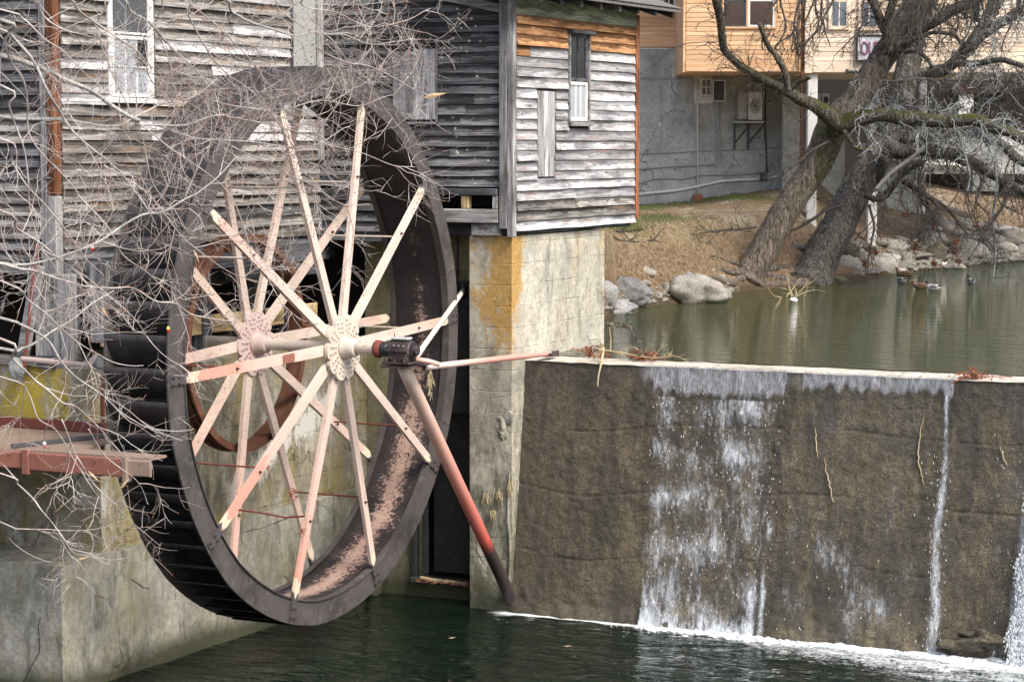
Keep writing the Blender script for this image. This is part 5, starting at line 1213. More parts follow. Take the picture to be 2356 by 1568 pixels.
# ---- things on the bank
def hose_reel():
    p = gnd(2163, 425); q = (p - CAM).dot(FH); A = empty('hose_reel', p, 'black garden hose wound on a wheeled silver reel cart under the building', 'hose reel'); s_ = q / FPX
    c = p + Vector((0,0,29*s_)) - RT*9*s_
    mb = MB(); mb.smooth = True
    Mx = Matrix(((FV.x, RT.x, 0, c.x), (FV.y, RT.y, 0, c.y), (0,0,1,c.z), (0,0,0,1)))
    for k in range(7): mb.tube([Mx @ Vector((-.14 + k*.045, (.15 + .010*(k%2))*math.cos(t*.3142), (.22 + .010*(k%2))*math.sin(t*.3142))) for t in range(21)], .02, 6, False)
    part(mb, 'hose_coil', M_['black'], A)
    mb = MB(); mb.smooth = True; mb.lathe([(-.18,0),(-.18,.10),(.18,.10),(.18,0)], 16, Mx); part(mb, 'drum', M_['darkmetal'], A)
    for sg in (-1, 1):
        w0 = p + RT*(sg*8.6*s_) + Vector((0,0,6*s_)); Mw = Matrix(((FV.x, RT.x, 0, w0.x), (FV.y, RT.y, 0, w0.y), (0,0,1,w0.z), (0,0,0,1)))
        mb = MB(); mb.smooth = True; mb.lathe([(-.03,.04),(-.03,.070),(-.02,.078),(.02,.078),(.03,.070),(.03,.04)], 20, Mw, closed=True); wh = part(mb, 'wheel', M_['black'], A)
        mb = MB(); mb.lathe([(-.035,0),(-.035,.035),(.02,.035),(.02,0)], 10, Mw); mb.obj('wheel_hub', M_['yellow'], wh)
        mb = MB(); mb.tube([c + RT*(sg*.02), w0 - FV*.06], .018, 7); part(mb, 'frame_tube', M_['galv'], A)
    mb = MB(); mb.tube([p - RT*8*s_ + Vector((0,0,.07)) - FV*.07, p + RT*9*s_ + Vector((0,0,.09)) - FV*.07], .016, 7); mb.tube([c + RT*.0 , c + RT*.17 + Vector((0,0,.28)), c + RT*.22 + Vector((0,0,.26))], .014, 6); part(mb, 'handle', M_['galv'], A)
hose_reel()
p = gnd(2220, 411); mb = MB(); mb.smooth = False; mb.tube([p + RT*-.14 + Vector((0,0,.1)), p + RT*.14 + Vector((0,0,.1))], .085, 12); thing(mb, 'log_chunk', M_['bark'], 'short cut log lying on the bare ground right of the hose reel', 'log')
p = gnd(1595, 466); mb = MB(); mb.bbox((0,0,0),(.24,.22,.17),.012, Matrix.Translation(p + Vector((0,0,.02))) @ Matrix.Rotation(.5,4,'Z') @ Matrix.Rotation(.12,4,'X')); thing(mb, 'brick_block', M_['brick'], 'red brown brick block on the grass at the foot of the grey wall', 'brick')
p = gnd(2290, 412)
# ---- rocks
def rock_(u, v, w_, h, mat, label, on='gnd', d=0., dep=.8, sub=3, tilt=0., group='boulders along the pond shore'):
    # u,v = middle of the visible lower edge; w_, h = size in the photo
    p = onZ(u, v, ZP) if on == 'water' else gnd(u, v)
    s_ = (p - CAM).dot(FH) / FPX; a = w_*s_/2; c = h*s_*(.62 if w_ > 90 else .74)
    mb = MB(); mb.smooth = False
    Mr = Matrix(((RT.x, FV.x, 0, 0), (RT.y, FV.y, 0, 0), (0,0,1,0), (0,0,0,1))) @ Matrix.Rotation(tilt, 4, 'Y')
    import bmesh
    bm = bmesh.new(); bmesh.ops.create_icosphere(bm, subdivisions=sub, radius=1); sd_ = rnd()*50; slp = .38 if w_ > 90 else ru(-.1,.45); vs = []
    for vv in bm.verts:
        q = vv.co.copy(); q = Vector([math.copysign(abs(x)**.87, x) for x in q])
        n = noise.noise(q*1.1 + Vector((sd_,0,0))) * .38 + noise.noise(q*2.7 + Vector((0,sd_,0))) * .16 + noise.noise(q*7 + Vector((0,0,sd_)))*.04
        cell = noise.cell(q*1.3 + Vector((sd_,sd_,0)))*.0
        q = q * (1 + n); vs.append(Mr @ Vector((q.x*a, q.y*a*dep, q.z*c*(1 - slp*q.x))))
    fs = [tuple(x.index for x in f.verts) for f in bm.faces]; bm.free()
    mb.add(vs, fs); mb.sm = [True]*len(mb.f); cpos = p + FV*(a*dep*.6) + Vector((0,0,c*.45))
    o = mb.obj('boulder', M_[mat], None, Matrix.Translation(cpos)); tag(o, label, 'boulder', group); return o
z9 = lambda x, y: (1840.7 + x*.2201, 345.1 + y*.2201)
def r9(x, y, w_, h, mat, label, on='gnd', **k): u, v = z9(x, y); return rock_(u, v, w_*.2201*1.06, h*.2201*1.1, mat, label, on, **k)
rock_(1612, 697, 124, 66, 'rock', 'big pale rounded boulder standing in the pond left of the leaning trees', 'water', dep=.7, sub=4)
rock_(1452, 692, 100, 52, 'rockgrey', 'dark grey split boulder on the shore left of the big pale one', 'gnd', dep=.7, sub=4, tilt=.12)
rock_(1424, 722, 84, 32, 'rockgrey', 'low smooth grey boulder half under water beside the cream pier', 'water', dep=.8, sub=4)
rock_(1398, 692, 44, 44, 'rockgrey', 'grey boulder wedged against the pier edge above the water', 'gnd')
rock_(1492, 633, 40, 16, 'rock', 'flat pale stone up the dirt bank left of the big boulder', 'gnd')
rock_(1485, 655, 26, 10, 'rock', 'thin pale stone below the flat one on the dirt bank', 'gnd')
rock_(1535, 672, 24, 20, 'rock', 'small upright stone just left of the big pale boulder', 'gnd'); rock_(1516, 682, 18, 9, 'rockgrey', 'small grey stone at the water between the two big boulders', 'gnd')
rock_(1660, 645, 16, 14, 'rock', 'small round stone among the roots left of the trunk', 'gnd'); rock_(1640, 625, 10, 8, 'rock', 'tiny pale stone in the bank above the big boulder', 'gnd')
R9 = [(500,1335,330,200,'rock','angular pale boulder with sloping face right of the leaning trunk','water'), (345,1355,180,100,'rock','pale boulder at the foot of the leaning trunk','water'), (400,1385,170,55,'rockdark','low dark boulder awash in front of the trunk','water'),
 (500,1190,230,190,'rockdark','tall brownish boulder behind the angular pale one','gnd'), (650,1200,130,120,'rock','pale boulder between the brownish and the mossy ones','gnd'), (665,1300,160,100,'rockdark','dark mossy boulder sitting in the water','water'),
 (890,1300,330,170,'rock','wide pale boulder with wet foot right of the mossy one','water'), (960,1040,430,110,'rock','long pale slab above the wide boulder','gnd'), (660,1060,300,80,'rock','long low slab behind the brownish boulder','gnd'),
 (1110,1120,500,80,'rock','longest flat pale slab in the middle of the bank','gnd'), (880,1150,300,60,'rock','narrow slab under the longest one','gnd'), (1260,1235,370,100,'rock','pale boulder behind the chestnut breasted duck','water'),
 (1120,1200,140,110,'rock','grey tan stone behind the first drake by the shore','gnd'), (1440,1150,180,150,'rockdark','brown round boulder with leaf clumps above it','gnd'), (1310,1010,260,110,'rock','pale rounded slab in the second row','gnd'), (1190,1020,110,70,'rock','small grey stone left of the rounded slab','gnd'),
 (1530,830,190,90,'rock','pale flat topped boulder high on the bank','gnd'), (1720,800,170,70,'rock','pointed pale boulder at the top of the bank','gnd'), (1390,960,330,90,'rock','pale slab below the flat topped boulder','gnd'), (1690,1195,260,140,'rock','pale boulder rising from the water beside the resting duck','water'),
 (1760,1100,400,170,'rock','large sloping boulder behind the resting duck','gnd'), (1860,960,560,110,'rock','great long slab running down to the right','gnd'), (1980,1070,200,100,'rock','square pale boulder at the right waterline','gnd'), (2090,900,500,120,'rock','great upper slab at the right edge','gnd'),
 (2160,1060,220,80,'rock','wedge shaped boulder over a dark gap','gnd'), (2240,980,260,130,'rock','boulder at the right edge of the shore','gnd'), (2090,1120,190,50,'rock','low flat stone at the right waterline','water'), (1100,1238,90,24,'rock','small white stone at the waterline by the drake','water'), (1640,1240,220,40,'rock','flat wet stone under the resting duck','water'), (1350,885,150,40,'rock','small slab beside the blue pipe end','gnd'), (820,990,200,50,'rock','thin slab at the upper left of the rock bank','gnd'), (1050,960,200,45,'rock','thin pale slab at the top middle of the rocks','gnd')]
for (x, y, w_, h, mt, lb, on) in R9: r9(x, y, w_, h, mt, lb, on)
# pebbles and root litter at the near waterline
mb = MB(); mb.smooth = True
for i in range(260):
    u = ru(1390, 1700); v = ru(0, 1); pv = lerp(712, 668, (u - 1390) / 310); p = gnd(u, pv - v * v * 34); s_ = ru(.02, .07); mb.blob(p + Vector((0,0,s_*.2)), (s_, s_, s_*.6), amp=.5, sub=1, seed=i)
for i in range(700):
    u = ru(1960, 2380); p = gnd(u, lerp(635, 600, (u-1960)/400) - abs(random.gauss(0, 26))); s_ = ru(.03, .11); mb.blob(p + Vector((0,0,s_*.2)), (s_*1.4, s_, s_*.6), amp=.5, sub=1, seed=i)
thing(mb, 'shore_pebbles', M_['rock'], 'small loose stones scattered along the waterline', 'pebbles', kind='stuff')
# corrugated drain pipes
def corr(p, q, r, label, mat='darkmetal'):
    mb = MB(); mb.smooth = True; n = 40; mb.tube([p.lerp(q, i/n) for i in range(n+1)], [r*(1.0 if i%2 else .84) for i in range(n+1)], 14, cap=False); thing(mb, 'drain_pipe', M_[mat], label, 'drain pipe')
p = gnd(1582, 636); corr(p + Vector((0,0,.02)), p + RT*.35 - FV*.5 - Vector((0,0,.10)), .08, 'black corrugated drain pipe poking out above the big pale boulder', 'galv')
p = gnd(1842, 575); corr(p - RT*.32 + Vector((0,0,.07)), p + RT*.35 + Vector((0,0,-.03)), .11, 'black corrugated drain pipe between the two leaning trunks')
p = gnd(2206, 543); corr(p - RT*.12 + Vector((0,0,.1)), p + RT*.5 + Vector((0,0,0)), .10, 'grey corrugated drain pipe among the boulders', 'pipegrey')
p = gnd(2150, 530); corr(p - RT*.25 + Vector((0,0,.1)), p + RT*.2 + Vector((0,0,.03)), .06, 'blue grey drain pipe end above the slabs', 'pipegrey')
# dead sticks on the bank
def stick(pts, r, label, mat='twigdark', twn=5, Z=.03, name='fallen_branch'):
    P = [gnd(u, v) + Vector((0,0,Z)) for u, v in pts]; mb = MB(); mb.tube(P, [r*(1-.5*i/(len(P)-1)) for i in range(len(P))], 6)
    for k in range(twn):
        a = P[0].lerp(P[-1], ru(.2,.95)); q = a + RT*ru(-.3,.4) + Vector((0,0,ru(.05,.4))); mb.tube([a, a.lerp(q,.5)+RT*ru(-.04,.04), q], [r*.5,r*.35,r*.2], 4)
    thing(mb, name, M_[mat], label, 'fallen branch')
stick([(1418,536),(1440,535),(1478,532)], .03, 'dark fallen branch lying on the grass by the annex corner'); stick([(1410,548),(1425,556),(1445,558),(1470,559)], .022, 'thin dark stick on the dirt bank below the fallen branch'); stick([(1490,557),(1505,556),(1520,560)], .018, 'short dark twig on the dirt bank right of the thin stick')
# dry grass on the bank: short blades
mb = MB(); cnt = 0
for i in range(9000):
    u = ru(1385, 1800); v = ru(560, 700) if i % 3 else ru(520, 660); p = gnd(u, v)
    if p.z < ZP + .08 or (p - CAM).length > 62: continue
    l_ = ru(.05, .20); d_ = (RT*ru(-1,1) - FV*ru(-.2,1) + Vector((0,0,ru(-.1,.9)))).normalized(); sd_ = d_.cross(Vector((0,0,1))).normalized() * ru(.004,.008)
    mb.add([p - sd_, p + sd_, p + d_*l_], [(0,1,2)])
thing(mb, 'dry_grass', M_['straw'], 'matted dry grass and straw on the dirt bank', 'dry grass', kind='stuff')
mb = MB()
for i in range(5200):
    c = random.choice(((1530,470,60,9),(1560,462,90,10),(1700,455,70,8),(1620,458,40,6),(1480,478,40,8),(1500,505,120,12),(1440,525,50,12))); p = gnd(random.gauss(c[0], c[2]*.5), random.gauss(c[1], c[3]*.5)); l_ = ru(.03,.11)
    d_ = (RT*ru(-1,1) + Vector((0,0,ru(.2,1)))).normalized(); sd_ = RT*ru(.008,.016); mb.add([p - sd_, p + d_*l_*.6 - sd_*.8, p + d_*l_, p + d_*l_*.6 + sd_], [(0,1,2,3)])
thing(mb, 'green_weeds', M_['weed'], 'low green weeds at the foot of the grey wall', 'weeds', kind='stuff')
mb = MB()
for i in range(1500):
    p = gnd(ru(1390, 2350), ru(440, 640)); l_ = ru(.02,.05); d_ = (RT*ru(-1,1) + FV*ru(-1,1) + Vector((0,0,ru(0,.5)))).normalized()*l_; e = d_.orthogonal().normalized()*l_*.5; mb.add([p+Vector((0,0,.015)), p+d_*.5+e, p+d_, p+d_*.5-e], [(0,1,2,3)])
thing(mb, 'fallen_leaves', M_['leaf'], 'scattered brown leaves on the dirt and grass', 'fallen leaves', kind='stuff')

# ------------------------------------------------------------------ trees
def wob(P, amp, seed=0., n=4):     # smooth a coarse polyline and roughen it
    out = []; k = len(P)
    for i in range(k - 1):
        p0, p1, p2, p3 = P[max(i-1,0)], P[i], P[i+1], P[min(i+2,k-1)]
        for j in range(n):
            t = j / n; q = .5*((2*p1) + (p2-p0)*t + (2*p0-5*p1+4*p2-p3)*t*t + (3*p1-p0-3*p2+p3)*t*t*t)
            out.append(q + Vector((noise.noise(q*2+Vector((seed,0,0))), noise.noise(q*2+Vector((0,seed,0))), noise.noise(q*2+Vector((0,0,seed)))))*amp)
    out.append(P[-1]); return out
def interp(R_, n):
    out = []
    for i in range(len(R_)-1): out += [lerp(R_[i], R_[i+1], j/n) for j in range(n)]
    return out + [R_[-1]]
def limbpath(uvr, D0, D1, amp=.02, n=5):
    k = len(uvr); P = []; R_ = []
    for i, (u, v, r) in enumerate(uvr):
        d = lerp(D0, D1, i/(k-1)); P.append(onD(u, v, d)); R_.append(r * d / FPX)
    return wob(P, amp, ru(0,50), n), interp(R_, n)
def barktube(P, R_, nn=20, amp=.12, furrow=9):
    mb = MB(); mb.smooth = True; mb.tube(P, R_, nn)
    # resample: push the bark in and out so the outline is rough
    k = len(P); vs = []
    for i in range(k):
        for j in range(nn):
            v = Vector(mb.v[i*nn+j]); c = P[i]; d = v - c
            f = 1 + amp*noise.noise(v*3.1) + amp*.7*noise.noise(Vector((j*1.7, i*.25, 3.))) + amp*.5*noise.noise(v*11)
            vs.append(tuple(c + d*f))
    mb.v[:k*nn] = vs; return mb
def grow(mb, P, R_, n, L, lev, spread=.9, droop=0., pref=None, prefw=.0, taper=.5, tmin=.1, wig=.25, kids=4, r0=None, tips=None, sides=4, flat=None):
    # side shoots from path P
    k = len(P)
    for _ in range(n):
        t = ru(tmin, 1); i = min(int(t*(k-1)), k-2); p = P[i].lerp(P[i+1], ru(0,1)); d = (P[i+1]-P[i]).normalized()
        a = d.orthogonal().normalized(); b = d.cross(a); an = ru(0, 6.283); s_ = a*math.cos(an) + b*math.sin(an)
        if flat is not None: s_ = (s_ - flat*s_.dot(flat)*.6).normalized()
        if pref is not None: s_ = (s_ + pref*prefw).normalized()
        q = (d*ru(.4,1.) + s_*spread*ru(.5,1.1)).normalized(); ln = L*ru(.45,1.15); m = max(3, int(4 + lev*1.6)); st = ln/(m-1)
        path = [p]; c = p.copy()
        for j in range(m-1):
            q = (q + Vector((random.gauss(0,wig), random.gauss(0,wig), random.gauss(0,wig) - droop))).normalized(); c = c + q*st; path.append(c.copy())
        rr = (r0 if r0 else R_[i]*taper); rad = [rr*(1 - .62*j/(m-1)) for j in range(m)]
        mb.tube(path, rad, sides if lev > 1 else 3, False)
        if tips is not None and lev <= 1 and rnd() < .35: tips.append((path[-1], q))
        if lev > 0: grow(mb, path, rad, max(1, int(kids*ru(.6,1.4))), L*.52, lev-1, spread, droop, pref, prefw, taper, .2, wig, max(2, kids-1), rr*.72, tips, 3, flat)
def limb(tree, uvr, D0, D1, mat, name='limb', amp=.03, nn=14, twn=0, twL=.8, lev=2, twm='twigdark', droop=.0, kids=3, r0=.012, pref=None, prefw=0., bamp=.12, tmin=.1, wig=.28):
    if tree is T1: D0 -= 5.4; D1 -= 5.4
    elif name != 'trunk': D0 -= 2.4; D1 -= 2.4
    P, R_ = limbpath(uvr, D0, D1, amp); mb = barktube(P, R_, nn, bamp)
    o = part(mb, name, M_[mat], tree)
    if twn:
        mt = MB(); grow(mt, P, R_, twn, twL, lev, .9, droop, pref, prefw, .5, tmin, wig, kids, r0)
        t = part(mt, 'twigs', M_[twm], o); t['kind'] = 'stuff'
    return P, R_, o
T1 = empty('leaning_tree', onD(1727, 632, 51.2), 'thick leaning tree with ridged brown bark, mossy crotch and limb reaching left', 'tree')
P1, R1, o = limb(T1, [(1716,652,46),(1727,628,36),(1765,560,33),(1805,489,32),(1842,432,32),(1878,376,33),(1912,300,37),(1940,262,36),(1966,232,32),(2022,147,29),(2086,51,29),(2120,0,29),(2180,-80,27),(2280,-230,22),(2380,-420,15)], 56.5, 57.5, 'bark', 'trunk', .02, 30, 30, 1.3, 3, bamp=.07, tmin=.5)
LB = [(1925,285,22),(1900,262,18),(1859,236,14),(1807,209,12),(1763,185,11),(1722,164,10),(1688,137,9),(1664,113,9),(1660,82,9),(1658,41,9.5),(1648,0,10),(1628,-60,9),(1600,-160,6)]
P, R_, o = limb(T1, LB, 56.3, 53.5, 'barkmoss', 'limb', .03, 16, 40, .9, 3, droop=.03, bamp=.16)
limb(T1, [(1812,208,8),(1806,170,8),(1792,137,7.5),(1772,109,6),(1757,79,5.5),(1746,53,4.5)], 54.8, 54.3, 'barkmoss', 'stub', .03, 12, 8, .6, 2, bamp=.2)
limb(T1, [(1818,204,7),(1838,188,6),(1852,183,5),(1866,177,3.5)], 55.0, 54.6, 'barkmoss', 'stub', .03, 10, bamp=.25)
limb(T1, [(1930,290,20),(1952,286,20),(1988,271,17),(2029,264,16),(2084,270,17),(2149,275,16),(2200,280,14),(2252,278,13),(2303,300,12),(2356,320,12),(2440,352,10)], 56.3, 55.0, 'barkmoss', 'limb', .05, 18, 90, 1.0, 3, droop=.06, bamp=.12, twm='twigpale')
limb(T1, [(2050,118,15),(2040,75,12),(2022,40,11),(2008,5,10),(1990,-50,8)], 57.0, 56.6, 'barkmoss', 'limb', .03, 12, 26, 1.0, 3, droop=.12); limb(T1, [(2048,120,14),(2040,70,11),(2046,30,10),(2060,-10,10),(2090,-80,8)], 56.8, 56.5, 'barkmoss', 'limb', .03, 12, 16, 1.0, 3, droop=.12)
limb(T1, [(2060,112,15),(2105,78,14),(2149,46,14),(2200,20,14),(2260,-10,13),(2340,-60,10)], 56.8, 56.0, 'barkdark', 'limb', .05, 14, 50, 1.2, 3, droop=.1, twm='twigdark')
limb(T1, [(2065,108,7),(2105,92,6),(2150,78,5),(2200,84,4),(2212,110,2)], 56.7, 55.8, 'barkdark', 'limb', .05, 10, 16, .7, 2)
limb(T1, [(2080,120,5),(2106,118,5),(2130,132,5),(2144,156,4.5)], 56.5, 56, 'barkdark', 'limb', .03, 8)
limb(T1, [(1941,300,6),(1958,325,5),(1975,341,4.5),(2004,342,4)], 56.0, 55.8, 'barkmoss', 'limb', .02, 8)
# twig fans hanging in front of the building, from branches above the frame
for k in range(20):
    u = ru(1790, 2360); limb(T1, [(u, -60, 3.2), (u+ru(-25,5), 0, 2.8), (u+ru(-50,0), ru(40,70), 2.1), (u+ru(-70,-10), ru(90,130), 1.4)], 55.5, 55.0, 'twigdark', 'branch', .06, 6, 12, .65, 2, droop=.10, r0=.009)
limb(T1, [(1740,524,2.4),(1700,526,2),(1660,530,1.7),(1610,536,1.2)], 55.8, 55.0, 'twigdark', 'branch', .04, 6, 22, .55, 2, r0=.007, pref=Vector((0,0,1)), prefw=.6); limb(T1, [(1900,330,3),(1870,345,2.5),(1840,370,2),(1800,400,1.4)], 55.8, 55.2, 'twigdark', 'branch', .05, 6, 22, .7, 3, droop=.05, r0=.008)
# moss beard and roots
mb = MB()
for i in range(1500):
    i_ = rnd(); t = ru(.33,.50); k = min(int(t*(len(P1)-1)), len(P1)-2); c = P1[k]; n_ = (RT*ru(-1,1) - FV*ru(.2,1.2) + Vector((0,0,ru(-.2,.6)))).normalized(); p = c + n_*R1[k]*1.03; l_ = ru(.05,.14); s_ = RT*ru(.006,.014)
    if abs((p-CAM).dot(RT)*FPX/((p-CAM).dot(FH)) + CX - 1925) > 48: continue
    mb.add([p - s_, p + s_, p + s_*.4 + Vector((0,0,-l_)) + n_*.02, p - s_*.4 + Vector((0,0,-l_*.8)) + n_*.02], [(0,1,2,3)])
m_ = part(mb, 'moss_beard', M_['moss'], T1); m_['kind'] = 'stuff'
def root(tree, pts):
    P = [gnd(u, v) + Vector((0,0,.015)) for u, v, r in pts] ; P.append(P[-1] + (P[-1]-P[-2])*.5 - Vector((0,0,.12))); R_ = [r*.0088 for u, v, r in pts] + [.01]; mb = barktube(wob(P, .05, ru(0,50), 6), interp(R_, 6), 12, .35); part(mb, 'root', M_['bark'], tree)
for pts in ([(1750,630,13),(1790,640,10),(1830,648,8),(1860,650,6)], [(1705,628,11),(1685,628,8),(1660,622,5),(1640,608,3)], [(1710,640,11),(1690,650,8),(1665,652,6),(1640,640,4)], [(1765,622,12),(1800,616,9),(1840,612,8),(1875,615,6)], [(1695,608,7),(1668,600,5),(1640,588,3)], [(1720,645,9),(1745,654,7),(1770,656,5),(1800,656,4)]): root(T1, pts)
T2 = empty('dark_leaning_tree', onD(1850, 660, 52.2), 'second leaning tree at the water with darker lichened bark and drooping twigs', 'tree')
P2, R2, o = limb(T2, [(1842,678,62),(1858,655,50),(1885,600,42),(1921,533,40),(1943,490,38),(1968,440,37),(2010,370,36),(2050,300,33),(2075,220,28),(2092,140,27),(2112,60,26),(2140,-20,25),(2190,-140,20),(2260,-300,14)], 52.4, 56.4, 'barkdark', 'trunk', .03, 30, 60, 1.1, 3, bamp=.10, tmin=.15)
limb(T2, [(2035,335,20),(2070,348,17),(2115,345,16),(2183,356,15),(2235,372,13),(2286,402,11),(2356,438,10),(2430,470,9)], 56.0, 55.4, 'barkdark', 'limb', .05, 14, 70, 1.0, 3, droop=.10, bamp=.14); limb(T2, [(2080,322,14),(2150,312,13),(2230,300,12),(2300,330,12),(2356,372,12),(2420,400,9)], 56.6, 55.4, 'barkdark', 'limb', .05, 12, 70, .9, 3, droop=.05, twm='twigpale')
limb(T2, [(2085,185,15),(2120,170,14),(2160,162,14),(2194,146,14),(2235,103,15),(2269,75,13),(2303,51,12),(2360,20,12),(2430,-10,9)], 58.0, 57.0, 'barkdark', 'limb', .05, 14, 80, 1.1, 3, droop=.08, twm='twigpale'); limb(T2, [(2225,118,16),(2250,80,16),(2275,40,16),(2296,-5,16),(2320,-70,14)], 57.4, 57.6, 'barkdark', 'limb', .05, 14, 30, 1.1, 3)
limb(T2, [(2194,150,8),(2240,145,8),(2300,140,7),(2356,152,6)], 57.4, 56, 'barkdark', 'limb', .06, 10, 40, .8, 3, droop=.1, twm='twigpale')
limb(T2, [(1990,446,7),(2012,458,7),(2038,449,7.5),(2062,416,8),(2088,388,9),(2118,372,9)], 55.4, 55.4, 'barkdark', 'limb', .03, 10, 20, .7, 3, droop=.12); limb(T2, [(2009,441,3.6),(2064,386,4.5),(2112,352,4.5),(2159,318,5),(2190,300,6),(2228,291,3)], 55.0, 54.6, 'limbpale', 'dead_branch', .03, 8, 10, .5, 2)
for pts, tw in (([(2077,417,7),(2100,430,6.5),(2128,448,6.5),(2148,462,6),(2156,479,5.5),(2140,500,4.5),(2122,524,3.5),(2110,545,2.5)], 26), ([(2146,456,4.5),(2172,474,4),(2200,505,3.4),(2226,540,2.4)], 14), ([(2118,440,4),(2122,465,3.5),(2140,485,3),(2155,520,2.4),(2170,555,1.8),(2200,580,1.2)], 14), ([(1945,470,3.5),(1900,482,4),(1875,500,4),(1845,520,3.5),(1815,530,2.4)], 14), ([(2293,352,4),(2292,400,3.4),(2293,445,3.2),(2286,510,3),(2290,580,2.4),(2284,650,1.2)], 22), ([(2318,405,5),(2314,440,4.5),(2310,470,4),(2290,500,3),(2270,530,2)], 18), ([(2000,470,3.5),(2010,520,3),(2005,560,2.4),(1990,620,1.2)], 20), ([(2200,290,4),(2215,340,3.4),(2230,400,2.6),(2226,440,1.6)], 16)):
    limb(T2, pts, 55.2, 54.6, 'twigdark' if pts[0][0] != 2293 and pts[0][0] != 2200 else 'twigpale', 'branch', .03, 8, tw, .75, 3, droop=.09, r0=.009, bamp=.15)
for k in range(13):    # fine hanging shoots on the right
    u = ru(1990, 2380); v = ru(330, 430); limb(T2, [(u, v, 2.6), (u+ru(-20,25), v+50, 2.2), (u+ru(-30,40), v+100, 1.7), (u+ru(-40,50), v+ru(130,190), 1.1)], 55.0, 54.4, 'twigdark', 'branch', .06, 6, 12, .6, 2, droop=.08, r0=.007)
for k in range(22):    # silvery lichened shoots round the horizontal limb
    u = ru(2050, 2380); v = ru(170, 300); limb(T2, [(u, v, 2.2), (u+ru(-40,30), v+ru(-30,30), 1.7), (u+ru(-70,50), v+ru(-40,60), 1.3), (u+ru(-90,60), v+ru(-40,90), .8)], 54.8, 54.2, 'twigpale', 'branch', .12, 6, 18, .55, 3, wig=.4, r0=.008)
root(T2, [(1860,650,12),(1820,655,9),(1785,654,6),(1750,656,4)])
# leaf clumps caught in the twigs
for i, (u, v, s_, lb) in enumerate(((2246,516,15,'largest dead leaf clump hanging before the dirt slope'),(2195,575,22,'big brown leaf clump hanging before the pale slabs'),(2105,565,26,'broad brown leaf clump caught low in the twigs'),(2150,605,12,'small leaf clump hanging beside the drakes'),(2015,580,10,'reddish leaf tuft at the left end of the drooping twigs'),(1990,605,16,'ragged leaf clump above the mossy boulder'),(2205,600,14,'leaf clump hanging just above the resting duck'),(2080,495,9,'small leaf tuft high in the drooping twigs'),(2148,520,10,'leaf tuft in the fork of the drooping branch'),(2200,556,12,'leaf clump above the blue pipe end'))):
    c = onD(u, v, 54.8); r = s_*.0102*.5; mb = MB()
    for k in range(90):
        p = c + Vector([max(-r*.8, min(r*.8, random.gauss(0,r*.4))) for _ in range(3)]); d_ = Vector((ru(-1,1),ru(-1,1),ru(-1,.4))).normalized()*ru(.03,.08); e = d_.orthogonal().normalized()*ru(.012,.03); mb.add([p, p+d_*.5+e, p+d_, p+d_*.5-e], [(0,1,2,3)])
    mb.tube([c + Vector((0,0,r)), c + Vector((0,0,r+.35))], .006, 4, False)
    thing(mb, 'leaf_clump', M_['leaf'], lb, 'leaf clump', group='dead leaf clumps caught in the twigs')
# brush sticking out of the pond
def brush(c, n, L, mat, label, name='brush', r=.012, cat='brush'):
    mb = MB()
    for k in range(n):
        q = Vector((ru(-1,1),ru(-1,1),ru(.1,1))).normalized(); P = [c + Vector((ru(-.1,.1),ru(-.1,.1),0))]
        for j in range(5): q = (q + Vector((random.gauss(0,.3),random.gauss(0,.3),random.gauss(0,.2)))).normalized(); P.append(P[-1] + q*L/5)
        mb.tube(P, [r*(1-.7*j/5) for j in range(6)], 5, False)
        grow(mb, P, [r*.5]*6, 3, L*.35, 0, r0=r*.5)
    return thing(mb, name, M_[mat], label, cat)
brush(onZ(1818, 688, ZP - .05), 11, .62, 'straw', 'pale tangle of dead twigs standing in the pond below the dark tree')
mb = MB(); mb.smooth = True; mb.blob(onZ(1826, 690, ZP + .03), (.09,.08,.05), amp=.15, sub=2); thing(mb, 'foam_float', M_['white'], 'small white float resting against the pale twigs in the pond', 'float')
brush(onZ(1995, 690, ZP), 3, .5, 'twigdark', 'few thin dark twigs poking out of the pond', r=.006)

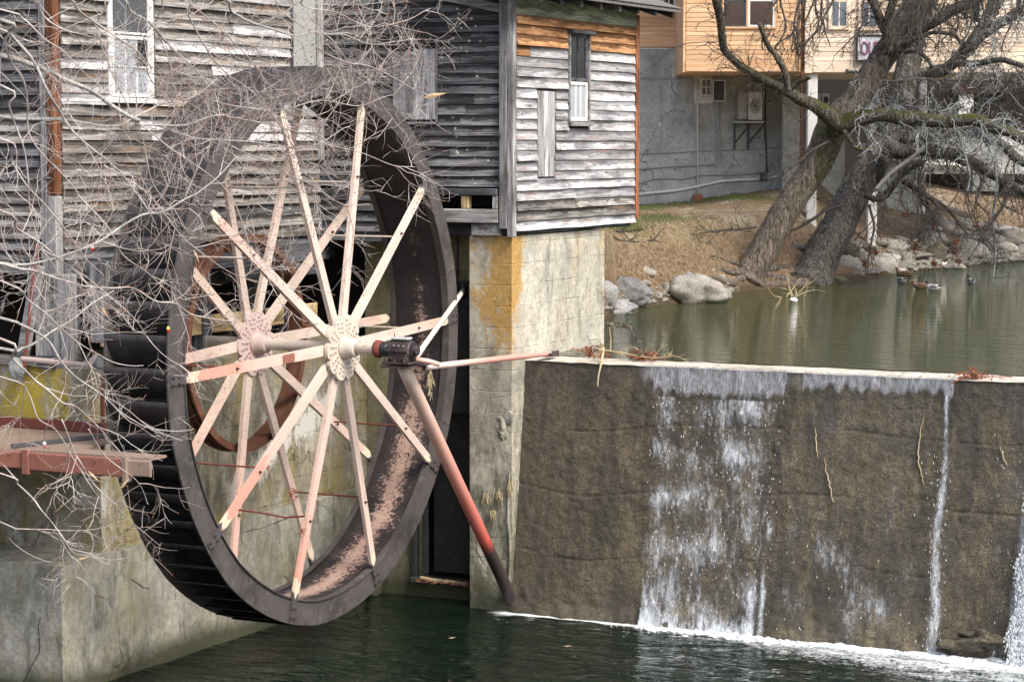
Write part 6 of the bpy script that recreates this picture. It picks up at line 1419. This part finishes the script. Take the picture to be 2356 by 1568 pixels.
# ------------------------------------------------------------------ ducks
def duck(u, v, kind, yaw, label, s_=1., on='water', pose='sit'):
    p = onZ(u, v, ZP) if on == 'water' else gnd(u, v) + Vector((0,0,.12)); s_ *= .74
    A = empty('duck', p, label, 'duck', 'mallards on the pond', 0.)
    M = Matrix.Translation(p) @ Matrix.Rotation(_a + yaw, 4, 'Z') @ Matrix.Scale(s_, 4)
    drake = kind == 'drake'; bm_ = 'duckwhite' if drake else ('duckwhite' if kind == 'pale' else 'duckbrown')
    def bt(path, rad, name, mat, sq=.8):
        mb = MB(); mb.smooth = True; mb.tube([Vector(q) for q in path], rad, 14)
        mb.v = [tuple(M @ Vector(q)) for q in mb.v]; return part(mb, name, M_[mat], A)
    b = bt([(-.27,0,.11),(-.24,0,.10),(-.18,0,.075),(-.08,0,.065),(.04,0,.07),(.13,0,.09),(.18,0,.12),(.20,0,.155),(.205,0,.19)], [.008,.028,.068,.095,.10,.082,.058,.040,.034], 'body', bm_)
    bt([(.19,0,.17),(.205,0,.20),(.215,0,.225),(.24,0,.235),(.262,0,.233)], [.035,.036,.045,.040,.018], 'head', 'duckgreen' if drake else bm_)
    bt([(.262,0,.232),(.29,0,.222),(.318,0,.217)], [.018,.014,.009], 'bill', 'bill')
    bt([(.10,0,.082),(.15,0,.11),(.19,0,.15),(.202,0,.168)], [.088,.062,.043,.037], 'breast', 'chestnut' if drake else bm_)
    for sg in (-1, 1):
        mb = MB(); mb.smooth = True; mb.blob((0,0,0), (.14,.028,.052), amp=.1, sub=2); mb.v = [tuple(M @ (Vector(q) + Vector((-.05, sg*.078, .115)))) for q in mb.v]; part(mb, 'wing', M_['duckgrey' if drake else bm_], A)
    mb = MB(); mb.smooth = True; mb.blob((0,0,0), (.085,.05,.025), amp=.1, sub=2); mb.v = [tuple(M @ (Vector(q) + Vector((-.20, 0, .13)))) for q in mb.v]; part(mb, 'tail', M_['duckblack' if drake else bm_], A)
PI = math.pi
for (x, y, k, yaw, lb, s_) in ((1060,1385,'drake',PI*.62,'drake with white flanks seen from behind nearest the pale boulder',1.), (1255,1445,'hen',PI*.9,'brown hen swimming just left of a drake in open water',1.), (1395,1465,'drake',PI*.75,'green headed drake in open water beside the brown hen',1.05), (1785,1395,'drake',PI*.55,'lone drake with white sides in open water at the right',1.), (1090,1320,'hen',PI*.95,'brown hen close behind the nearest drake',1.1), (1030,1285,'pale',PI,'pale buff duck at the waterline behind the brown hen',.9), (1195,1255,'drake',-PI*.35,'drake with chestnut breast facing out from the rocks',1.), (1455,1225,'drake',0.,'long drake in profile facing right along the shore',1.15), (1400,1200,'hen',PI*.8,'hen with tucked head behind the drake in profile',.8), (2270,1125,'drake',-PI*.3,'drake at the right edge facing the camera',.9), (2140,1140,'hen',PI*.5,'small brown duck near the right waterline',.6), (975,1215,'hen',PI*.6,'brown duck tucked against the wide boulder',.6)):
    u, v = z9(x, y); duck(u, v, k, yaw, lb, s_)
u, v = z9(1650, 1185); duck(u, v, 'hen', .1, 'brown speckled hen resting on the flat wet stone', 1.3); u, v = z9(1545, 1165); duck(u, v, 'drake', -.4, 'dark headed drake beside the resting hen', 1.); u, v = z9(1610, 1050); duck(u, v, 'hen', PI*.15, 'brown duck sitting high among the boulders', 1., 'gnd')

# ------------------------------------------------------------------ things at the dam
DENS = .5
def falls():
    mb = MB(); nu, nv = 520, 260; x0, x1 = .9, 10.0
    def fn(i, j):
        x = lerp(x0, x1, i); z = lerp(ZW - .02, ZT + .03, j); t = sstep((ZT - z) / .5)
        return (x, damY(min(z, ZT)) - .035 - .05 * t - .16 * sstep((x - 8.0) / .3) * sstep((ZT - z - .8) / 1.) - .03 * abs(fbm(x * 4, z * 2.2, 3, 3)), z)
    mb.smooth = True; mb.grid(fn, nu, nv); o = mb.obj('waterfall', M_['fall']); tag(o, 'thin white water spilling over the dam crest in streaks and curtains', 'waterfall', None, 'stuff')
    me = o.data; at = me.attributes.new('water', 'FLOAT_VECTOR', 'POINT'); vals = np.zeros((len(me.vertices), 3), dtype=np.float32)
    co = np.empty(len(me.vertices)*3); me.vertices.foreach_get('co', co); co = co.reshape(-1, 3)
    def st(a): a = np.clip(a, 0, 1); return a*a*(3-2*a)
    for q in range(len(co)):
        x, _, z = co[q]; dz = ZT - z
        n1 = noise.noise(Vector((x*1.6, z*1.8, 1.))); n2 = noise.noise(Vector((x*4.2, z*1.3, 5.)))
        e = .10 * noise.noise(Vector((z*1.7, 2., 0.)))
        # main curtain
        a = x - (2.77 + e - .02*dz); b = (4.72 + e*.6 - .05*dz) - x; inside = min(st(a/.06), st(b/.10))
        band = .5 + .5*math.cos((dz + .12*n1 + .05*math.sin(x*3)) * 2*math.pi / .62)
        d = inside * (.30 + .24*band*max(0, 1.25-dz*.25) + .42*n1 + .35*n2 + .05*dz)
        if dz < .42 : d *= .6
        d = max(d, .8*math.exp(-((x - (2.80+e))/.04)**2) * (.55+.6*n2) * (dz > .3)); d = max(d, .8*math.exp(-((x - (4.70+e*.6-.04*dz))/.06)**2) * (.5+n1))
        # foot of the curtain is whiter
        d += inside * .25 * st((dz - 2.9) / .8)
        # thin single stream
        cx = 7.06 + .03*math.sin(z*3) + .03*n2 - .015*dz; wdt = .030 + .022*dz; d = max(d, (.80+.3*n2)*math.exp(-((x - cx)/wdt)**2))
        # spatter between
        sp_ = st((x-4.7)/.3)*st((6.9-x)/.3); d = max(d, sp_*(.20 + .62*max(0, n1+.12)*st((dz-1.2)/1.4) + .22*n2)); d = max(d, st((x-7.6)/.3)*(.25+.3*n1)); d = max(d, .12 + .1*n2 if x < 2.7 else .10)
        # right hand edge of the frame: heavy fall
        d = max(d, st((x-8.05+.12*st((dz-1.5)/2)-.1*n1)/.2) * st((dz-1.2)/.8) * .9)
        film = 0.
        rag = .10*noise.noise(Vector((x*2.3,0,0))) + .12*noise.noise(Vector((x*9,0,3)))
        if 2.45 < x < 7.12:
            Lf = (.40 if 2.75 < x < 4.72 else .24) + rag; film = float(st((Lf - dz)/.14)) * (st((x-2.45)/.35))
            if 4.74 < x < 4.98: film *= .15
        vals[q] = (d, film, 1. if z < ZT + .028 else 0.)
    at.data.foreach_set('vector', vals.ravel())
falls()
mb = MB(); mb.smooth = True
for i in range(1300):
    x = ru(2.5, 9.3) if i % 3 else random.gauss(3.7, .6); k = sstep((x - 1.2) / 3.); main = 1 if 2.7 < x < 4.8 else .55; s_ = ru(.012, .05) * (.35 + .8*k) * (main if x < 7 else 1.)
    mb.blob((x, damY(ZW) - .06 - abs(random.gauss(0, .05 + .07*k)), ZW + ru(-.01, .02)), (s_*ru(1,1.9), s_, s_*.45), amp=.6, sub=1, seed=i*.7)
thing(mb, 'foot_foam', M_['foam'], 'white foam churning along the foot of the dam', 'foam', kind='stuff')
mb = MB()
for i in range(700):
    r_ = rnd(); 
    if r_ < .55: x = ru(2.75, 4.75); z = ru(ZW, ZT - .3)
    elif r_ < .75: x = 7.0 + random.gauss(0, .09); z = ru(ZW, -1.4)
    elif r_ < .82: x = ru(4.8, 6.8); z = ru(ZW, -2.2)
    else: x = ru(7.7, 9.2); z = ru(ZW, -1.2)
    p = Vector((x, damY(z) - ru(.06, .20), z)); s_ = ru(.002, .0065); mb.add([p + Vector((0,0,s_*4)), p + Vector((s_,0,-s_*2)), p + Vector((-s_,0,-s_*2)), p + Vector((0,-s_,0))], [(0,1,3),(1,2,3),(2,0,3)])
thing(mb, 'falling_drops', M_['foam'], 'fine white droplets falling in front of the dam', 'droplets', kind='stuff')
mb = MB()
for i in range(5200):    # heavy spout at the right border
    t = rnd() ** .7; z = lerp(-2.0, ZW, t); x = 8.24 - .16*t + .45*abs(random.gauss(0, 1)) + .04*math.sin(z*7); p = Vector((x, damY(z) - .12 - ru(0, .28), z)); s_ = ru(.003, .010)
    mb.add([p + Vector((0,0,s_*3)), p + Vector((s_,0,-s_*1.5)), p + Vector((-s_,0,-s_*1.5)), p + Vector((0,-s_,0))], [(0,1,3),(1,2,3),(2,0,3)])
thing(mb, 'splash_column', M_['foam'], 'white splash of heavier falling water at the right border', 'splash', kind='stuff')
# twigs and leaves stranded on the crest
def leafpile(c, rx, ry, h, n, label, mat='leaf', name='leaf_pile'):
    mb = MB()
    for k in range(n):
        p = Vector(c) + Vector((random.gauss(0,rx*.5), random.gauss(0,ry*.5), abs(random.gauss(0,h*.5)))); d_ = Vector((ru(-1,1),ru(-1,1),ru(-.4,.7))).normalized()*ru(.03,.09); e = d_.orthogonal().normalized()*ru(.01,.028); mb.add([p, p+d_*.5+e, p+d_, p+d_*.5-e], [(0,1,2,3)])
    for k in range(10): p = Vector(c) + Vector((ru(-rx,rx),ru(-ry,ry),ru(.02,h))); q = p + Vector((ru(-.3,.3),ru(-.2,.2),ru(-.05,.12))); mb.tube([p, p.lerp(q,.5)+Vector((0,0,.02)), q], .006, 4, False)
    thing(mb, name, M_[mat], label, 'leaves')
leafpile(onZ(1368, 819, ZT + .03), .19, .12, .11, 150, 'brown leaf pile with twigs on the dam crest close to the pier'); leafpile(onZ(1478, 827, ZT + .03), .22, .10, .10, 140, 'second leaf pile on the crest right of the first one'); leafpile(onZ(2238, 868, ZT + .03), .20, .09, .07, 90, 'reddish leaves and stalk stranded on the crest at the right')
def crook(pts, r, label, mat='straw', D=None, tw=3):
    mb = MB(); P = wob([Vector(p) for p in pts], .012, ru(0,9), 4); mb.tube(P, [r*(1-.6*i/(len(P)-1)) for i in range(len(P))], 6); grow(mb, P, [r*.4]*len(P), tw, .22, 1, r0=r*.45); thing(mb, 'stranded_branch', M_[mat], label, 'branch')
cr_ = lambda u, v, Y=4.8: onY(u, v, Y)
crook([cr_(1388,800), cr_(1384,830,4.5), cr_(1378,862,4.42), cr_(1376,888,4.4)], .022, 'thick pale root hanging over the dam edge below the first leaf pile', tw=2)
crook([cr_(1370,800), cr_(1400,806), cr_(1440,812), cr_(1500,822), cr_(1550,818)], .014, 'long pale branch lying along the crest over both leaf piles', tw=6)
crook([cr_(1449,750,5.1), cr_(1458,775,5.), cr_(1472,800,4.9), cr_(1487,828,4.8)], .022, 'dark bent branch leaning up from the second leaf pile', 'bark', tw=5); crook([cr_(1404,808,5.), cr_(1405,780,5.), cr_(1402,752,5.)], .012, 'straight thin twig standing upright between the leaf piles', tw=1)
crook([cr_(1480,820,5.), cr_(1462,800,5.), cr_(1440,800,5.), cr_(1420,815,5.)], .010, 'thin curved twig arching behind the second leaf pile', tw=4); crook([cr_(2190,880,4.5), cr_(2225,868,4.6), cr_(2280,866,4.8), cr_(2330,868,4.9)], .012, 'reddish stalk trailing along the crest at the right', 'leaf', tw=2)
crook([cr_(1350,770,5.2), cr_(1360,790,5.1), cr_(1366,812,4.9)], .010, 'grey twig rising against the pier beside the first leaf pile', 'twigpale', tw=5)
# mossy plank and black sheet sticking out behind the pier
PK = empty('mossy_board', onZ(1395, 740, ZP), 'old mossy board jutting from behind the pier over the pond', 'board')
a, b = Vector((.3, 7.9, -.20)), onZ(1450, 748, -.28); ex = (b-a).normalized(); n_ = ex.cross(Vector((0,0,1))).normalized(); M = frame(a, ex, n_); mb = MB(); mb.bbox((-.3,-.12,-.05),((b-a).length,.12,.03),.01,M); part(mb, 'plank', M_['barkmoss'], PK)
BS_ = MB(); BS_.smooth = True; 
def shf(i, j): t = i; return Vector(onZ(lerp(1385,1432,t), 762, -.3)) * 0 + onD(lerp(1384,1436 - 14*math.sin(j*3.14),t), lerp(752,800,j) , 41.0) + Vector((0,0,0))
BS_.grid(shf, 8, 10); thing(BS_, 'black_liner', M_['black'], 'torn black liner sheet hanging in the pond behind the pier', 'liner')
# seed pod leaf, straw tufts on the wheel, hanging debris
mb = MB()
for k in range(40): p = onX(990, 865, .25) + Vector((0, random.gauss(0,.035), random.gauss(-.05,.09))); d_ = Vector((ru(-.3,.3),ru(-.5,.5),-1)).normalized()*ru(.06,.16); mb.tube([p, p+d_*.5+Vector((0,ru(-.02,.02),0)), p+d_], .004, 3, False)
thing(mb, 'straw_tuft', M_['straw'], 'dry straw tuft dangling in front of the drum below the bearing', 'straw tuft')
for (u, v, lb) in ((812,1032,'small debris tuft stuck on a lower front spoke'), (698,1222,'leaf wad caught on the bent tie rod end'), (1023-1023+672,1132,'twig wad caught behind the lower left spoke'),(612,1072,'tiny leaf wad on the reddest front spoke')):
    c = onX(u, v, .05); mb = MB()
    for k in range(36): p = c + Vector((random.gauss(0,.02),random.gauss(0,.03),random.gauss(0,.03))); d_ = Vector((ru(-1,1),ru(-1,1),ru(-1,1))).normalized()*ru(.02,.07); e = d_.orthogonal().normalized()*.01; mb.add([p,p+d_*.5+e,p+d_,p+d_*.5-e],[(0,1,2,3)])
    thing(mb, 'debris_wad', M_['leaf'], lb, 'debris')
for (u, v, lb) in ((1040,1467,'small pale leaf floating upright in the dark water below the pier'), (1306,1486,'reddish floating leaf in open water right of the pier')):
    p = onZ(u, v, ZW + .04); mb = MB(); mb.add([p + Vector((-.06,0,0)), p + Vector((0,.02,.01)), p + Vector((.07,0,.02)), p + Vector((0,-.02,0))], [(0,1,2,3)]); thing(mb, 'floating_leaf', M_['paleleaf'], lb, 'leaf')
# cable from the annex to the tree
mb = MB(); mb.tube([onD(1462,178,50), onD(1500,152,52), onD(1540,118,53), onD(1580,100,53.5), onD(1620,97,53.8), onD(1658,97,54.)], .012, 5); thing(mb, 'sagging_cable', M_['black'], 'thin dark cable sagging from the mill annex to the leaning tree', 'cable')
#%%TREE
# ------------------------------------------------------------------ bare tree hanging into the picture from the left
FT = empty('overhanging_tree', onD(-900, 1500, 21), 'bare pale grey tree whose twiggy branches hang across the wheel and mill from the left', 'tree')
TR = Vector(onD(-700, 700, 21)); mb = barktube(wob([TR + Vector((0,0,-6.)), TR + Vector((.1,0,-2.5)), TR + Vector((-.1,.1,0)), TR + Vector((.1,.1,3)), TR + Vector((.0,0,6))], .05, 2, 6), interp([.34,.27,.24,.18,.10], 6), 20, .1); part(mb, 'trunk', M_['limbpale'], FT)
BUD = []
def fbranch(uv, d0, d1, r0, r1, tw, L=.75, lev=2, kids=5, mossy=False, ext=True):
    n = len(uv); P = []; R_ = []
    if ext:
        (u0, v0), (u1, v1) = uv[0], uv[1]; 
        anc = TR + Vector((0,0,(700 - v0)*.0038 + (1.0 if u0 > 60 else 0)*1.2)); f = onD(u0, v0, d0); P += [anc, anc.lerp(f, .5) + Vector((0,0,.3))]; R_ += [r0*1.7, r0*1.3]
    for i, (u, v) in enumerate(uv): d = lerp(d0, d1, i/(n-1)) + random.gauss(0, .05); P.append(onD(u, v, d)); R_.append(lerp(r0, r1, i/(n-1)))
    P = wob(P, .03, ru(0,99), 4); R_ = interp(R_, 4); mb = MB(); mb.smooth = True; mb.tube(P, [r*(1+.10*noise.noise(p*9)) for r, p in zip(R_, P)], 9)
    o = part(mb, 'branch', M_['limbpale'] if r0 > .011 else M_['twig'], FT)
    k0 = 8 if ext else 0; Q, S = P[k0:], R_[k0:]; ln = sum((a-b).length for a, b in zip(Q, Q[1:]))
    mt = MB(); grow(mt, Q, S, int(tw*ln), L, lev, .85, -.02, None, 0, .5, .03, .17, kids, .0046, BUD, 4, FV)
    t = part(mt, 'twigs', M_['twig'], o); t['kind'] = 'stuff'
B_ = [
 ([(0,130),(58,144),(113,161),(154,186),(212,215),(253,243),(301,270),(318,278)], 20.2,21,.024,.018,4),
 ([(0,267),(68,274),(137,275),(191,284),(239,291),(280,291),(356,286),(427,286),(479,270),(522,266)], 20.5,21.5,.018,.007,7),
 ([(280,291),(301,274),(342,256),(376,239),(445,219),(499,181)], 21,21.6,.011,.005,8,0),
 ([(356,286),(393,301),(445,318),(496,321),(581,323),(667,340),(735,328),(805,291)], 21.2,22.4,.012,.005,9,0),
 ([(0,44),(21,72),(51,106),(86,150),(103,185),(127,233),(144,267),(171,304),(219,345),(267,386),(301,431),(335,479),(360,520)], 19.5,20.8,.016,.006,6),
 ([(40,-30),(96,38),(137,65),(192,82),(239,99),(308,127),(350,160)], 20,21.2,.009,.004,6),
 ([(110,-40),(178,24),(219,55),(267,89),(325,133),(342,171),(369,205),(400,250)], 20,21.4,.010,.004,7),
 ([(230,-40),(301,21),(342,44),(369,75),(386,103),(427,144),(462,178),(496,222),(533,280),(560,330)], 20.4,22,.012,.004,8),
 ([(460,-40),(533,27),(581,55),(633,68),(684,82),(718,74),(769,79),(789,82),(840,99),(890,97),(950,88)], 20.5,23,.013,.004,8),
 ([(720,100),(748,126),(799,144),(850,150),(909,178),(953,205),(994,219)], 22,23,.008,.003,5,0),
 ([(-20,600),(100,597),(200,566),(273,523),(325,496),(369,489),(427,458),(455,445),(503,410),(545,360)], 19.8,21.5,.013,.005,7),
 ([(0,730),(44,743),(89,767),(116,791),(137,825),(161,853),(191,880),(233,908),(274,945),(308,969),(342,986),(404,993),(445,986)], 19.2,20.5,.012,.004,4),
 ([(0,778),(27,819),(51,846),(75,870),(109,897),(144,925),(171,933),(205,962),(233,990),(260,1020),(291,1051)], 19.0,20,.011,.004,3.5),
 ([(0,603),(41,617),(75,624),(113,637),(161,648),(205,655),(257,661),(308,665),(359,689),(404,695),(438,720),(479,730),(547,742)], 19.6,21.5,.011,.004,8),
 ([(178,445),(219,489),(257,535),(280,576),(308,603),(342,631),(376,661),(430,690)], 20.2,21.4,.009,.004,7,0),
 ([(-10,802),(51,802),(89,781),(130,754),(171,730),(219,692),(262,668)], 19.4,20,.013,.006,4),
 ([(0,1087),(41,1111),(75,1145),(96,1176),(120,1203),(147,1237),(171,1268),(212,1280),(253,1300)], 18.8,19.6,.008,.003,4),
 ([(0,1196),(21,1234),(51,1258),(86,1278),(116,1292)], 18.8,19.3,.005,.0025,4),
 ([(140,960),(168,1032),(192,1073),(212,1107),(246,1141),(280,1169)], 19.4,20,.006,.003,5,0),
 ([(200,985),(236,1039),(274,1073),(308,1100),(328,1128),(342,1159)], 19.6,20.2,.006,.003,4,0),
 ([(-10,60),(10,92),(31,144),(51,178),(62,239),(68,308),(103,359),(137,393),(178,445)], 19.6,20.4,.009,.006,6),
 ([(0,192),(21,239),(34,284),(51,335),(62,393),(68,479),(86,536),(110,590)], 19.2,19.8,.009,.004,6),
 ([(0,318),(27,369),(68,438),(120,496),(154,536),(200,600),(240,640)], 19.2,20.2,.009,.004,7),
 ([(-10,480),(40,520),(90,560),(150,610),(220,650),(300,730),(340,780)], 19.3,20.6,.009,.004,7),
 ([(0,650),(60,690),(110,720),(160,770),(200,800),(260,830),(330,840)], 19.3,20.4,.008,.003,6),
 ([(560,-40),(640,20),(700,60),(760,90),(800,140),(850,200),(890,240)], 21.5,23,.008,.003,8),
 ([(620,-40),(700,10),(780,30),(850,60),(930,50),(990,20)], 21.5,23.4,.007,.003,6),
 ([(380,-40),(430,40),(470,110),(520,170),(590,220),(650,300),(700,380),(740,440)], 21,22.6,.009,.003,9),
 ([(520,270),(600,280),(680,300),(760,330),(830,350),(900,380),(955,385)], 21.6,23,.007,.003,9,0),
 ([(480,230),(560,250),(650,250),(740,230),(820,245),(880,225),(910,215)], 21.6,23,.007,.003,9,0),
 ([(500,320),(580,360),(660,400),(730,430),(790,470),(850,470)], 21.8,22.8,.006,.003,9,0),
 ([(300,270),(380,340),(450,380),(520,440),(560,520),(590,600),(640,640)], 21,22,.007,.003,8,0),
 ([(240,380),(330,440),(400,520),(450,570),(520,620),(590,650)], 20.8,21.8,.007,.003,8,0),
 ([(200,-40),(220,60),(250,150),(290,230),(330,330),(350,420),(400,480)], 20.6,21.4,.007,.003,7),
 ([(330,-40),(360,60),(395,150),(400,240),(440,330),(500,380)], 20.8,21.8,.007,.003,8),
 ([(420,0),(500,60),(560,120),(620,200),(660,240),(720,270)], 21,22.4,.007,.003,9,0),
 ([(0,870),(60,900),(90,960),(130,990),(160,1050),(150,1110)], 19,19.4,.006,.003,4),
 ([(0,20),(50,40),(100,90),(150,120),(200,170),(230,200)], 19.8,20.6,.008,.004,5),
]
for b in B_:
    uv, d0, d1, r0, r1, tw = b[:6]; ext = len(b) < 7
    fbranch(uv, d0, d1, r0, r1, tw*DENS, ext=ext)
mb = MB()
for (p, q) in BUD: a = p + q*.018; mb.tube([p, p.lerp(a,.5), a], [.003,.0055,.001], 4, False)
t = part(mb, 'buds', M_['leaf'], FT); t['kind'] = 'stuff'
# fishing floats and leaves caught in the branches
def bobber(u, v, d, label, two=True):
    c = onD(u, v, d); A = empty('fishing_float', c, label, 'fishing float')
    mb = MB(); mb.smooth = True; Mz = Matrix.Translation(c) @ Matrix.Rotation(-math.pi/2, 4, 'Y')
    mb.lathe([(-.035,0),(-.028,.008),(-.012,.015),(0,.017)], 14, Mz); part(mb, 'lower_half', M_['bobred'], A)
    mb = MB(); mb.smooth = True; mb.lathe([(0,.017),(.012,.015),(.024,.008),(.028,0)], 14, Mz); part(mb, 'upper_half', M_['bobyel' if two else 'bobwhite'], A)
    mb = MB(); mb.tube([c + Vector((0,0,.02)), c + Vector((.005,0,.14))], .0015, 4, False); part(mb, 'line', M_['black'], A)
bobber(387, 757, 21, 'yellow and red fishing float hanging before the left rim of the wheel'); bobber(212, 570, 20.4, 'pale red and white fishing float in the twigs under the mill boards', False); bobber(102, 1022, 19.6, 'round red and white fishing float just above the salmon platform', False)
for (u, v, d, ang, lb) in ((1000,220,23.2,.2,'brown curled seed pod at the tip of the highest right twig'), (240,718,20.2,-1.,'pale brown dead leaf hanging near the timber post'), (215,1095,19.6,-.8,'small orange leaf cluster below the salmon platform'), (190,1285,19.5,.3,'dry brown leaf at the tip of the lowest branch'), (452,590,21.3,-1.2,'folded pale leaf hanging before the ring gear'), (287,1112,19.8,.9,'tiny tan leaf on the lowest twig by the wheel')):
    c = onD(u, v, d); e = (RT*math.cos(ang) + Vector((0,0,math.sin(ang)))); n_ = Vector((0,0,1)); n_ = (n_ - e*n_.dot(e)).normalized(); L = .13 if u > 900 else .07; mb = MB(); mb.add([c - e*L, c - e*L*.2 + n_*L*.22 - FV*.01, c + e*L, c - e*L*.2 - n_*L*.18 - FV*.012, c - FV*.02], [(0,1,4),(1,2,4),(2,3,4),(3,0,4)]); thing(mb, 'dead_leaf', M_['paleleaf'], lb, 'leaf')
